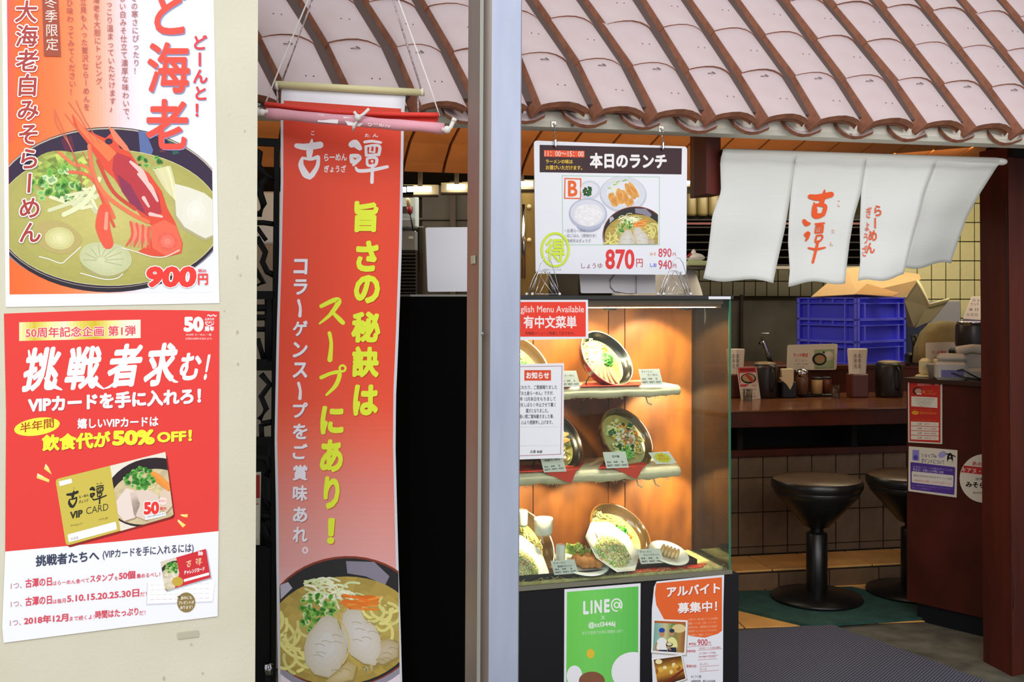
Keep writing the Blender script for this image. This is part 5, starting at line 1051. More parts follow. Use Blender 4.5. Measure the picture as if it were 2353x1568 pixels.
for x0, y0, y1 in ((1274, 286, 334), (1521, 297, 340)):
    t2 = thing('hook_clip', f'hook clip at the {"left" if x0 < 1400 else "right"} corner of the lunch board', 'clip', FAC.p(x0, y1), 'hook clips on the beam')
    b = MB(); b.box(FAC.p(x0 - 2, y0, .008), (.018, .006, .02), dull, rz=TR, bev=.002); b.tube([FAC.p(x0 - 2, y0 - 3, .014), FAC.p(x0 + 3, y0 + 3, .016), FAC.p(x0, y0 + 7, .014)], .002, chrome, 6); b.build('hook', t2)
    b = MB()
    for k in range(4): c = FAC.p(x0, y0 + 9, .012).lerp(LB.p(x0 + 2, y1 - 14, .004), k / 3); b.lathe([(.0028, -.0006), (.0040, 0), (.0028, .0006)], chrome, Matrix.Translation(c) @ Matrix.Rotation(R(90), 4, 'X') @ Matrix.Rotation(R(90) * (k % 2), 4, 'Y') @ Matrix.Diagonal((1, 1.5, 1, 1)), 10)
    b.build('chain', t2); b = MB(); b.box(LB.p(x0 + 2, y1 - 6, .006), (.009, .01, .022), chrome, rz=TR, bev=.003); b.tube([LB.p(x0 + 2, y1 - 2, .008), LB.p(x0 + 3, y1 + 5, .006)], .0035, chrome, 8); b.build('clip_jaw', t2)
# chrome wire racks on top of the case
for j, (x0, x1, ytop) in enumerate(((1210, 1296, 592), (1512, 1597, 592))):
    t2 = thing('wire_rack', f'chrome wire plate rack on the {("left", "right")[j]} end of the case top', 'rack', fac(.06).p((x0 + x1) / 2, 677), 'chrome wire racks on the case'); b = MB()
    for d, dx in ((.02, 0), (.075, -12), (.045, -6)):
        s_ = fac(d); w_ = (x1 - x0) * .72; xa = x0 + 14 + dx; hh = 676 - ytop - (0 if d == .02 else 30)
        b.tube([s_.p(xa + w_ * u, 676 - hh * v) for u, v in ((0, 0), (.1, .3), (.2, .62), (.3, .86), (.4, .97), (.5, 1), (.6, .97), (.7, .86), (.8, .62), (.9, .3), (1, 0))], .0011, chrome, 6)
    for xa, xb_ in ((.1, .45), (.9, .55), (.25, .75), (.75, .25), (.0, .3), (1.0, .7)): b.tube([fac(.02).p(x0 + 14 + (x1 - x0) * .72 * xa, 676), fac(.06).p(x0 + 8 + (x1 - x0) * .72 * xb_, 625)], .0010, chrome, 5)
    for d, dx in ((.02, 14), (.075, 2)): b.tube([fac(d).p(x0 + dx - 2, 675.5), fac(d).p(x0 + dx + (x1 - x0) * .74, 676.5)], .0013, chrome, 6)
    b.build('wire_frame', t2)
    for d, x in ((.02, x0 + 13), (.02, x0 + 14 + (x1 - x0) * .72), (.075, x0), ): b = MB(); b.ball(fac(d).p(x, 676), .0042, wht, seg=10, rings=6); b.build('foot_cap', t2)
s_ = fac(.2); b = MB(); b.prism([s_.p(x, y) for x, y in rcard(s_, 1330, 612, 1506, 674, 3)], V * .006, mat('white_board', 'c6c4c4')); o = b.build('white_board'); o['label'] = 'blank white board lying against the back of the case top, under the lunch board'; o['category'] = 'board'
b = MB(); b.tube([s_.p(1412, 632, .004), s_.p(1402, 645, .004), s_.p(1403, 660, .004), s_.p(1412, 670, .004), s_.p(1440, 675, .004), s_.p(1462, 674, .004), s_.p(1462, 634, .004)], .0012, mat('grey_cable', '5c5c60', .6), 6); o = b.build('thin_cable'); o['label'] = 'thin grey cable looping behind the lunch board on the case top'; o['category'] = 'cable'
# spot lamps inside the case
for px, z0, zt_, e in ((1505, ZT - .04, 1.17, 9), (1345, ZT - .04, 1.17, 5.5), (1235, ZT - .04, 1.17, 5), (1550, Z1b - .006, Z2 + .06, 8), (1240, Z1b - .006, Z2 + .02, 4), (1532, Z2b - .006, ZB + .07, 8), (1350, Z2b - .006, ZB + .04, 6), (1225, Z2b - .006, ZB + .04, 6)):
    s0 = sof(px, .18); d0 = .075; tg = (s0, .25, zt_)
    light('case_spot', 'SPOT', loc(s0, d0, z0), loc(*tg), e * 1.0, 'ffe0b0', .012, spot=92, blend=.3)

_d = light('case_fill', 'AREA', loc(.35, .014, ZT - .03), loc(.35, .09, 1.0), 4.2, 'fff0d8', .62, .012)  # added strip fill to brighten the shelf fronts and cards
_d.rotation_euler = (Matrix.Rotation(TR, 4, 'Z') @ Matrix.Rotation(R(22), 4, 'X')).to_euler()
MB().box(loc(.35, .013, ZT - .014), (.66, .012, .012), mat('case_valance', '5c4434', .6), rz=TR).build('case_fill_bar', case)  # brown bar made up to carry the strip fill
# ================================================================ noren curtain
NR = Sf.two(1655, 3.42, 2310, 3.72)
linen = mat('white_linen', 'e0e2dc', .85, noise=.04, scale=30, col2='dddfd9', stretch=(.3, .3, 6), bump=.02, bscale=250)
_n = linen.node_tree; _b = _n.nodes['Principled BSDF']
t = thing('noren_curtain', 'white shop curtain in four strips with orange brush lettering on a rod', 'curtain', NR.p(1980, 650))
def xl(line, y):
    if y <= line[0][1]: return line[0][0]
    for (x0, y0), (x1, y1) in zip(line, line[1:]):
        if y <= y1: return x0 + (x1 - x0) * (y - y0) / (y1 - y0)
    return line[-1][0]
strips_ = [([(1662, 345), (1655, 370), (1657, 440), (1637, 495), (1632, 540), (1625, 600), (1616, 640)], [(1830, 352), (1818, 442), (1803, 530), (1787, 600), (1777, 648)], (640, 650), 0),
           ([(1830, 352), (1818, 442), (1813, 500), (1811, 560), (1815, 620), (1812, 655)], [(1992, 358), (1979, 442), (1962, 500), (1952, 560), (1946, 610), (1942, 650)], (655, 648), 1),
           ([(1992, 358), (1979, 442), (1976, 520), (1977, 600), (1971, 652)], [(2155, 362), (2124, 442), (2110, 500), (2093, 560), (2076, 634)], (650, 634), 2),
           ([(2155, 362), (2124, 442), (2110, 500), (2093, 560), (2078, 616)], [(2300, 372), (2290, 385), (2252, 445), (2222, 500), (2200, 560), (2186, 602)], (616, 606), 3)]
tops = (342, 350, 357, 363, 369); xs_ = (1662, 1830, 1992, 2155, 2302)
for L_, R_, (yb0, yb1), i in strips_:
    b = MB()
    def cf(u, v, off=0):
        x_t = L_[0][0] + (R_[0][0] - L_[0][0]) * u; yt = tops[i] + (tops[i + 1] - tops[i]) * u + 1.5 * math.sin(u * 9 + i); yb = yb0 + (yb1 - yb0) * u + 5 * math.sin(u * 6.5 + i * 2)
        y = yt + (yb - yt) * v; x = xl(L_, y) + (xl(R_, y) - xl(L_, y)) * u
        w_ = .006 * v * math.sin(u * 5 + i * 1.7 + v * 2) + .004 * math.sin(v * 14 + i) * v - (.0 if i < 3 else .22 * v * (u * .6 + .25)) + (.014 if v < .07 else 0) * math.sin(v / .07 * 3.1416)
        return NR.p(x, y, w_ + off)
    b.grid(cf, 14, 26, linen, True, -NR.n * .0012)
    o = b.build('cloth_strip', t)
    if i == 1:
        class _S: 
            def p(s, px, py, off=0):
                y = py; u = (px - xl(L_, y)) / (xl(R_, y) - xl(L_, y)); yt = tops[i]; v = (y - yt) / (yb0 - yt)
                w_ = .006 * v * math.sin(u * 5 + i * 1.7 + v * 2) + .004 * math.sin(v * 14 + i) * v
                return NR.p(px, py, w_ + off + .003)
        p = Print(_S()); c = 'ec5a24'; B = lambda pts, w_: p.brush(pts, w_, c, 1, 6)
        B([(1862, 452), (1880, 454), (1910, 447)], [11, 15, 13]); B([(1895, 436), (1893, 450), (1887, 470)], [2, 9, 12]); B([(1874, 484), (1871, 466)], [10, 3]); B([(1871, 474), (1880, 471), (1896, 474), (1892, 493)], [8, 7, 10, 9]); B([(1872, 474), (1872, 494), (1882, 496), (1892, 493)], [10, 14, 12, 8])
        B([(1848, 508), (1853, 514), (1860, 514)], [9, 12, 6]); B([(1852, 540), (1858, 536), (1855, 548), (1851, 554)], [9, 9, 6, 2])
        B([(1874, 515), (1894, 513)], [4, 4]); B([(1876, 520), (1874, 534)], [4, 4]); B([(1876, 520), (1886, 518), (1891, 520), (1889, 534)], [4, 4, 5, 5]); B([(1874, 535), (1889, 534)], [4, 4]); B([(1881, 519), (1880, 530)], [3, 3]); B([(1886, 519), (1885, 530)], [3, 3]); B([(1877, 542), (1888, 541), (1890, 546), (1884, 554), (1874, 556), (1877, 542)], [4, 4, 4, 4, 4, 4])
        B([(1858, 570), (1875, 573), (1896, 569)], [4, 6, 4]); B([(1880, 555), (1875, 575), (1868, 603)], [6, 6, 6])
        p.text('こ', 1925, 461, 1930, 475, 'e08a70', 1, 0); p.text('た', 1911, 527, 1918, 536, 'e08a70', 1, 0); p.text('ん', 1906, 555, 1914, 566, 'e08a70', 1, 0); p.build('printed_lettering', t)
    if i == 2:
        class _S2:
            def p(s, px, py, off=0):
                y = py; u = (px - xl(L_, y)) / (xl(R_, y) - xl(L_, y)); v = (y - tops[i]) / (yb0 - tops[i])
                return NR.p(px, py, .006 * v * math.sin(u * 5 + i * 1.7 + v * 2) + .004 * math.sin(v * 14 + i) * v + off + .003)
        p = Print(_S2()); p.vtext('らーめん', 2020, 470, 584, 22, 'e46038', 1, .03, lean=-.2, fill=1.0); p.vtext('ぎょうざ', 1998, 474, 592, 15, 'e4785c', 1, .02, lean=-.11); p.build('printed_lettering', t)
b = MB(); b.tube([NR.p(1656, 352, -.008), NR.p(2295, 371, -.008)], .0095, mat('black_rod', '1c1c1e', .4), 12); b.tube([NR.p(1664, 351, -.004), NR.p(2290, 371, -.004)], .0135, linen, 12); b.tube([NR.p(2285, 371, -.004), NR.p(2304, 372, -.004), NR.p(2311, 372, -.004)], .0135, mat('pvc_white', 'd8d8d4', .4), 12, rs=[.0135, .0125, .009]); b.build('rod', t)
red_b = mat('red_brown_paint', '6c3028', .5, noise=.2, scale=8, col2='54241e'); 
S_ = Sf.two(1593, 3.46, 1656, 3.42)
A, B_, C = P(1595, 400, 3.50), P(1623, 400, 3.40), P(1656, 400, 3.46); zt_, zb_ = P(1620, 310, 3.4).z + .06, P(1622, 446, 3.42).z
v, f = colm([(A.x, A.y), (B_.x, B_.y), (C.x, C.y), (C.x - .02, C.y + .07), (A.x, A.y + .08)], zb_, zt_, red_b)
o = MB().faces(v, f, red_b).build('rod_bracket'); o['label'] = 'red brown wooden block hanging from the beam at the left end of the white curtain'; o['category'] = 'bracket'

# ================================================================ right pillar and cabinet
pil = mat('pillar_brown', '62281a', .5, spec=.22, noise=.45, scale=2.2, col2='421a10', stretch=(4, 4, .5), bump=.08, bscale=30)
t = thing('wooden_pillar', 'thick dark red brown wooden pillar with a long crack at the right edge', 'pillar', Vector((P(2320, HY, 4.16).x, 4.2, 0)))
L0, M0, R0 = pc(2253, 4.31), pc(2319, 4.14), pc(2440, 4.26)
v, f = colm([L0, M0, R0, (R0[0], R0[1] + .3), (L0[0] + .1, L0[1] + .2)], .0, 2.02, pil, -.008); MB().faces(v, f, pil).build('shaft', t)
b = MB(); v, f = colm([(L0[0] + .01, L0[1] - .03), (M0[0], M0[1] - .03), (R0[0], R0[1] - .02), (R0[0], R0[1] + .3), (L0[0] + .1, L0[1] + .2)], P(2300, 362, 4.15).z, P(2300, 330, 4.15).z, iron); b.faces(v, f, iron).build('iron_collar', t)
b = MB(); q = [P(2311 + (y - 460) * .018 + random.uniform(-1.5, 1.5), y, 4.145 + .0) for y in range(440, 1440, 40)]; b.tube(q, .003, mat('crack_dark', '240e0a', .9), 4, rs=[.002 + .003 * random.random() * (i / 24 + .3) for i in range(len(q))]); b.build('crack', t)
cabm = mat('cabinet_brown', '522014', .5, noise=.35, scale=5, col2='3a160c', bump=.05, spec=.22); CB = Sf.two(2084, 4.87, 2262, 4.60)
t = thing('register_cabinet', 'dark brown cabinet with stickers beside the pillar', 'cabinet', CB.p(2180, 1420))
w0 = CB.p(2084, HY); w1 = CB.p(2285, HY); cn = -CB.n
v, f = colm([(w0.x, w0.y), (w1.x, w1.y), (w1.x + cn.x * .34, w1.y + cn.y * .34), (w0.x + cn.x * .34, w0.y + cn.y * .34)], .085, 1.065, cabm); MB().faces(v, f, cabm).build('carcass', t)
ins = .02; ca_ = CB.a
g0 = w0 + ca_ * .04 + cn * ins; v, f = colm([(g0.x, g0.y), (w1.x + cn.x * ins, w1.y + cn.y * ins), (w1.x + cn.x * .3, w1.y + cn.y * .3), (g0.x + cn.x * .3, g0.y + cn.y * .3)], 0, .085, blackp); MB().faces(v, f, blackp).build('plinth', t)
g0 = w0 - ca_ * .012 - cn * .012; g1 = w1 - cn * .012; v, f = colm([(g0.x, g0.y), (g1.x, g1.y), (g1.x + cn.x * .36, g1.y + cn.y * .36), (g0.x + cn.x * .36, g0.y + cn.y * .36)], 1.065, 1.083, mat('cabinet_top', '3c2418', .35)); MB().faces(v, f, MATS['cabinet_top']).build('worktop', t)
CBf = CB.back(-.001); cream_p = mat('sticker_paper', 'd8d0bc', .5)
t, p = poster(CBf, 'price_leaflet', 'red price leaflet stuck on the dark cabinet by the pillar', 'leaflet', [(2086, 872), (2165, 875), (2165, 1021), (2087, 1017)], cream_p)
p.poly([(2089, 876), (2161, 879), (2161, 1018), (2090, 1014)], 'c03028', 1); p.text('挑戦者求む！', 2108, 881, 2140, 887, 'e8a090', 2); p.text('50周年', 2148, 881, 2158, 887, 'e8b8a8', 2); p.ell(2108, 899, 11, 9, 0, '4c2820', 2, 18); p.ell(2110, 899, 8, 6, 0, 'c8907c', 3, 16); p.rect(2106, 904, 2118, 907, 'e8d0c4', 4); p.poly([(2119, 901), (2124, 897), (2124, 905)], 'e8982c', 2); p.text('らーめん食べて', 2126, 897, 2146, 901, 'd87828', 2); p.text('カードをもらおう', 2126, 903, 2152, 907, 'e0882c', 2)
p.poly([(2094, 911), (2154, 914), (2154, 938), (2094, 934)], 'e0d8c4', 2)
for i, tx in enumerate(('5.10.15.20.25.30日は古潭の日', 'らーめん一杯につき一つ', '１日１回限り有効です', 'スタンプを押します', 'ご利用ください')): p.text(tx, 2102 + i * 2, 914.5 + i * 4.3, 2148 - i * 3, 917.6 + i * 4.3, '5c5448', 3, 0, sl=.04)
p.ell(2103, 949, 8, 4.2, 3, 'ecac30', 2, 18); p.text('半年間', 2098, 947.4, 2108, 950.8, 'b04018', 3); p.text('飲食代が50%OFF', 2113, 946, 2152, 952, 'e8882c', 2, .01, sl=.04); p.text('お支払いはカード提示', 2096, 940, 2144, 943, 'd87028', 2, 0, sl=.04); p.text('スタンプで景品と交換できます', 2098, 963, 2152, 967, 'd87028', 2, 0, sl=.04)
for i in range(4):
    y = 969 + i * 10.6; p.poly([(2093, y), (2157, y + 2.4), (2157, y + 11.6), (2093, y + 9.4)], 'e0d4c0', 2); p.text(('20個', '30個', '40個', '50個')[i], 2108, y + 3.6, 2118, y + 7.4, '6c4c40', 3); p.text(('餃子サービス', 'ライス無料', '味玉子進呈', 'VIPカード')[i], 2124, y + 4, 2152, y + 8, 'b04038', 3, .01, sl=.03)
p.build('printed_lettering', t)
t, p = poster(CBf, 'point_sticker', 'white and purple point card notice on the dark cabinet below the red leaflet', 'leaflet', [(2088, 1026), (2200, 1035), (2198, 1144), (2087, 1129)], cream_p)
p.poly([(2097, 1034), (2112, 1035), (2112, 1060), (2096, 1058)], '8880c0', 1); p.ell(2104, 1052, 5, 6, 0, '5048a0', 2, 12); p.text('ショップde', 2117, 1041, 2152, 1051, '6a5c78', 2, .02, sl=.06); p.text('ポイントについて', 2117, 1053, 2170, 1064, '6a5c78', 2, .02, sl=.08); p.ell(2165, 1045, 10, 7, -30, 'a098c8', 2, 16)
p.ell(2183, 1054, 7, 13, 0, '201c1c', 2, 20); p.ell(2183, 1061, 5, 6, 0, 'd8d0bc', 3, 14); p.ell(2183, 1050, 2, 2.4, 0, 'c8c0b0', 3, 8); p.brush([(2173, 1044), (2180, 1044), (2190, 1047), (2195, 1050)], 2.4, '201c1c', 2, 4)
p.poly(roundq([(2092, 1062), (2195, 1074), (2193, 1138), (2092, 1125)], 3), '54388c', 1); p.text('お支払いカードの提示ポイントが', 2098, 1070, 2188, 1075, 'b8a4d4', 2, 0, sl=.1); p.text('貯まる！お買い上げ毎に10倍', 2098, 1076, 2168, 1082, 'd4c8e8', 2, .01, sl=.1)
p.poly(roundq([(2095, 1083), (2191, 1093), (2190, 1120), (2095, 1109)], 3), 'dcd4c8', 2); p.text('毎月10日20日30日はポイント10倍', 2099, 1090, 2187, 1095, '6c6058', 3, .01, sl=.1); p.text('1,000円のお買い上げで10ポイント', 2099, 1101, 2187, 1107, 'd06048', 3, .01, sl=.1); p.text('※一部対象外の商品がございます', 2096, 1113, 2185, 1117, '9880c0', 2, 0, sl=.1); p.text('詳しくは係員まで', 2096, 1119, 2140, 1123, '9880c0', 2, 0, sl=.1); p.build('printed_lettering', t)
def circ(cx, cy, a, b_, n=40): return [(cx + a * math.cos(6.2832 * k / n), cy + b_ * math.sin(6.2832 * k / n)) for k in range(n)]
t, p = poster(CBf, 'round_sticker', 'round white sticker with a red band, half hidden behind the pillar', 'sticker', circ(2262, 1100, 57, 56), cream_p)
p.clip = circ(2262, 1100, 56, 55); p.poly([(2195, 1068), (2330, 1082), (2330, 1100), (2195, 1084)], 'b8302c', 1); p.text('あの店で', 2234, 1060, 2282, 1070, 'b84038', 2, .02, sl=.1); p.text('キアヌ・リ', 2209, 1074, 2268, 1085, 'e0c4b8', 2, .02, sl=.1); p.text('古潭', 2241, 1098, 2260, 1104, '302824', 2, .02); p.text('みそらーめん', 2219, 1107, 2310, 1120, '2c2420', 2, .04, sl=.06); p.text('限定発売', 2236, 1131, 2262, 1135, '605850', 2); p.clip = None; p.build('printed_lettering', t)

# ================================================================ mats
def floor_slab(name, label, cat, pts, z, m):
    b = MB(); b.prism([Zp(x, y, z) for x, y in pts], Vector((0, 0, -z + .0085)), m); o = b.build(name); o['label'] = label; o['category'] = cat
rib = mat('ribbed_carpet', '5c6070', .95)
nt = rib.node_tree; bb = nt.nodes['Principled BSDF']; tc = nt.nodes.new('ShaderNodeTexCoord'); mp = nt.nodes.new('ShaderNodeMapping'); mp.inputs['Rotation'].default_value = (0, 0, R(38)); wv = nt.nodes.new('ShaderNodeTexWave'); wv.inputs['Scale'].default_value = 28; wv.inputs['Distortion'].default_value = 1.5; wv.inputs['Detail'].default_value = 2; wv.inputs['Detail Scale'].default_value = 30
nt.links.new(tc.outputs['Object'], mp.inputs[0]); nt.links.new(mp.outputs[0], wv.inputs[0]); cr = nt.nodes.new('ShaderNodeValToRGB'); cr.color_ramp.elements[0].color = (*lin('34384a'), 1); cr.color_ramp.elements[1].color = (*lin('757886'), 1); nt.links.new(wv.outputs[0], cr.inputs[0]); nt.links.new(cr.outputs[0], bb.inputs['Base Color']); bp = nt.nodes.new('ShaderNodeBump'); bp.inputs['Strength'].default_value = .6; bp.inputs['Distance'].default_value = .006; nt.links.new(wv.outputs[0], bp.inputs['Height']); nt.links.new(bp.outputs[0], bb.inputs['Normal'])
floor_slab('entrance_mat', 'dark blue grey ribbed entrance mat on the concrete floor in front', 'mat', [(1908, 1434), (2130, 1513), (2353, 1600), (2560, 1690), (2300, 2300), (1450, 2300), (1440, 1470)], .018, rib)
floor_slab('green_mat', 'worn dark green mat under the black round stools', 'mat', [(1865, 1438), (1560, 1365), (1690, 1359), (1955, 1348), (2120, 1384), (2120, 1419)], .02, mat('green_pile', '2f5c50', .95, noise=.3, scale=14, col2='20443c', bump=.5, bscale=260))

# ================================================================ counter, step, tiled front
cwt = mat('brown_tile', '846646', .5, noise=.3, scale=7, col2='604a34'); gr2 = mat('dark_joint', '2a1c12', .9)
stp = thing('tiled_step', 'low step faced with brown tiles along the foot of the counter', 'step', Zp(1900, 1352, 0))
q0, q1 = Zp(1700, 1362, 0), Zp(2060, 1342, 0); su = (q1 - q0).normalized(); sv = Vector((-su.y, su.x, 0)); sa = math.atan2(su.y, su.x)
MB().box(q0 + su * .1 + sv * .155 + Vector((0, 0, .047)), (3.6, .29, .094), gr2, rz=sa).build('core', stp)
x = -1.4
while x < 1.6:
    MB().box(q0 + su * (x + .13) + sv * .003 + Vector((0, 0, .047)), (.262, .012, .078), cwt, rz=sa, bev=.002).build('riser_tile', stp)
    MB().box(q0 + su * (x + .10) + sv * .15 + Vector((0, 0, .098)), (.262, .285, .01), ftile, rz=sa, bev=.002).build('tread_tile', stp); x += .268
redb = mat('counter_wood', '5c2814', .4, spec=.25, noise=.35, scale=6, col2='3c1a10', bump=.03); ctop = mat('counter_top', '8c5a38', .25, noise=.45, scale=8, col2='5c3420', stretch=(.5, 3, 1), coat=.3)
dk = mat('dark_interior', '140d0b', .9); cf_ = q0 + sv * .29
RI = .84
ctr = thing('noodle_counter', 'long dark wooden counter with raised back ledge over a tiled front', 'counter', cf_ + su * .9)
MB().box(cf_ + su * .1 + sv * .12 + Vector((0, 0, .36)), (3.6, .16, .53), gr2, rz=sa).build('tiled_wall', ctr)
for i in range(-6, 14):
    for z0, z1 in ((.102, .138), (.142, .318), (.322, .498), (.502, .61)):
        MB().box(cf_ + su * (.137 * i + .06) + sv * .038 + Vector((0, 0, (z0 + z1) / 2)), (.132, .012, z1 - z0), cwt, rz=sa, bev=.002).build('wall_tile', ctr)
MB().box(cf_ + su * .1 + sv * .03 + Vector((0, 0, .635)), (3.6, .08, .035), redb, rz=sa).build('lower_rail', ctr)
MB().box(cf_ + su * .1 + sv * .20 + Vector((0, 0, .73)), (3.6, .04, .2), dk, rz=sa).build('shelf_back', ctr)
for x in (-1.2, -.6, .12, .76, 1.4): MB().box(cf_ + su * x + sv * .09 + Vector((0, 0, .74)), (.03, .2, .18), dk, rz=sa).build('shelf_divider', ctr)
cfr = -.30; MB().box(cf_ + su * .1 + sv * (cfr + .41) + Vector((0, 0, .885)), (3.6, .82, .01), ctop, rz=sa, bev=.002).build('counter_top', ctr)
MB().box(cf_ + su * .1 + sv * (cfr + .41) + Vector((0, 0, .842)), (3.58, .8, .076), redb, rz=sa, bev=.003).build('fascia', ctr)
MB().box(cf_ + su * .1 + sv * (cfr + .85) + Vector((0, 0, .95)), (3.6, .05, .15), redb, rz=sa).build('back_riser', ctr)
MB().box(cf_ + su * .1 + sv * (cfr + 1.03) + Vector((0, 0, 1.035)), (3.6, .42, .03), redb, rz=sa, bev=.004).build('back_ledge', ctr)
CZ = .89; LZ = 1.05
def Zs(px, py, z=CZ): return Zp(px, py, z)
# stools
blk = mat('black_vinyl', '1c1a18', .32, bump=.04); seatm = mat('seat_vinyl', '6a5a48', .28, noise=.2, scale=12); castm = mat('black_cast', '121211', .35)
def stool(label, c, k=1):
    t = thing('round_stool', label, 'stool', c, 'round counter stools'); M = Matrix.Translation(c)
    MB().lathe([(0, .0), (.205, .0), (.212, .008), (.205, .018), (.12, .03), (.07, .04), (.045, .045)], castm, M, 40).build('base', t)
    MB().lathe([(.045, .03), (.049, .05), (.049, .31), (.04, .315), (.03, .318), (.03, .36)], castm, M, 28).build('column', t)
    MB().lathe([(.03, .335), (.06, .345), (.19, .49), (.206, .52), (.2, .525)], blk, M, 40).build('seat_cone', t)
    MB().lathe([(.2, .517), (.211, .53), (.212, .553), (.204, .566)], blk, M, 44).build('seat_rim', t)
    MB().lathe([(.204, .565), (.188, .573), (.1, .580), (0, .582)], seatm, M, 44).build('seat_pad', t)
c = Zp(1877, 1372, .03); c.z = .0085 + .0115; stool('black round counter stool standing on the green mat', c)
c = Zp(2094, 1357, .03); c.z = .02; stool('black round counter stool half hidden behind the stickered cabinet', c)
c = P(850, 1400, 4.7); c.z = .012; stool('black round counter stool glimpsed behind the right edge of the hanging banner', c)
# ---- things on the counter
whp = mat('paper_pouch', 'd8cfbe', .7, bump=.05); smoke = mat('smoky_plastic', '241f1c', .35, spec=.4); dkm = mat('dark_plastic', '16161a', .4)
def pouch(label, px, py, w_, z=CZ):
    c = Zs(px, py, z); t = thing('chopstick_holder', label, 'holder', c, 'chopstick holders on the counter'); k = w_ / F * c.y
    MB().box(c + Vector((0, 0, .065)), (k * .95, k * .8, .13), mat('holder_brown', '5a2c20', .4), rz=sa, bev=.006).build('holder_box', t)
    b = MB(); b.lathe([(k * .47, 0), (k * .5, .06), (k * .56, .14), (k * .5, .143), (k * .2, .13)], whp, Matrix.Translation(c + Vector((0, 0, .125))), 8, sy=.6, smooth=False); b.build('paper_sleeves', t)
    s_ = Sf((c.x, c.y - k * .34), math.degrees(sa)); yy = HY + (EYE - (z + .21)) * F / c.y
    p = Print(s_); 
    for j in range(2): p.vtext('お手元', px - 4 + j * 9, yy - 14, yy + 22, 8, '6c645c', 1)
    p.build('printed_lettering', t)
pouch('white paper chopstick sleeves in a brown box next to the blue crates', 1970, 913, 42); pouch('white paper chopstick sleeves in a brown box just right of the food case', 1690, 914, 38)
def jug(label, px, py, w_, h, z=CZ):
    c = Zs(px, py, z); k = w_ / 2 / F * c.y; t = thing('water_jug', label, 'jug', c, 'dark water jugs'); M = Matrix.Translation(c)
    MB().lathe([(0, 0), (k * .92, 0), (k, .01), (k * .98, h * .8), (k * .86, h * .9), (k * .8, h * .9), (k * .9, h * .78), (k * .92, .012), (0, .012)], smoke, M, 28).build('jug_body', t)
    MB().lathe([(0, h * .96), (k * .5, h * .96), (k * .82, h * .93), (k * .86, h * .9), (0, h * .88)], mat('jug_lid', 'a08c6c', .3), M, 28).build('lid', t)
    b = MB(); b.tube([c + Vector((k * .3, -k, h * .8)), c + Vector((k * .3, -k - .03, h * .7)), c + Vector((k * .3, -k - .03, h * .3)), c + Vector((k * .3, -k, h * .2))], .006, smoke, 8); b.build('handle', t)
jug('dark water jug behind the red menu stand', 1758, 914, 58, .205); jug('dark water jug in front of the blue crates', 2043, 912, 62, .21)
# red menu stand
c = Zs(1722, 918); s_ = Sf((c.x, c.y), math.degrees(sa)); t, p = poster(s_, 'menu_stand', 'small red and white prawn ramen card standing on the counter', 'sign', [(1693, 844), (1738, 843), (1748, 917), (1703, 919)], cream_p, off=.002, th=.003)
p.poly([(1695, 845), (1737, 844), (1741, 880), (1700, 882)], 'c84440', 1); p.poly([(1700, 848), (1734, 847), (1735, 853), (1701, 854)], '8c2020', 2); p.poly([(1699, 858), (1737, 856), (1740, 881), (1702, 882)], 'd8c8bc', 2); p.ell(1720, 870, 17.5, 12, 2, '241a18', 3, 24); p.ell(1720, 869, 14.5, 9, 2, 'b09c6c', 4, 22); p.brush([(1714, 861), (1722, 868), (1729, 877)], [5, 8, 6], 'b84030', 5); p.poly([(1700, 884), (1722, 883), (1714, 889), (1701, 889)], 'c84440', 2)
p.text('900円', 1728, 884, 1738, 888, 'b84038', 2); p.text('大海老白みそ', 1704, 893, 1738, 898, '8c6c68', 2); p.text('らーめん', 1706, 902, 1736, 906, 'a06c68', 2); p.text('季節限定', 1706, 909, 1738, 913, '8c6c68', 2); p.build('printed_picture', t)
acry = glass_mat('clear_acrylic', 'e2e6e6', .5)
def acr(label, px, py, hh):
    c = Zs(px, py); b = MB()
    b.lathe([(.024, 0), (.024, hh), (.021, hh), (.021, .003), (0, .003)], acry, Matrix.Translation(c), 20); b.build('clear_tube').update() if False else None
    o = b.build('acrylic_tube') if not False else None
    o['label'] = label; o['category'] = 'holder'
c = Zs(1920, 915); 
def tube_obj(label, c, h):
    b = MB(); b.lathe([(.024, 0), (.024, h), (.0215, h), (.0215, .003), (0, .003)], acry, Matrix.Translation(c), 20); o = b.build('acrylic_tube'); o['label'] = label; o['category'] = 'holder'; o['group'] = 'clear acrylic tubes on the counter'
tube_obj('clear acrylic tube for bills on the counter right of the spice jars', c, .07); tube_obj('clear acrylic tube on the counter in front of the red menu stand', Zs(1718, 923), .065)
# napkin holder
c = Zs(1808, 914); t = thing('napkin_holder', 'black holder of cream napkins next to the spice jars', 'holder', c)
MB().box(c + Vector((0, 0, .045)), (.085, .07, .09), dkm, rz=sa, bev=.006).build('holder_box', t)
b = MB(); b.box(c + Vector((-.002, -.01, .115)), (.07, .03, .09), mat('cream_napkin', 'e0d4ac', .8), rz=sa, bev=.004); s_ = Sf((c.x, c.y - .037), math.degrees(sa)); b.prism([s_.p(1790, 868), (s_.p(1824, 868)), s_.p(1822, 884), s_.p(1816, 896), s_.p(1808, 884)], V * .004, MATS['cream_napkin']); b.build('napkins', t)
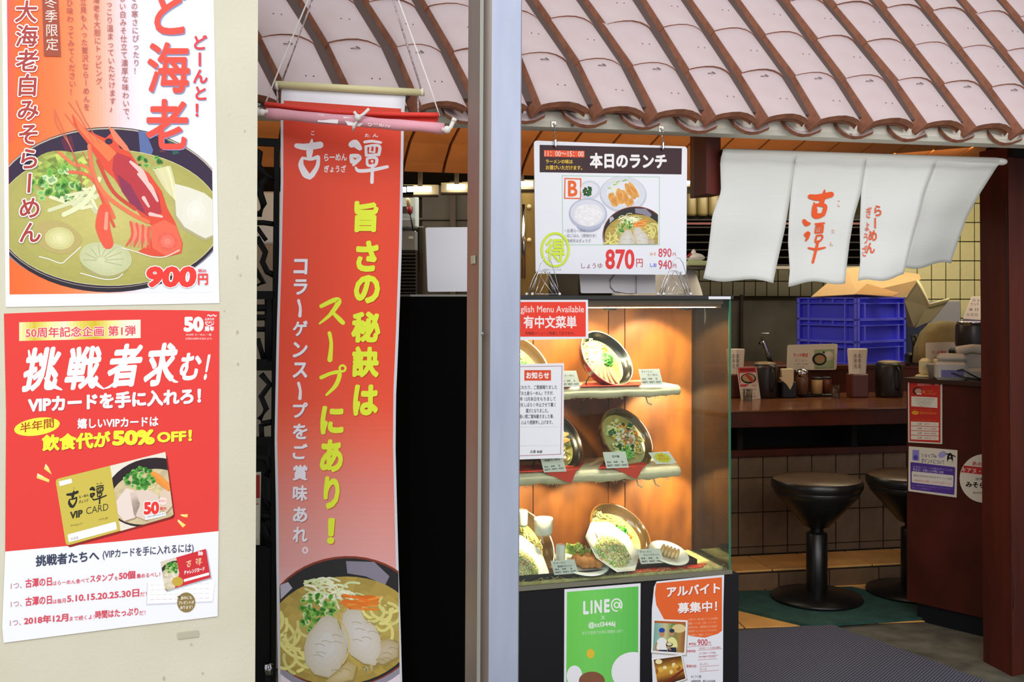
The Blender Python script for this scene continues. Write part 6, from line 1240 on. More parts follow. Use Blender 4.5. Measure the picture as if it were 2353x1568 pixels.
# condiments
t = thing('condiment_tray', 'black tray of spice jars at the middle of the counter', 'tray', Zs(1872, 912)); c = Zs(1876, 912); MB().box(c + Vector((0, .05, .008)), (.2, .12, .014), dkm, rz=sa, bev=.005).build('tray_base', t)
def jar(label, px, py, w_, h, body, lid, spoon=False, lidh=.02):
    c = Zs(px, py, CZ + .016); k = w_ / 2 / F * c.y; t = thing('spice_jar', label, 'jar', c, 'spice jars on the tray'); M = Matrix.Translation(c)
    MB().lathe([(0, 0), (k, 0), (k, h * .85), (k * .9, h * .9), (0, h * .9)], body, M, 24).build('jar_body', t); MB().lathe([(0, h * .88), (k, h * .88), (k, h * .88 + lidh), (k * .7, h * .88 + lidh * 1.4), (0, h * .88 + lidh * 1.5)], lid, M, 24).build('lid', t)
    if spoon: MB().tube([c + Vector((0, 0, h)), c + Vector((k, -.01, h + .03))], .003, chrome, 6).build('spoon_handle', t)
jar('tall spice jar with chrome lid and spoon at the left of the tray', 1843, 906, 27, .11, mat('brown_spice', '6c4e38', .2), chrome, True, .03); jar('jar of sesame seeds with a chrome lid at the middle of the tray', 1877, 905, 25, .09, mat('sesame', 'c8a870', .3), mat('dark_plastic', '16161a'), False, .01); jar('jar of dark chilli with a black lid at the right of the tray', 1899, 904, 22, .09, mat('chilli_brown', '6c3a20', .3), dkm, False, .01)
c = Zs(1900, 893); t = thing('soy_pot', 'black shiny pot with a chrome rim behind the spice jars', 'pot', c); MB().lathe([(0, 0), (.05, 0), (.058, .03), (.055, .09), (.06, .1), (.05, .102), (0, .09)], smoke, Matrix.Translation(c + Vector((0, 0, .0))), 28, sx=1.35).build('pot_body', t); MB().tube([c + Vector((.05, 0, .09)), c + Vector((.1, -.01, .105))], .006, smoke, 8).build('handle', t)
# lunch menu cards
def menu_card(label, pts, Yc, full=True):
    s_ = Sf(((pts[0][0] - CX) / F * Yc, Yc), math.degrees(sa)); t, p = poster(s_, 'menu_card', label, 'sign', pts, cream_p, 'white lunch menu cards', off=.002, th=.004); x0, y0 = pts[0]; 
    p.text('ランチ限定', x0 + 13, y0 + 14, x0 + 47, y0 + 23, 'c84c40', 1, .03); p.text('メニュー', x0 + 17, y0 + 27, x0 + 45, y0 + 34, 'a85c50', 1, .01); p.text('11:00～15:00', x0 + 16, y0 + 37, x0 + 46, y0 + 41, '908878', 1); p.text('土・日・祝', x0 + 20, y0 + 44, x0 + 38, y0 + 48, '908878', 1)
    if full:
        p.rect(x0 + 61, y0 + 6, x0 + 107, y0 + 51, '9cae84', 1, sl=-.03); p.ell(x0 + 94, y0 + 20, 12, 11, 0, 'c4c8ac', 2, 20); p.ell(x0 + 95, y0 + 17, 8, 6, 0, 'dcd8c4', 3, 16); p.ell(x0 + 73, y0 + 28, 16.5, 14.5, 0, '1e1a18', 3, 24); p.ell(x0 + 74, y0 + 28, 12, 10, 0, 'a08c60', 4, 20); p.ell(x0 + 78, y0 + 24, 5, 4, 0, 'c87850', 5, 12); p.ell(x0 + 83, y0 + 12, 2.6, 2.6, 0, '2c3c24', 5, 10); p.text('本日のランチ', x0 + 64, y0 + 46, x0 + 102, y0 + 50, '5c5448', 5)
        p.text('お得なセットです', x0 + 14, y0 + 54, x0 + 40, y0 + 57, '908878', 1)
    p.build('printed_lettering', t)
menu_card('white lunch menu card with a ramen picture, leaning below the blue crates', roundq([(1810, 793), (1925, 790), (1922, 850), (1808, 851)], 5), 6.12); menu_card('white lunch menu card leaning against the tan bag beside the register', roundq([(2128, 788), (2205, 786), (2205, 848), (2128, 846)], 4), 5.6, False)
# blue crates
def kbox0(name, label, cat, x0, y0, x1, y1, Y, dep, m):
    a, c = P(x0, y0, Y), P(x1, y1, Y); t = thing(name, label, cat, Vector(((a.x + c.x) / 2, Y, c.z))); MB().box(((a.x + c.x) / 2, Y + dep / 2, (a.z + c.z) / 2), (c.x - a.x, dep, a.z - c.z), m, bev=.006).build('body', t); return t
blue = mat('blue_plastic', '6a70ff', .4, noise=.05, scale=10, col2='6268f8'); blui = mat('blue_plastic_shaded', '4044e0', .5)  # recess shade is put into the colour: pale rails, darker panels
cc = P(1970, HY, 6.3); cc.z = 0; wr = Vector((.8, .6, 0)); wl = Vector((-.6, .8, 0)); LW, LD = .487, .435
HC = (P(1970, 678, 6.3).z - P(1970, 833, 6.3).z) / 3
zc0 = LZ + .0
for i in range(3):
    ang = math.atan2(.6, .8); z0 = zc0 + i * HC; t = thing('plastic_crate', ('bottom', 'middle', 'top')[i] + ' crate of the stack of three blue plastic crates', 'crate', cc + wr * LW / 2 + wl * LD / 2 + Vector((0, 0, z0)), 'stacked blue plastic crates')
    ctr_ = cc + wr * LW / 2 + wl * LD / 2
    b = MB()
    for sgn, ax, ln, oth, lo in ((-1, wr, LW, wl, LD), (1, wr, LW, wl, LD)):
        pass
    th = .004; e = .022
    def wall(o_, ax, ln, nrm):       # o_ = outer lower corner, ax direction, nrm outward
        b.prism([o_ - nrm * e, o_ + ax * ln - nrm * e, o_ + ax * ln - nrm * e + Vector((0, 0, HC - .002)), o_ - nrm * e + Vector((0, 0, HC - .002))], -nrm * th, blui)
        def rail(z, h, x0=0, x1=1, d=e): b.prism([o_ + ax * ln * x0 + Vector((0, 0, z)), o_ + ax * ln * x1 + Vector((0, 0, z)), o_ + ax * ln * x1 + Vector((0, 0, z + h)), o_ + ax * ln * x0 + Vector((0, 0, z + h))], -nrm * d, blue)
        rail(0, .006); rail(HC - .007, .006); rail(HC - .038, .004)
        for x in (0, .988): rail(0, HC - .003, x, x + .012)
        return rail
    r1 = wall(cc + Vector((0, 0, z0)), wr, LW, -wl)
    for x in (.15, .84): r1(0, HC - .03, x - .012, x + .012)
    r1 = wall(cc + Vector((0, 0, z0)), wl, LD, -wr)
    for x in (.2, .8): r1(0, HC - .03, x - .008, x + .008)
    for x in (.2, .4, .6, .8): r1(HC - .038, .034, x - .005, x + .005)
    wall(cc + wl * LD + Vector((0, 0, z0)), wr, LW, wl); wall(cc + wr * LW + Vector((0, 0, z0)), wl, LD, wr)
    b.build('ribbed_walls', t); b = MB(); b.box(ctr_ + Vector((0, 0, z0 + .008)), (LW - .03, LD - .03, .006), blui, rz=ang); b.build('crate_floor', t)
zt3 = zc0 + 3 * HC
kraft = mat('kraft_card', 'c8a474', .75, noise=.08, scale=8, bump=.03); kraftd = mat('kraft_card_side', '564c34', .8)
def panel(name, pts, th, m, par): b = MB(); pts = [P(*q) for q in pts]; nn = (pts[1] - pts[0]).cross(pts[2] - pts[0]).normalized(); b.prism(pts, nn * th, m); return b.build(name, par)
t = thing('cardboard_box', 'open tan cardboard box with raised flaps on top of the blue crates', 'box', P(1990, 681, 6.5))
panel('lid_flap', [(1864, 682, 6.5), (1942, 616, 6.75), (1975, 614, 6.75), (2112, 630, 6.72), (2116, 642, 6.7), (2078, 684, 6.6), (1970, 676, 6.36)], .004, kraft, t)
panel('inner_flap', [(1965, 676, 6.35), (1992, 652, 6.42), (2068, 674, 6.4), (2050, 681, 6.38)], .004, mat('kraft_dark', 'b88c58', .8), t)
t = thing('flattened_box', 'folded cardboard sheets leaning behind the blue crates next to the tiled wall', 'box', P(2130, 760, 6.2))
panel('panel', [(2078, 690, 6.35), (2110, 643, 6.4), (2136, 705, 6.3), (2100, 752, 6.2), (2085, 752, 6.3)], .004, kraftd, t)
panel('panel', [(2132, 702, 6.25), (2181, 689, 6.3), (2140, 738, 6.1), (2102, 754, 6.05)], .004, mat('olive_card', '50472c', .8), t)
b = MB(); b.tube([P(2108, 645, 6.33), P(2118, 662, 6.3), P(2135, 700, 6.22), P(2180, 688, 6.27)], .008, mat('cream_edge', 'd8cfa4', .7), 6); b.build('edge_strip', t)
t = kbox0('navy_block', 'dark navy box added for the blue-black area right of the blue crates', 'bin', 2082, 700, 2132, 838, 6.95, .2, mat('navy_dark', '1a2140', .5))  # made-up dark box filling a blue-black area
t = kbox0('grey_wall_panel', 'plain grey panel on the tiled wall behind the tan sack', 'panel', 2120, 692, 2208, 840, 7.1, .02, mat('grey_panel', '8a8890', .5))
# tan bag, black kettle, phone, cups on the register cabinet
KZ = 1.083
bagm = mat('tan_bag', '948458', .85, noise=.25, scale=14, col2='7c6c42', bump=.1)
def bagf(Y0, pts, dep, name, label, cat, m):
    b = MB(); F_ = [P(x, y, Y0) for x, y in pts]; c = sum(F_, Vector()) / len(F_); n = len(pts)
    r0 = [p_ for p_ in F_]; r1 = [c + (p_ - c) * .93 + Vector((0, -dep * .35, 0)) for p_ in F_]; r2 = [c + (p_ - c) * .6 + Vector((0, -dep * .5, 0)) for p_ in F_]; r3 = [p_ + Vector((0, dep, 0)) for p_ in F_]
    for A_, B_ in ((r3, r0), (r0, r1), (r1, r2)): b.faces(A_ + B_, [(i, (i + 1) % n, n + (i + 1) % n, n + i) for i in range(n)], m, True)
    b.faces(r2, [tuple(range(n))], m, True); b.faces(r3, [tuple(range(n))], m); o = b.build(name); o['label'] = label; o['category'] = cat; return o
bagf(5.75, [(2112, 836), (2116, 800), (2130, 765), (2150, 745), (2175, 738), (2215, 742), (2218, 836)], .1, 'tan_bag', 'rounded tan paper sack standing behind the register cabinet', 'bag', bagm)
c = P(2228, 800, 5.4); t = thing('black_kettle', 'glossy black round warmer beside the tiled wall, cut off by the pillar', 'kettle', c); MB().lathe([(0, 0), (.062, 0), (.068, .02), (.066, .11), (.06, .125), (.03, .13), (0, .13)], smoke, Matrix.Translation(c), 32).build('kettle_body', t); MB().lathe([(.058, .122), (.062, .127), (.058, .132), (0, .134)], chrome, Matrix.Translation(c), 32).build('lid_ring', t)
MB().box(c + Vector((.0, .0, -.06)), (.16, .13, .12), dkm, rz=.3, bev=.01).build('warmer_base', t)
wpl = mat('grey_white_plastic', 'b8b0a0', .35)
def k3(label, name, cat, px, py, sz, m, rz=-.6, bev=.008, dz=0):
    c = Zp(px, py, KZ + dz); b = MB(); b.box(c + Vector((0, 0, sz[2] / 2 + dz * 0)), sz, m, rz=rz, bev=bev); return c, b
c = Zp(2190, 874, KZ); t = thing('card_terminal', 'white payment terminal with a purple label on the stickered cabinet', 'terminal', c)
MB().box(c + Vector((0, .03, .04)), (.13, .1, .08), wpl, rz=-.3, bev=.012).build('terminal_body', t); MB().box(c + Vector((.01, .04, .095)), (.12, .1, .035), mat('grey_white_plastic', 'b8b0a0'), rz=-.3, bev=.014).build('terminal_head', t); MB().box(c + Vector((-.012, -.024, .03)), (.09, .004, .03), mat('purple_label', '5c5488', .4), rz=-.3).build('label_strip', t)
b = MB(); b.tube([c + Vector((.0, -.02, .04)), c + Vector((.02, -.05, .05)), c + Vector((.05, -.06, .03)), c + Vector((.09, -.06, .01)), c + Vector((.16, -.05, .006))], .0035, dkm, 6); b.tube([c + Vector((-.02, -.03, .035)), c + Vector((.03, -.055, .015)), c + Vector((.1, -.05, .004)), c + Vector((.16, -.06, .004))], .003, dkm, 6); b.build('black_cable', t)
c = Zp(2236, 872, KZ); t = thing('desk_phone', 'white desk phone half hidden by the pillar', 'phone', c); MB().box(c + Vector((.02, .02, .025)), (.17, .14, .05), wpl, rz=-.2, bev=.012).build('phone_base', t); MB().tube([c + Vector((-.06, .03, .12)), c + Vector((0, .02, .135)), c + Vector((.1, .0, .125))], .02, mat('handset', 'c8bfae', .2), 12, rs=[.024, .018, .024]).build('handset', t); MB().box(c + Vector((.02, .05, .075)), (.14, .05, .09), wpl, rz=-.2, bev=.012).build('phone_back', t)
c = Zp(2128, 866, KZ); t = thing('paper_cup_sleeve', 'cream curved napkin stand at the left corner of the stickered cabinet', 'stand', c); MB().box(c + Vector((0, .01, .045)), (.05, .06, .075), mat('cream_plastic', 'dccf9c', .4), rz=-.5, bev=.012).build('stand_body', t); MB().box(c + Vector((.01, 0, .004)), (.1, .1, .008), mat('cream_plastic', 'dccf9c'), rz=-.5, bev=.002).build('stand_foot', t); MB().box(c + Vector((.045, 0, .04)), (.02, .05, .08), mat('cream_plastic', 'dccf9c'), rz=-.2, bev=.006).build('stand_arm', t)
c = Zp(2155, 870, KZ); t = thing('white_tub', 'white tapered tub beside the payment terminal', 'tub', c); MB().lathe([(0, 0), (.028, 0), (.042, .06), (.046, .062), (.04, .064), (.026, .006), (0, .006)], wpl, Matrix.Translation(c + Vector((0, .02, 0))), 20).build('tub_body', t)
b = MB(); q = [P(2215 + 18, 682, 6.0), P(2290, 684, 6.0), P(2275, 737, 5.9), P(2215 - 1, 733, 5.9)]; b.prism(q, Vector((0, .004, .002)), mat('calendar_paper', 'cfc0b8', .6)); t = thing('wall_calendar', 'leaning white calendar sheet by the tiled wall and pillar', 'calendar', q[3].copy()); b.build('sheet', t)
sc_ = Sf((q[3].x, 5.9), 0); b = MB(); b.prism([P(2214, 733, 5.89), P(2275, 737, 5.89), P(2275, 746, 5.88), P(2211, 742, 5.88)], Vector((0, .004, 0)), mat('calendar_foot', '6c6488', .5)); b.build('foot_strip', t)
p = Print(Sf((0, 5.885), 0))
for i, (yy, c_) in enumerate(((691, '7c707c'), (700, 'b05058'), (712, '605868'), (724, '605868'))):
    p.text(('月 火', 'ランチ', '本 日', '11 12 13')[i], 2234 - i * 4, yy - 4, 2252 - i * 2, yy + 3, c_, 1, .02)
p.build('printed_lettering', t)
t = thing('desk_lamp_arm', 'dark spoon rack standing between the blue crates and the tan bag', 'rack', P(2105, 838, 5.9)); MB().tube([P(2104, 836, 5.9), P(2103, 790, 5.9), P(2100, 770, 5.9)], .018, dkm, 10, rs=[.02, .016, .018]).build('rack_stem', t); MB().box(P(2100, 826, 5.95), (.09, .06, .07), dkm, bev=.01).build('rack_base', t)

# ================================================================ kitchen behind
wtile = mat('cream_tile', 'cfc794', .3, noise=.08, scale=8, col2='bfb684', coat=.3); wgr = mat('tile_joint', '4c4630', .9)
WB = Sf(((2170 - CX) / F * 7.2, 7.2), 0); s33 = .095; s44 = .127
wt = sroot('wall_kitchen', WB.p(2170, 700)); WB0 = WB.back(.008)
b = MB(); b.prism([WB0.p(x, y) for x, y in ((2070, 380), (2330, 380), (2330, 900), (2070, 900))], Vector((0, .03, 0)), wgr); b.build('joint_bed', wt)
x0 = WB.p(2074, HY).x
for i in range(9):
    for j in range(-1, 9):
        z = WB.p(2170, 644, 0).z + s44 * (6 - j) - s44 * 1 + .0
        MB().box((x0 + s33 * (i + .5), 7.2, z - s44 * .5 + 0), (s33 - .006, .012, s44 - .006), wtile, bev=.002).build('wall_tile', wt)
FB = Sf(((1780 - CX) / F * 8.2, 8.2), 0); ft = sroot('wall_tiled_far', FB.p(1780, 700)); dtile = mat('dim_tile', 'b4aa88', .35, noise=.1, scale=8)  # same tile as the nearer wall, its dimness put into the colour
b = MB(); b.prism([FB.back(.008).p(x, y) for x, y in ((1560, 400), (2120, 400), (2120, 900), (1560, 900))], Vector((0, .03, 0)), wgr); b.build('joint_bed', ft)
x0 = FB.p(1580, HY).x; 
for i in range(22):
    for j in range(3):
        MB().box((x0 + .085 * (i + .5), 8.2, FB.p(1780, 682).z + .115 * (j + .5)), (.079, .012, .109), dtile, bev=.002).build('wall_tile', ft)
sst = mat('stainless', '48433c', .45, metal=.4, noise=.35, scale=4, col2='34312c', bump=.05); sstd = mat('stainless_dark', '4c4438', .5, metal=.4, noise=.3, scale=4)
def kbox(name, label, cat, x0, y0, x1, y1, Y, dep, m, extra=None, bev=.006):
    a, c = P(x0, y0, Y), P(x1, y1, Y); t = thing(name, label, cat, Vector(((a.x + c.x) / 2, Y, c.z)))
    MB().box(((a.x + c.x) / 2, Y + dep / 2, (a.z + c.z) / 2), (c.x - a.x, dep, a.z - c.z), m, bev=bev).build('body', t)
    return t
t = kbox('steel_backsplash', 'stainless splashback panel behind the counter, left of the blue crates', 'panel', 1600, 690, 2110, 900, 7.6, .03, mat('grey_splash', '7a7666', .4, metal=.35, noise=.25, scale=3, col2='565244'))
MB().box(P(1704, 760, 7.58), (.02, .02, .5), sst).build('seam', t)
t = kbox('steel_panelling', 'dull stainless wall panelling behind the white board, left of the steel post', 'panel', 968, 425, 1330, 900, 6.6, .03, sst); MB().box(P(1041, 560, 6.56), (.035, .05, .75), mat('dark_rust', '3c3024', .6)).build('pipe', t); MB().box(P(1010, 503, 6.585), (.5, .01, .012), sst).build('seam', t)
t = kbox('steel_column', 'narrow polished steel upright left of the white board', 'post', 961, 520, 974, 900, 5.6, .06, sst)
t = kbox('wall_appliance', 'pale blue and white kitchen appliance on the wall right of the banner', 'appliance', 900, 447, 957, 522, 5.5, .15, mat('pale_blue_enamel', 'cfe2ee', .35)); MB().box(P(925, 483, 5.49), (.1, .02, .035), mat('dark_window', '3c3a40', .3)).build('window', t); MB().box(P(925, 504, 5.48), (.13, .03, .012), mat('pale_blue_enamel', 'a8c0cc')).build('ledge', t)
t = kbox('steel_bin', 'brushed grey metal box under the pale appliance', 'box', 900, 530, 956, 577, 5.5, .15, mat('grey_enamel', '8c969c', .35, metal=.3)); MB().box(P(944, 546, 5.49), (.02, .01, .012), PAPER).build('label', t)
t = thing('slatted_vent', 'black slatted duct hanging behind the right edge of the banner', 'vent', P(925, 740, 5.45))
MB().box(P(920, 660, 5.5), (.16, .05, .36), dk).build('duct', t)
for k in range(20): MB().box(P(922, 585 + k * 8, 5.465), (.15, .02, .006), mat('slat_dark', '2c2a28', .4), bev=.001).build('slat', t)
t = thing('cream_brush', 'cream headed kitchen brush with a red collar and black handle on the wall', 'brush', P(948, 530, 5.42))
MB().tube([P(936, 455, 5.42), P(938, 462, 5.42), P(940, 476, 5.42)], .009, mat('cream_plastic', 'dccf9c'), 10, rs=[.007, .011, .01]).build('brush_head', t); MB().tube([P(940, 476, 5.42), P(942, 492, 5.42)], .012, mat('red_plastic', 'a82c30', .4), 10, rs=[.014, .008]).build('collar', t); MB().tube([P(942, 490, 5.42), P(950, 532, 5.42)], .004, dkm, 8).build('handle', t)
t = kbox('cream_cupboard', 'cream cupboard front seen low between the banner and the black cabinet', 'cupboard', 880, 728, 950, 860, 6.0, .2, mat('cream_enamel', 'a09470', .5)); MB().box(P(915, 741, 5.98), (.17, .03, .02), sst).build('rail', t)
t = kbox('gold_refrigerator', 'tall stainless refrigerator with a warm sheen behind the lunch board', 'refrigerator', 1140, 442, 1262, 800, 6.3, .25, mat('warm_steel', '9a8450', .3, metal=.7, noise=.3, scale=2, stretch=(6, 6, .2), col2='6c5a34')); MB().tube([P(1203, 470, 6.27), P(1203, 640, 6.27)], .012, chrome, 10).build('handle', t)
for y in (475, 552): MB().ball(P(1216, y, 6.27), .014, mat('knob_cream', 'c8b890', .4), seg=10, rings=6).build('knob', t)
rk = thing('plate_rack', 'dark metal rack of trays on the kitchen wall behind the white curtain', 'rack', P(1790, 620, 7.3))
MB().box(P(1780, 555, 7.45), (1.25, .02, .36), dk).build('rack_back', rk)
for k in range(7): MB().box(P(1780, 508 + k * 17, 7.35), (1.25, .2, .008), mat('rack_bar', '3a3634', .3, metal=.5), bev=.002).build('rack_shelf', rk)
MB().box(P(1780, 514, 7.26), (1.25, .01, .014), mat('rack_red', '5a2a26', .5)).build('edge_strip', rk); MB().box(P(1780, 616, 7.3), (1.25, .2, .02), mat('bright_rail', 'b0a894', .3, metal=.5)).build('bottom_rail', rk)
for k in range(5):
    px = 1588 + k * 26; c = P(px, 497, 7.4); t = thing('beige_pot', ('leftmost', 'second', 'third', 'fourth', 'rightmost')[k] + ' of five beige pots in a row on the dark rack', 'pot', c, 'beige pots on the rack'); MB().lathe([(0, 0), (.028, 0), (.036, .02), (.038, .11), (.034, .15), (.03, .152), (0, .15)], mat('beige_pot', '5e5230', .45), Matrix.Translation(c), 20).build('pot_body', t)
o = MB().box(P(1600, 616, 6.75) , (.2, .8, .012), sstd, bev=.002).build('kitchen_shelf'); o['label'] = 'dark steel kitchen shelf under the pale green tray beside the lunch board'; o['category'] = 'shelf'
t = thing('green_tray', 'pale green tray holding a crumpled white plastic bag beside the lunch board', 'tray', P(1600, 612, 6.4)); MB().box(P(1600, 606, 6.4), (.13, .12, .03), mat('pale_green', 'a8b890', .4), bev=.006).build('tray_body', t)
b = MB(); b.ball(P(1598, 592, 6.4), .045, mat('white_plastic_bag', 'dcdce0', .35), 1.1, .8, .55, seg=12, rings=8, wob=.22); b.ball(P(1594, 583, 6.4), .022, MATS['white_plastic_bag'], .7, .7, 1.2, seg=8, rings=6, wob=.2); o = b.build('plastic_bag'); o['label'] = 'crumpled white plastic bag lying in the pale green tray'; o['category'] = 'bag'
b = MB(); b.tube([P(1578, 592, 6.38), P(1588, 582, 6.38)], .006, mat('red_plastic', 'a82c30'), 8); o = b.build('red_stick'); o['label'] = 'short red plastic handle sticking out beside the white plastic bag'; o['category'] = 'handle'
# things glimpsed through the lattice screen
t = kbox('blue_panel', 'pale blue sheet glimpsed through the upper openings of the lattice screen', 'panel', 540, 440, 650, 560, 4.2, .02, mat('pale_blue_enamel', 'a8c0cc'))
t = kbox('beige_cupboard', 'beige cupboard front glimpsed through the middle openings of the lattice screen', 'cupboard', 540, 560, 650, 1540, 4.2, .1, mat('beige_enamel', 'a09884', .5))
# tap
t = thing('steel_tap', 'steel water tap in front of the splashback', 'tap', P(1752, 838, 6.6)); MB().tube([P(1770, 838, 6.6), P(1764, 812, 6.6), P(1756, 790, 6.6), P(1750, 778, 6.6), P(1746, 792, 6.6)], .012, chrome, 10).build('spout', t); MB().box(P(1758, 767, 6.6), (.05, .012, .01), chrome, bev=.003).build('lever', t); MB().tube([P(1764, 812, 6.58), P(1772, 838, 6.58)], .014, dkm, 8).build('stem', t)
# kitchen lamps
tub = mat('lamp_tube', 'fff6e0', .4, emit=7); hous = mat('lamp_housing', '4c4030', .5, metal=.3)
for i, (x0, x1, y, Y) in enumerate(((905, 933, 436, 5.0), (936, 991, 435, 5.0), (1027, 1069, 430, 5.05), (1075, 1150, 428, 5.1), (1175, 1224, 423, 5.1), (1560, 1591, 417, 5.3))):
    a, c = P(x0, y, Y), P(x1, y, Y); t = thing('kitchen_lamp', ('short lit tube lamp at the edge of the banner', 'long lit tube lamp just right of the banner', 'lit tube lamp above the white board', 'tube lamp hidden behind the steel post', 'lit tube lamp between the steel post and the lunch board', 'small lit tube lamp right of the lunch board')[i], 'lamp', (a + c) / 2, 'kitchen tube lamps')
    m_ = (a + c) / 2; MB().box((m_.x, m_.y + .05, (m_.z + 2.32) / 2), (.02, .02, 2.32 - m_.z), hous).build('hanger', t)
    MB().tube([a, c], .013, tub, 10).build('tube', t); MB().box((a + c) / 2 + Vector((0, .03, -.028)), ((c - a).length + .06, .05, .008), hous).build('housing', t); MB().box((a + c) / 2 + Vector((0, .05, .0)), ((c - a).length + .06, .01, .05), mat('reflector', 'c8bc98', .3)).build('reflector', t)

# ================================================================ people
skin = mat('skin', 'd09a7c', .5); whc = mat('white_cotton', 'f4f2ec', .8, bump=.1, bscale=60); drk = mat('dark_cloth', '22242c', .85, bump=.1, bscale=80); hair = mat('black_hair', '14110f', .5)
def skinmesh(name, joints, edges, m, parent, sub=2):
    me = bpy.data.meshes.new(name); me.from_pydata([tuple(j[0]) for j in joints], edges, []); me.materials.append(m)
    o = bpy.data.objects.new(name, me); SC.collection.objects.link(o); o.parent = parent; o.matrix_parent_inverse = PINV[parent.name]
    sk = o.modifiers.new('skin', 'SKIN'); ly = me.skin_vertices[0] if me.skin_vertices else None
    if ly is None: bpy.context.view_layer.objects.active = o
    for i, j in enumerate(joints): me.skin_vertices[0].data[i].radius = (j[1], j[2] if len(j) > 2 else j[1]); me.skin_vertices[0].data[i].use_root = (i == 0)
    ss = o.modifiers.new('sub', 'SUBSURF'); ss.levels = sub; ss.render_levels = sub; sk.use_smooth_shade = True; return o
def ensure_skin(me): 
    if not me.skin_vertices: pass
def person(label, base, J, hand_pose, shirt, pants, hatm=None, face=(0, -1, 0)):
    """J: dict of joints relative to base; one continuous skin body plus clothes as children"""
    t = thing('person', label, 'person', base); B0 = Vector(base); g = {k: B0 + Vector(v) for k, v in J.items()}
    order = [('pelvis', .125, .10), ('belly', .125, .095), ('chest', .15, .105), ('neck0', .065, .06), ('neck1', .05, .052), ('headb', .07, .08), ('headm', .082, .098), ('headt', .062, .078),
             ('shL', .062, .06), ('elL', .042, .042), ('wrL', .03, .026), ('shR', .062, .06), ('elR', .042, .042), ('wrR', .03, .026),
             ('hipL', .085, .085), ('knL', .058, .06), ('anL', .04, .042), ('toL', .035, .03), ('hipR', .085, .085), ('knR', .058, .06), ('anR', .04, .042), ('toR', .035, .03)]
    ix = {o[0]: i for i, o in enumerate(order)}
    ed = [('pelvis', 'belly'), ('belly', 'chest'), ('chest', 'neck0'), ('neck0', 'neck1'), ('neck1', 'headb'), ('headb', 'headm'), ('headm', 'headt'), ('chest', 'shL'), ('shL', 'elL'), ('elL', 'wrL'), ('chest', 'shR'), ('shR', 'elR'), ('elR', 'wrR'), ('pelvis', 'hipL'), ('hipL', 'knL'), ('knL', 'anL'), ('anL', 'toL'), ('pelvis', 'hipR'), ('hipR', 'knR'), ('knR', 'anR'), ('anR', 'toR')]
    jo = [(g[n], a, b_) for n, a, b_ in order]; e = [(ix[a], ix[b_]) for a, b_ in ed]
    for s_ in 'LR':       # palm and five fingers grow out of the wrist
        w0 = g['wr' + s_]; d = (w0 - g['el' + s_]).normalized(); up = Vector(hand_pose[s_]); side = d.cross(up).normalized(); up = side.cross(d).normalized()
        ip = len(jo); jo.append((w0 + d * .045, .03, .016)); e.append((ix['wr' + s_], ip)); ik = len(jo); jo.append((w0 + d * .075, .034, .014)); e.append((ip, ik))
        for k, (off, ln) in enumerate(((-.028, .062), (-.010, .074), (.009, .07), (.027, .056))):
            p0 = w0 + d * .09 + side * off; b0 = len(jo); jo.append((p0, .0085)); e.append((ik, b0)); p1 = p0 + d * ln * .45 - up * ln * .16; jo.append((p1, .008)); e.append((b0, b0 + 1)); jo.append((p1 + d * ln * .16 - up * ln * .42, .007)); e.append((b0 + 1, b0 + 2))
        b0 = len(jo); jo.append((w0 + d * .055 - side * .042 - up * .01, .0105)); e.append((ip, b0)); jo.append((w0 + d * .085 - side * .05 - up * .035, .0085)); e.append((b0, b0 + 1))
    skinmesh('body', jo, e, skin, t, 2)
    k = .022
    tj = ['chest', 'belly', 'pelvis', 'neck0', 'shL', 'elL', 'shR', 'elR']; r = {o[0]: o[1:] for o in order}
    tv_ = [(g[n], r[n][0] + k, r[n][1] + k) for n in tj] + [(g['elL'].lerp(g['wrL'], .9), .046, .042), (g['elR'].lerp(g['wrR'], .9), .046, .042)]
    tv_[3] = (g['neck0'] - Vector((0, 0, .015)), .07, .066)
    skinmesh('shirt', tv_, [(0, 1), (1, 2), (0, 3), (0, 4), (4, 5), (5, 8), (0, 6), (6, 7), (7, 9)], shirt, t, 2)
    lv = ['pelvis', 'hipL', 'knL', 'anL', 'hipR', 'knR', 'anR']; skinmesh('trousers', [(g[n], r[n][0] + k, r[n][1] + k) for n in lv], [(0, 1), (1, 2), (2, 3), (0, 4), (4, 5), (5, 6)], pants, t, 2)
    for s_ in 'LR': b = MB(); a_, c_ = g['an' + s_], g['to' + s_]; M = Matrix.Translation((a_ + c_) / 2 - Vector((0, 0, .02))) @ Matrix.Rotation(math.atan2(c_.y - a_.y, c_.x - a_.x), 4, 'Z'); b.ball(M.translation, .13, dkm, 1.05, .42, .38, M=M.to_3x3(), seg=14, rings=8); b.build('shoe', t)
    h = g['headm']; f_ = Vector(face).normalized(); sd = f_.cross(Vector((0, 0, 1))).normalized()
    b = MB(); b.ball(h - f_ * .012 + Vector((0, 0, .03)), .112, hatm or hair, .9, .98, .95, seg=18, rings=12); b.build('hair' if not hatm else 'cap', t)
    b = MB()
    for s_ in (-1, 1): b.ball(h + f_ * .09 + sd * s_ * .032 + Vector((0, 0, -.005)), .011, mat('eye_white', 'e8e4e0', .3), seg=8, rings=6); b.ball(h + f_ * .098 + sd * s_ * .032 + Vector((0, 0, -.005)), .006, hair, seg=8, rings=6)
    b.build('eyes', t); b = MB(); b.ball(h + f_ * .1 + Vector((0, 0, -.035)), .014, skin, .8, 1, 1.4); b.build('nose', t); b = MB(); b.ball(h + f_ * .088 + Vector((0, 0, -.068)), .022, mat('lips', 'a85c54', .5), 1 if abs(f_.y) > .5 else .5, 1 if abs(f_.x) > .5 else .5, .3); b.build('mouth', t)
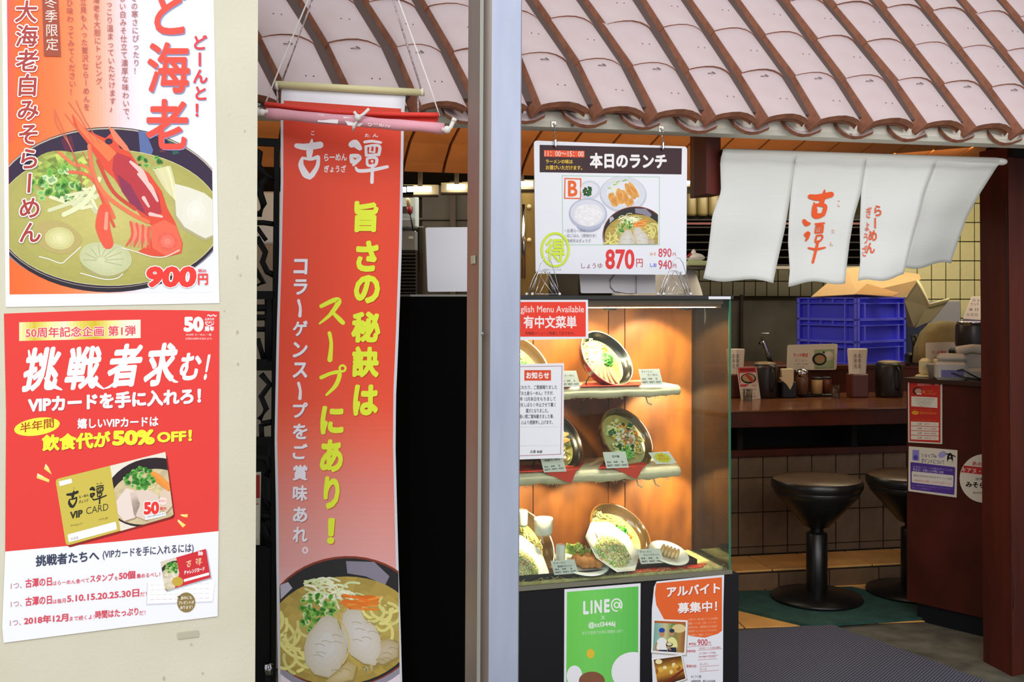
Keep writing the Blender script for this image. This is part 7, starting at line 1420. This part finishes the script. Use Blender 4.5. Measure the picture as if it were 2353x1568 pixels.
    for s_ in (-1, 1): b = MB(); b.ball(h + sd * s_ * .092 + Vector((0, 0, -.015)), .026, skin, .5 if abs(f_.y) > .5 else .8, .8 if abs(f_.y) > .5 else .5, 1.15); b.build('ear', t)
    return t
MB().box((-.2, 7.45, .05), (7, 2.1, .1), mat('kitchen_floor', '5c5850', .7)).build('platform', floor)
cx_, cy = .79, 6.98; k = cy / 6.0
cx_ = (1508 - CX) / F * cy; ZS = EYE + (HY - 622) / F * cy
K = (ZS - .1) / 1.45
def sc(d): return {n: tuple(v * K for v in p_) for n, p_ in d.items()}
person('person in a white cook coat half hidden behind the lunch board', (cx_, cy, .1), sc(dict(pelvis=(0, 0, .93), belly=(0, 0, 1.1), chest=(0, 0, 1.32), neck0=(0, 0, 1.49), neck1=(0, -.01, 1.55), headb=(0, -.02, 1.61), headm=(0, -.02, 1.68), headt=(0, -.01, 1.77), shL=(-.19, 0, 1.43), elL=(-.24, -.05, 1.14), wrL=(-.16, -.24, 1.08), shR=(.19, 0, 1.43), elR=(.25, -.04, 1.14), wrR=(.17, -.23, 1.08), hipL=(-.1, 0, .88), knL=(-.11, 0, .48), anL=(-.11, .02, .08), toL=(-.11, -.12, .035), hipR=(.1, 0, .88), knR=(.11, 0, .48), anR=(.11, .02, .08), toR=(.11, -.12, .035))), {'L': (0, 0, 1), 'R': (0, 0, 1)}, whc, drk, whc)
hp = P(921, 815, 5.9); sx = P(868, 680, 6.5).x
cu = Vector((sx, 6.5, .1)); rel = lambda v: tuple(Vector(v) - cu)
dh = dict(pelvis=(0, 0, .93), belly=(0, 0, 1.1), chest=(0, -.02, 1.32), neck0=(0, -.03, 1.47), neck1=(0, -.05, 1.53), headb=(0, -.07, 1.585), headm=(0, -.09, 1.65), headt=(0, -.08, 1.735), shL=(-.19, -.02, 1.40), elL=(-.25, -.05, 1.12), wrL=(-.17, -.28, 1.08), shR=(.17, -.05, 1.40), elR=(.22, -.28, 1.10), wrR=rel(hp), hipL=(-.1, 0, .88), knL=(-.11, 0, .48), anL=(-.11, .02, .08), toL=(-.11, -.12, .035), hipR=(.1, 0, .88), knR=(.11, 0, .48), anR=(.11, .02, .08), toR=(.11, -.12, .035))
person('person in a dark jacket reaching a hand over the counter behind the red banner', tuple(cu), dh, {'L': (0, 0, 1), 'R': (0, 0, 1)}, drk, drk)
c = Zp(930, 856, 1.058); t = thing('black_tray', 'glossy black tray on the counter edge just right of the banner', 'tray', c); MB().box(c, (.2, .2, .016), lac, bev=.004).build('tray_base', t)
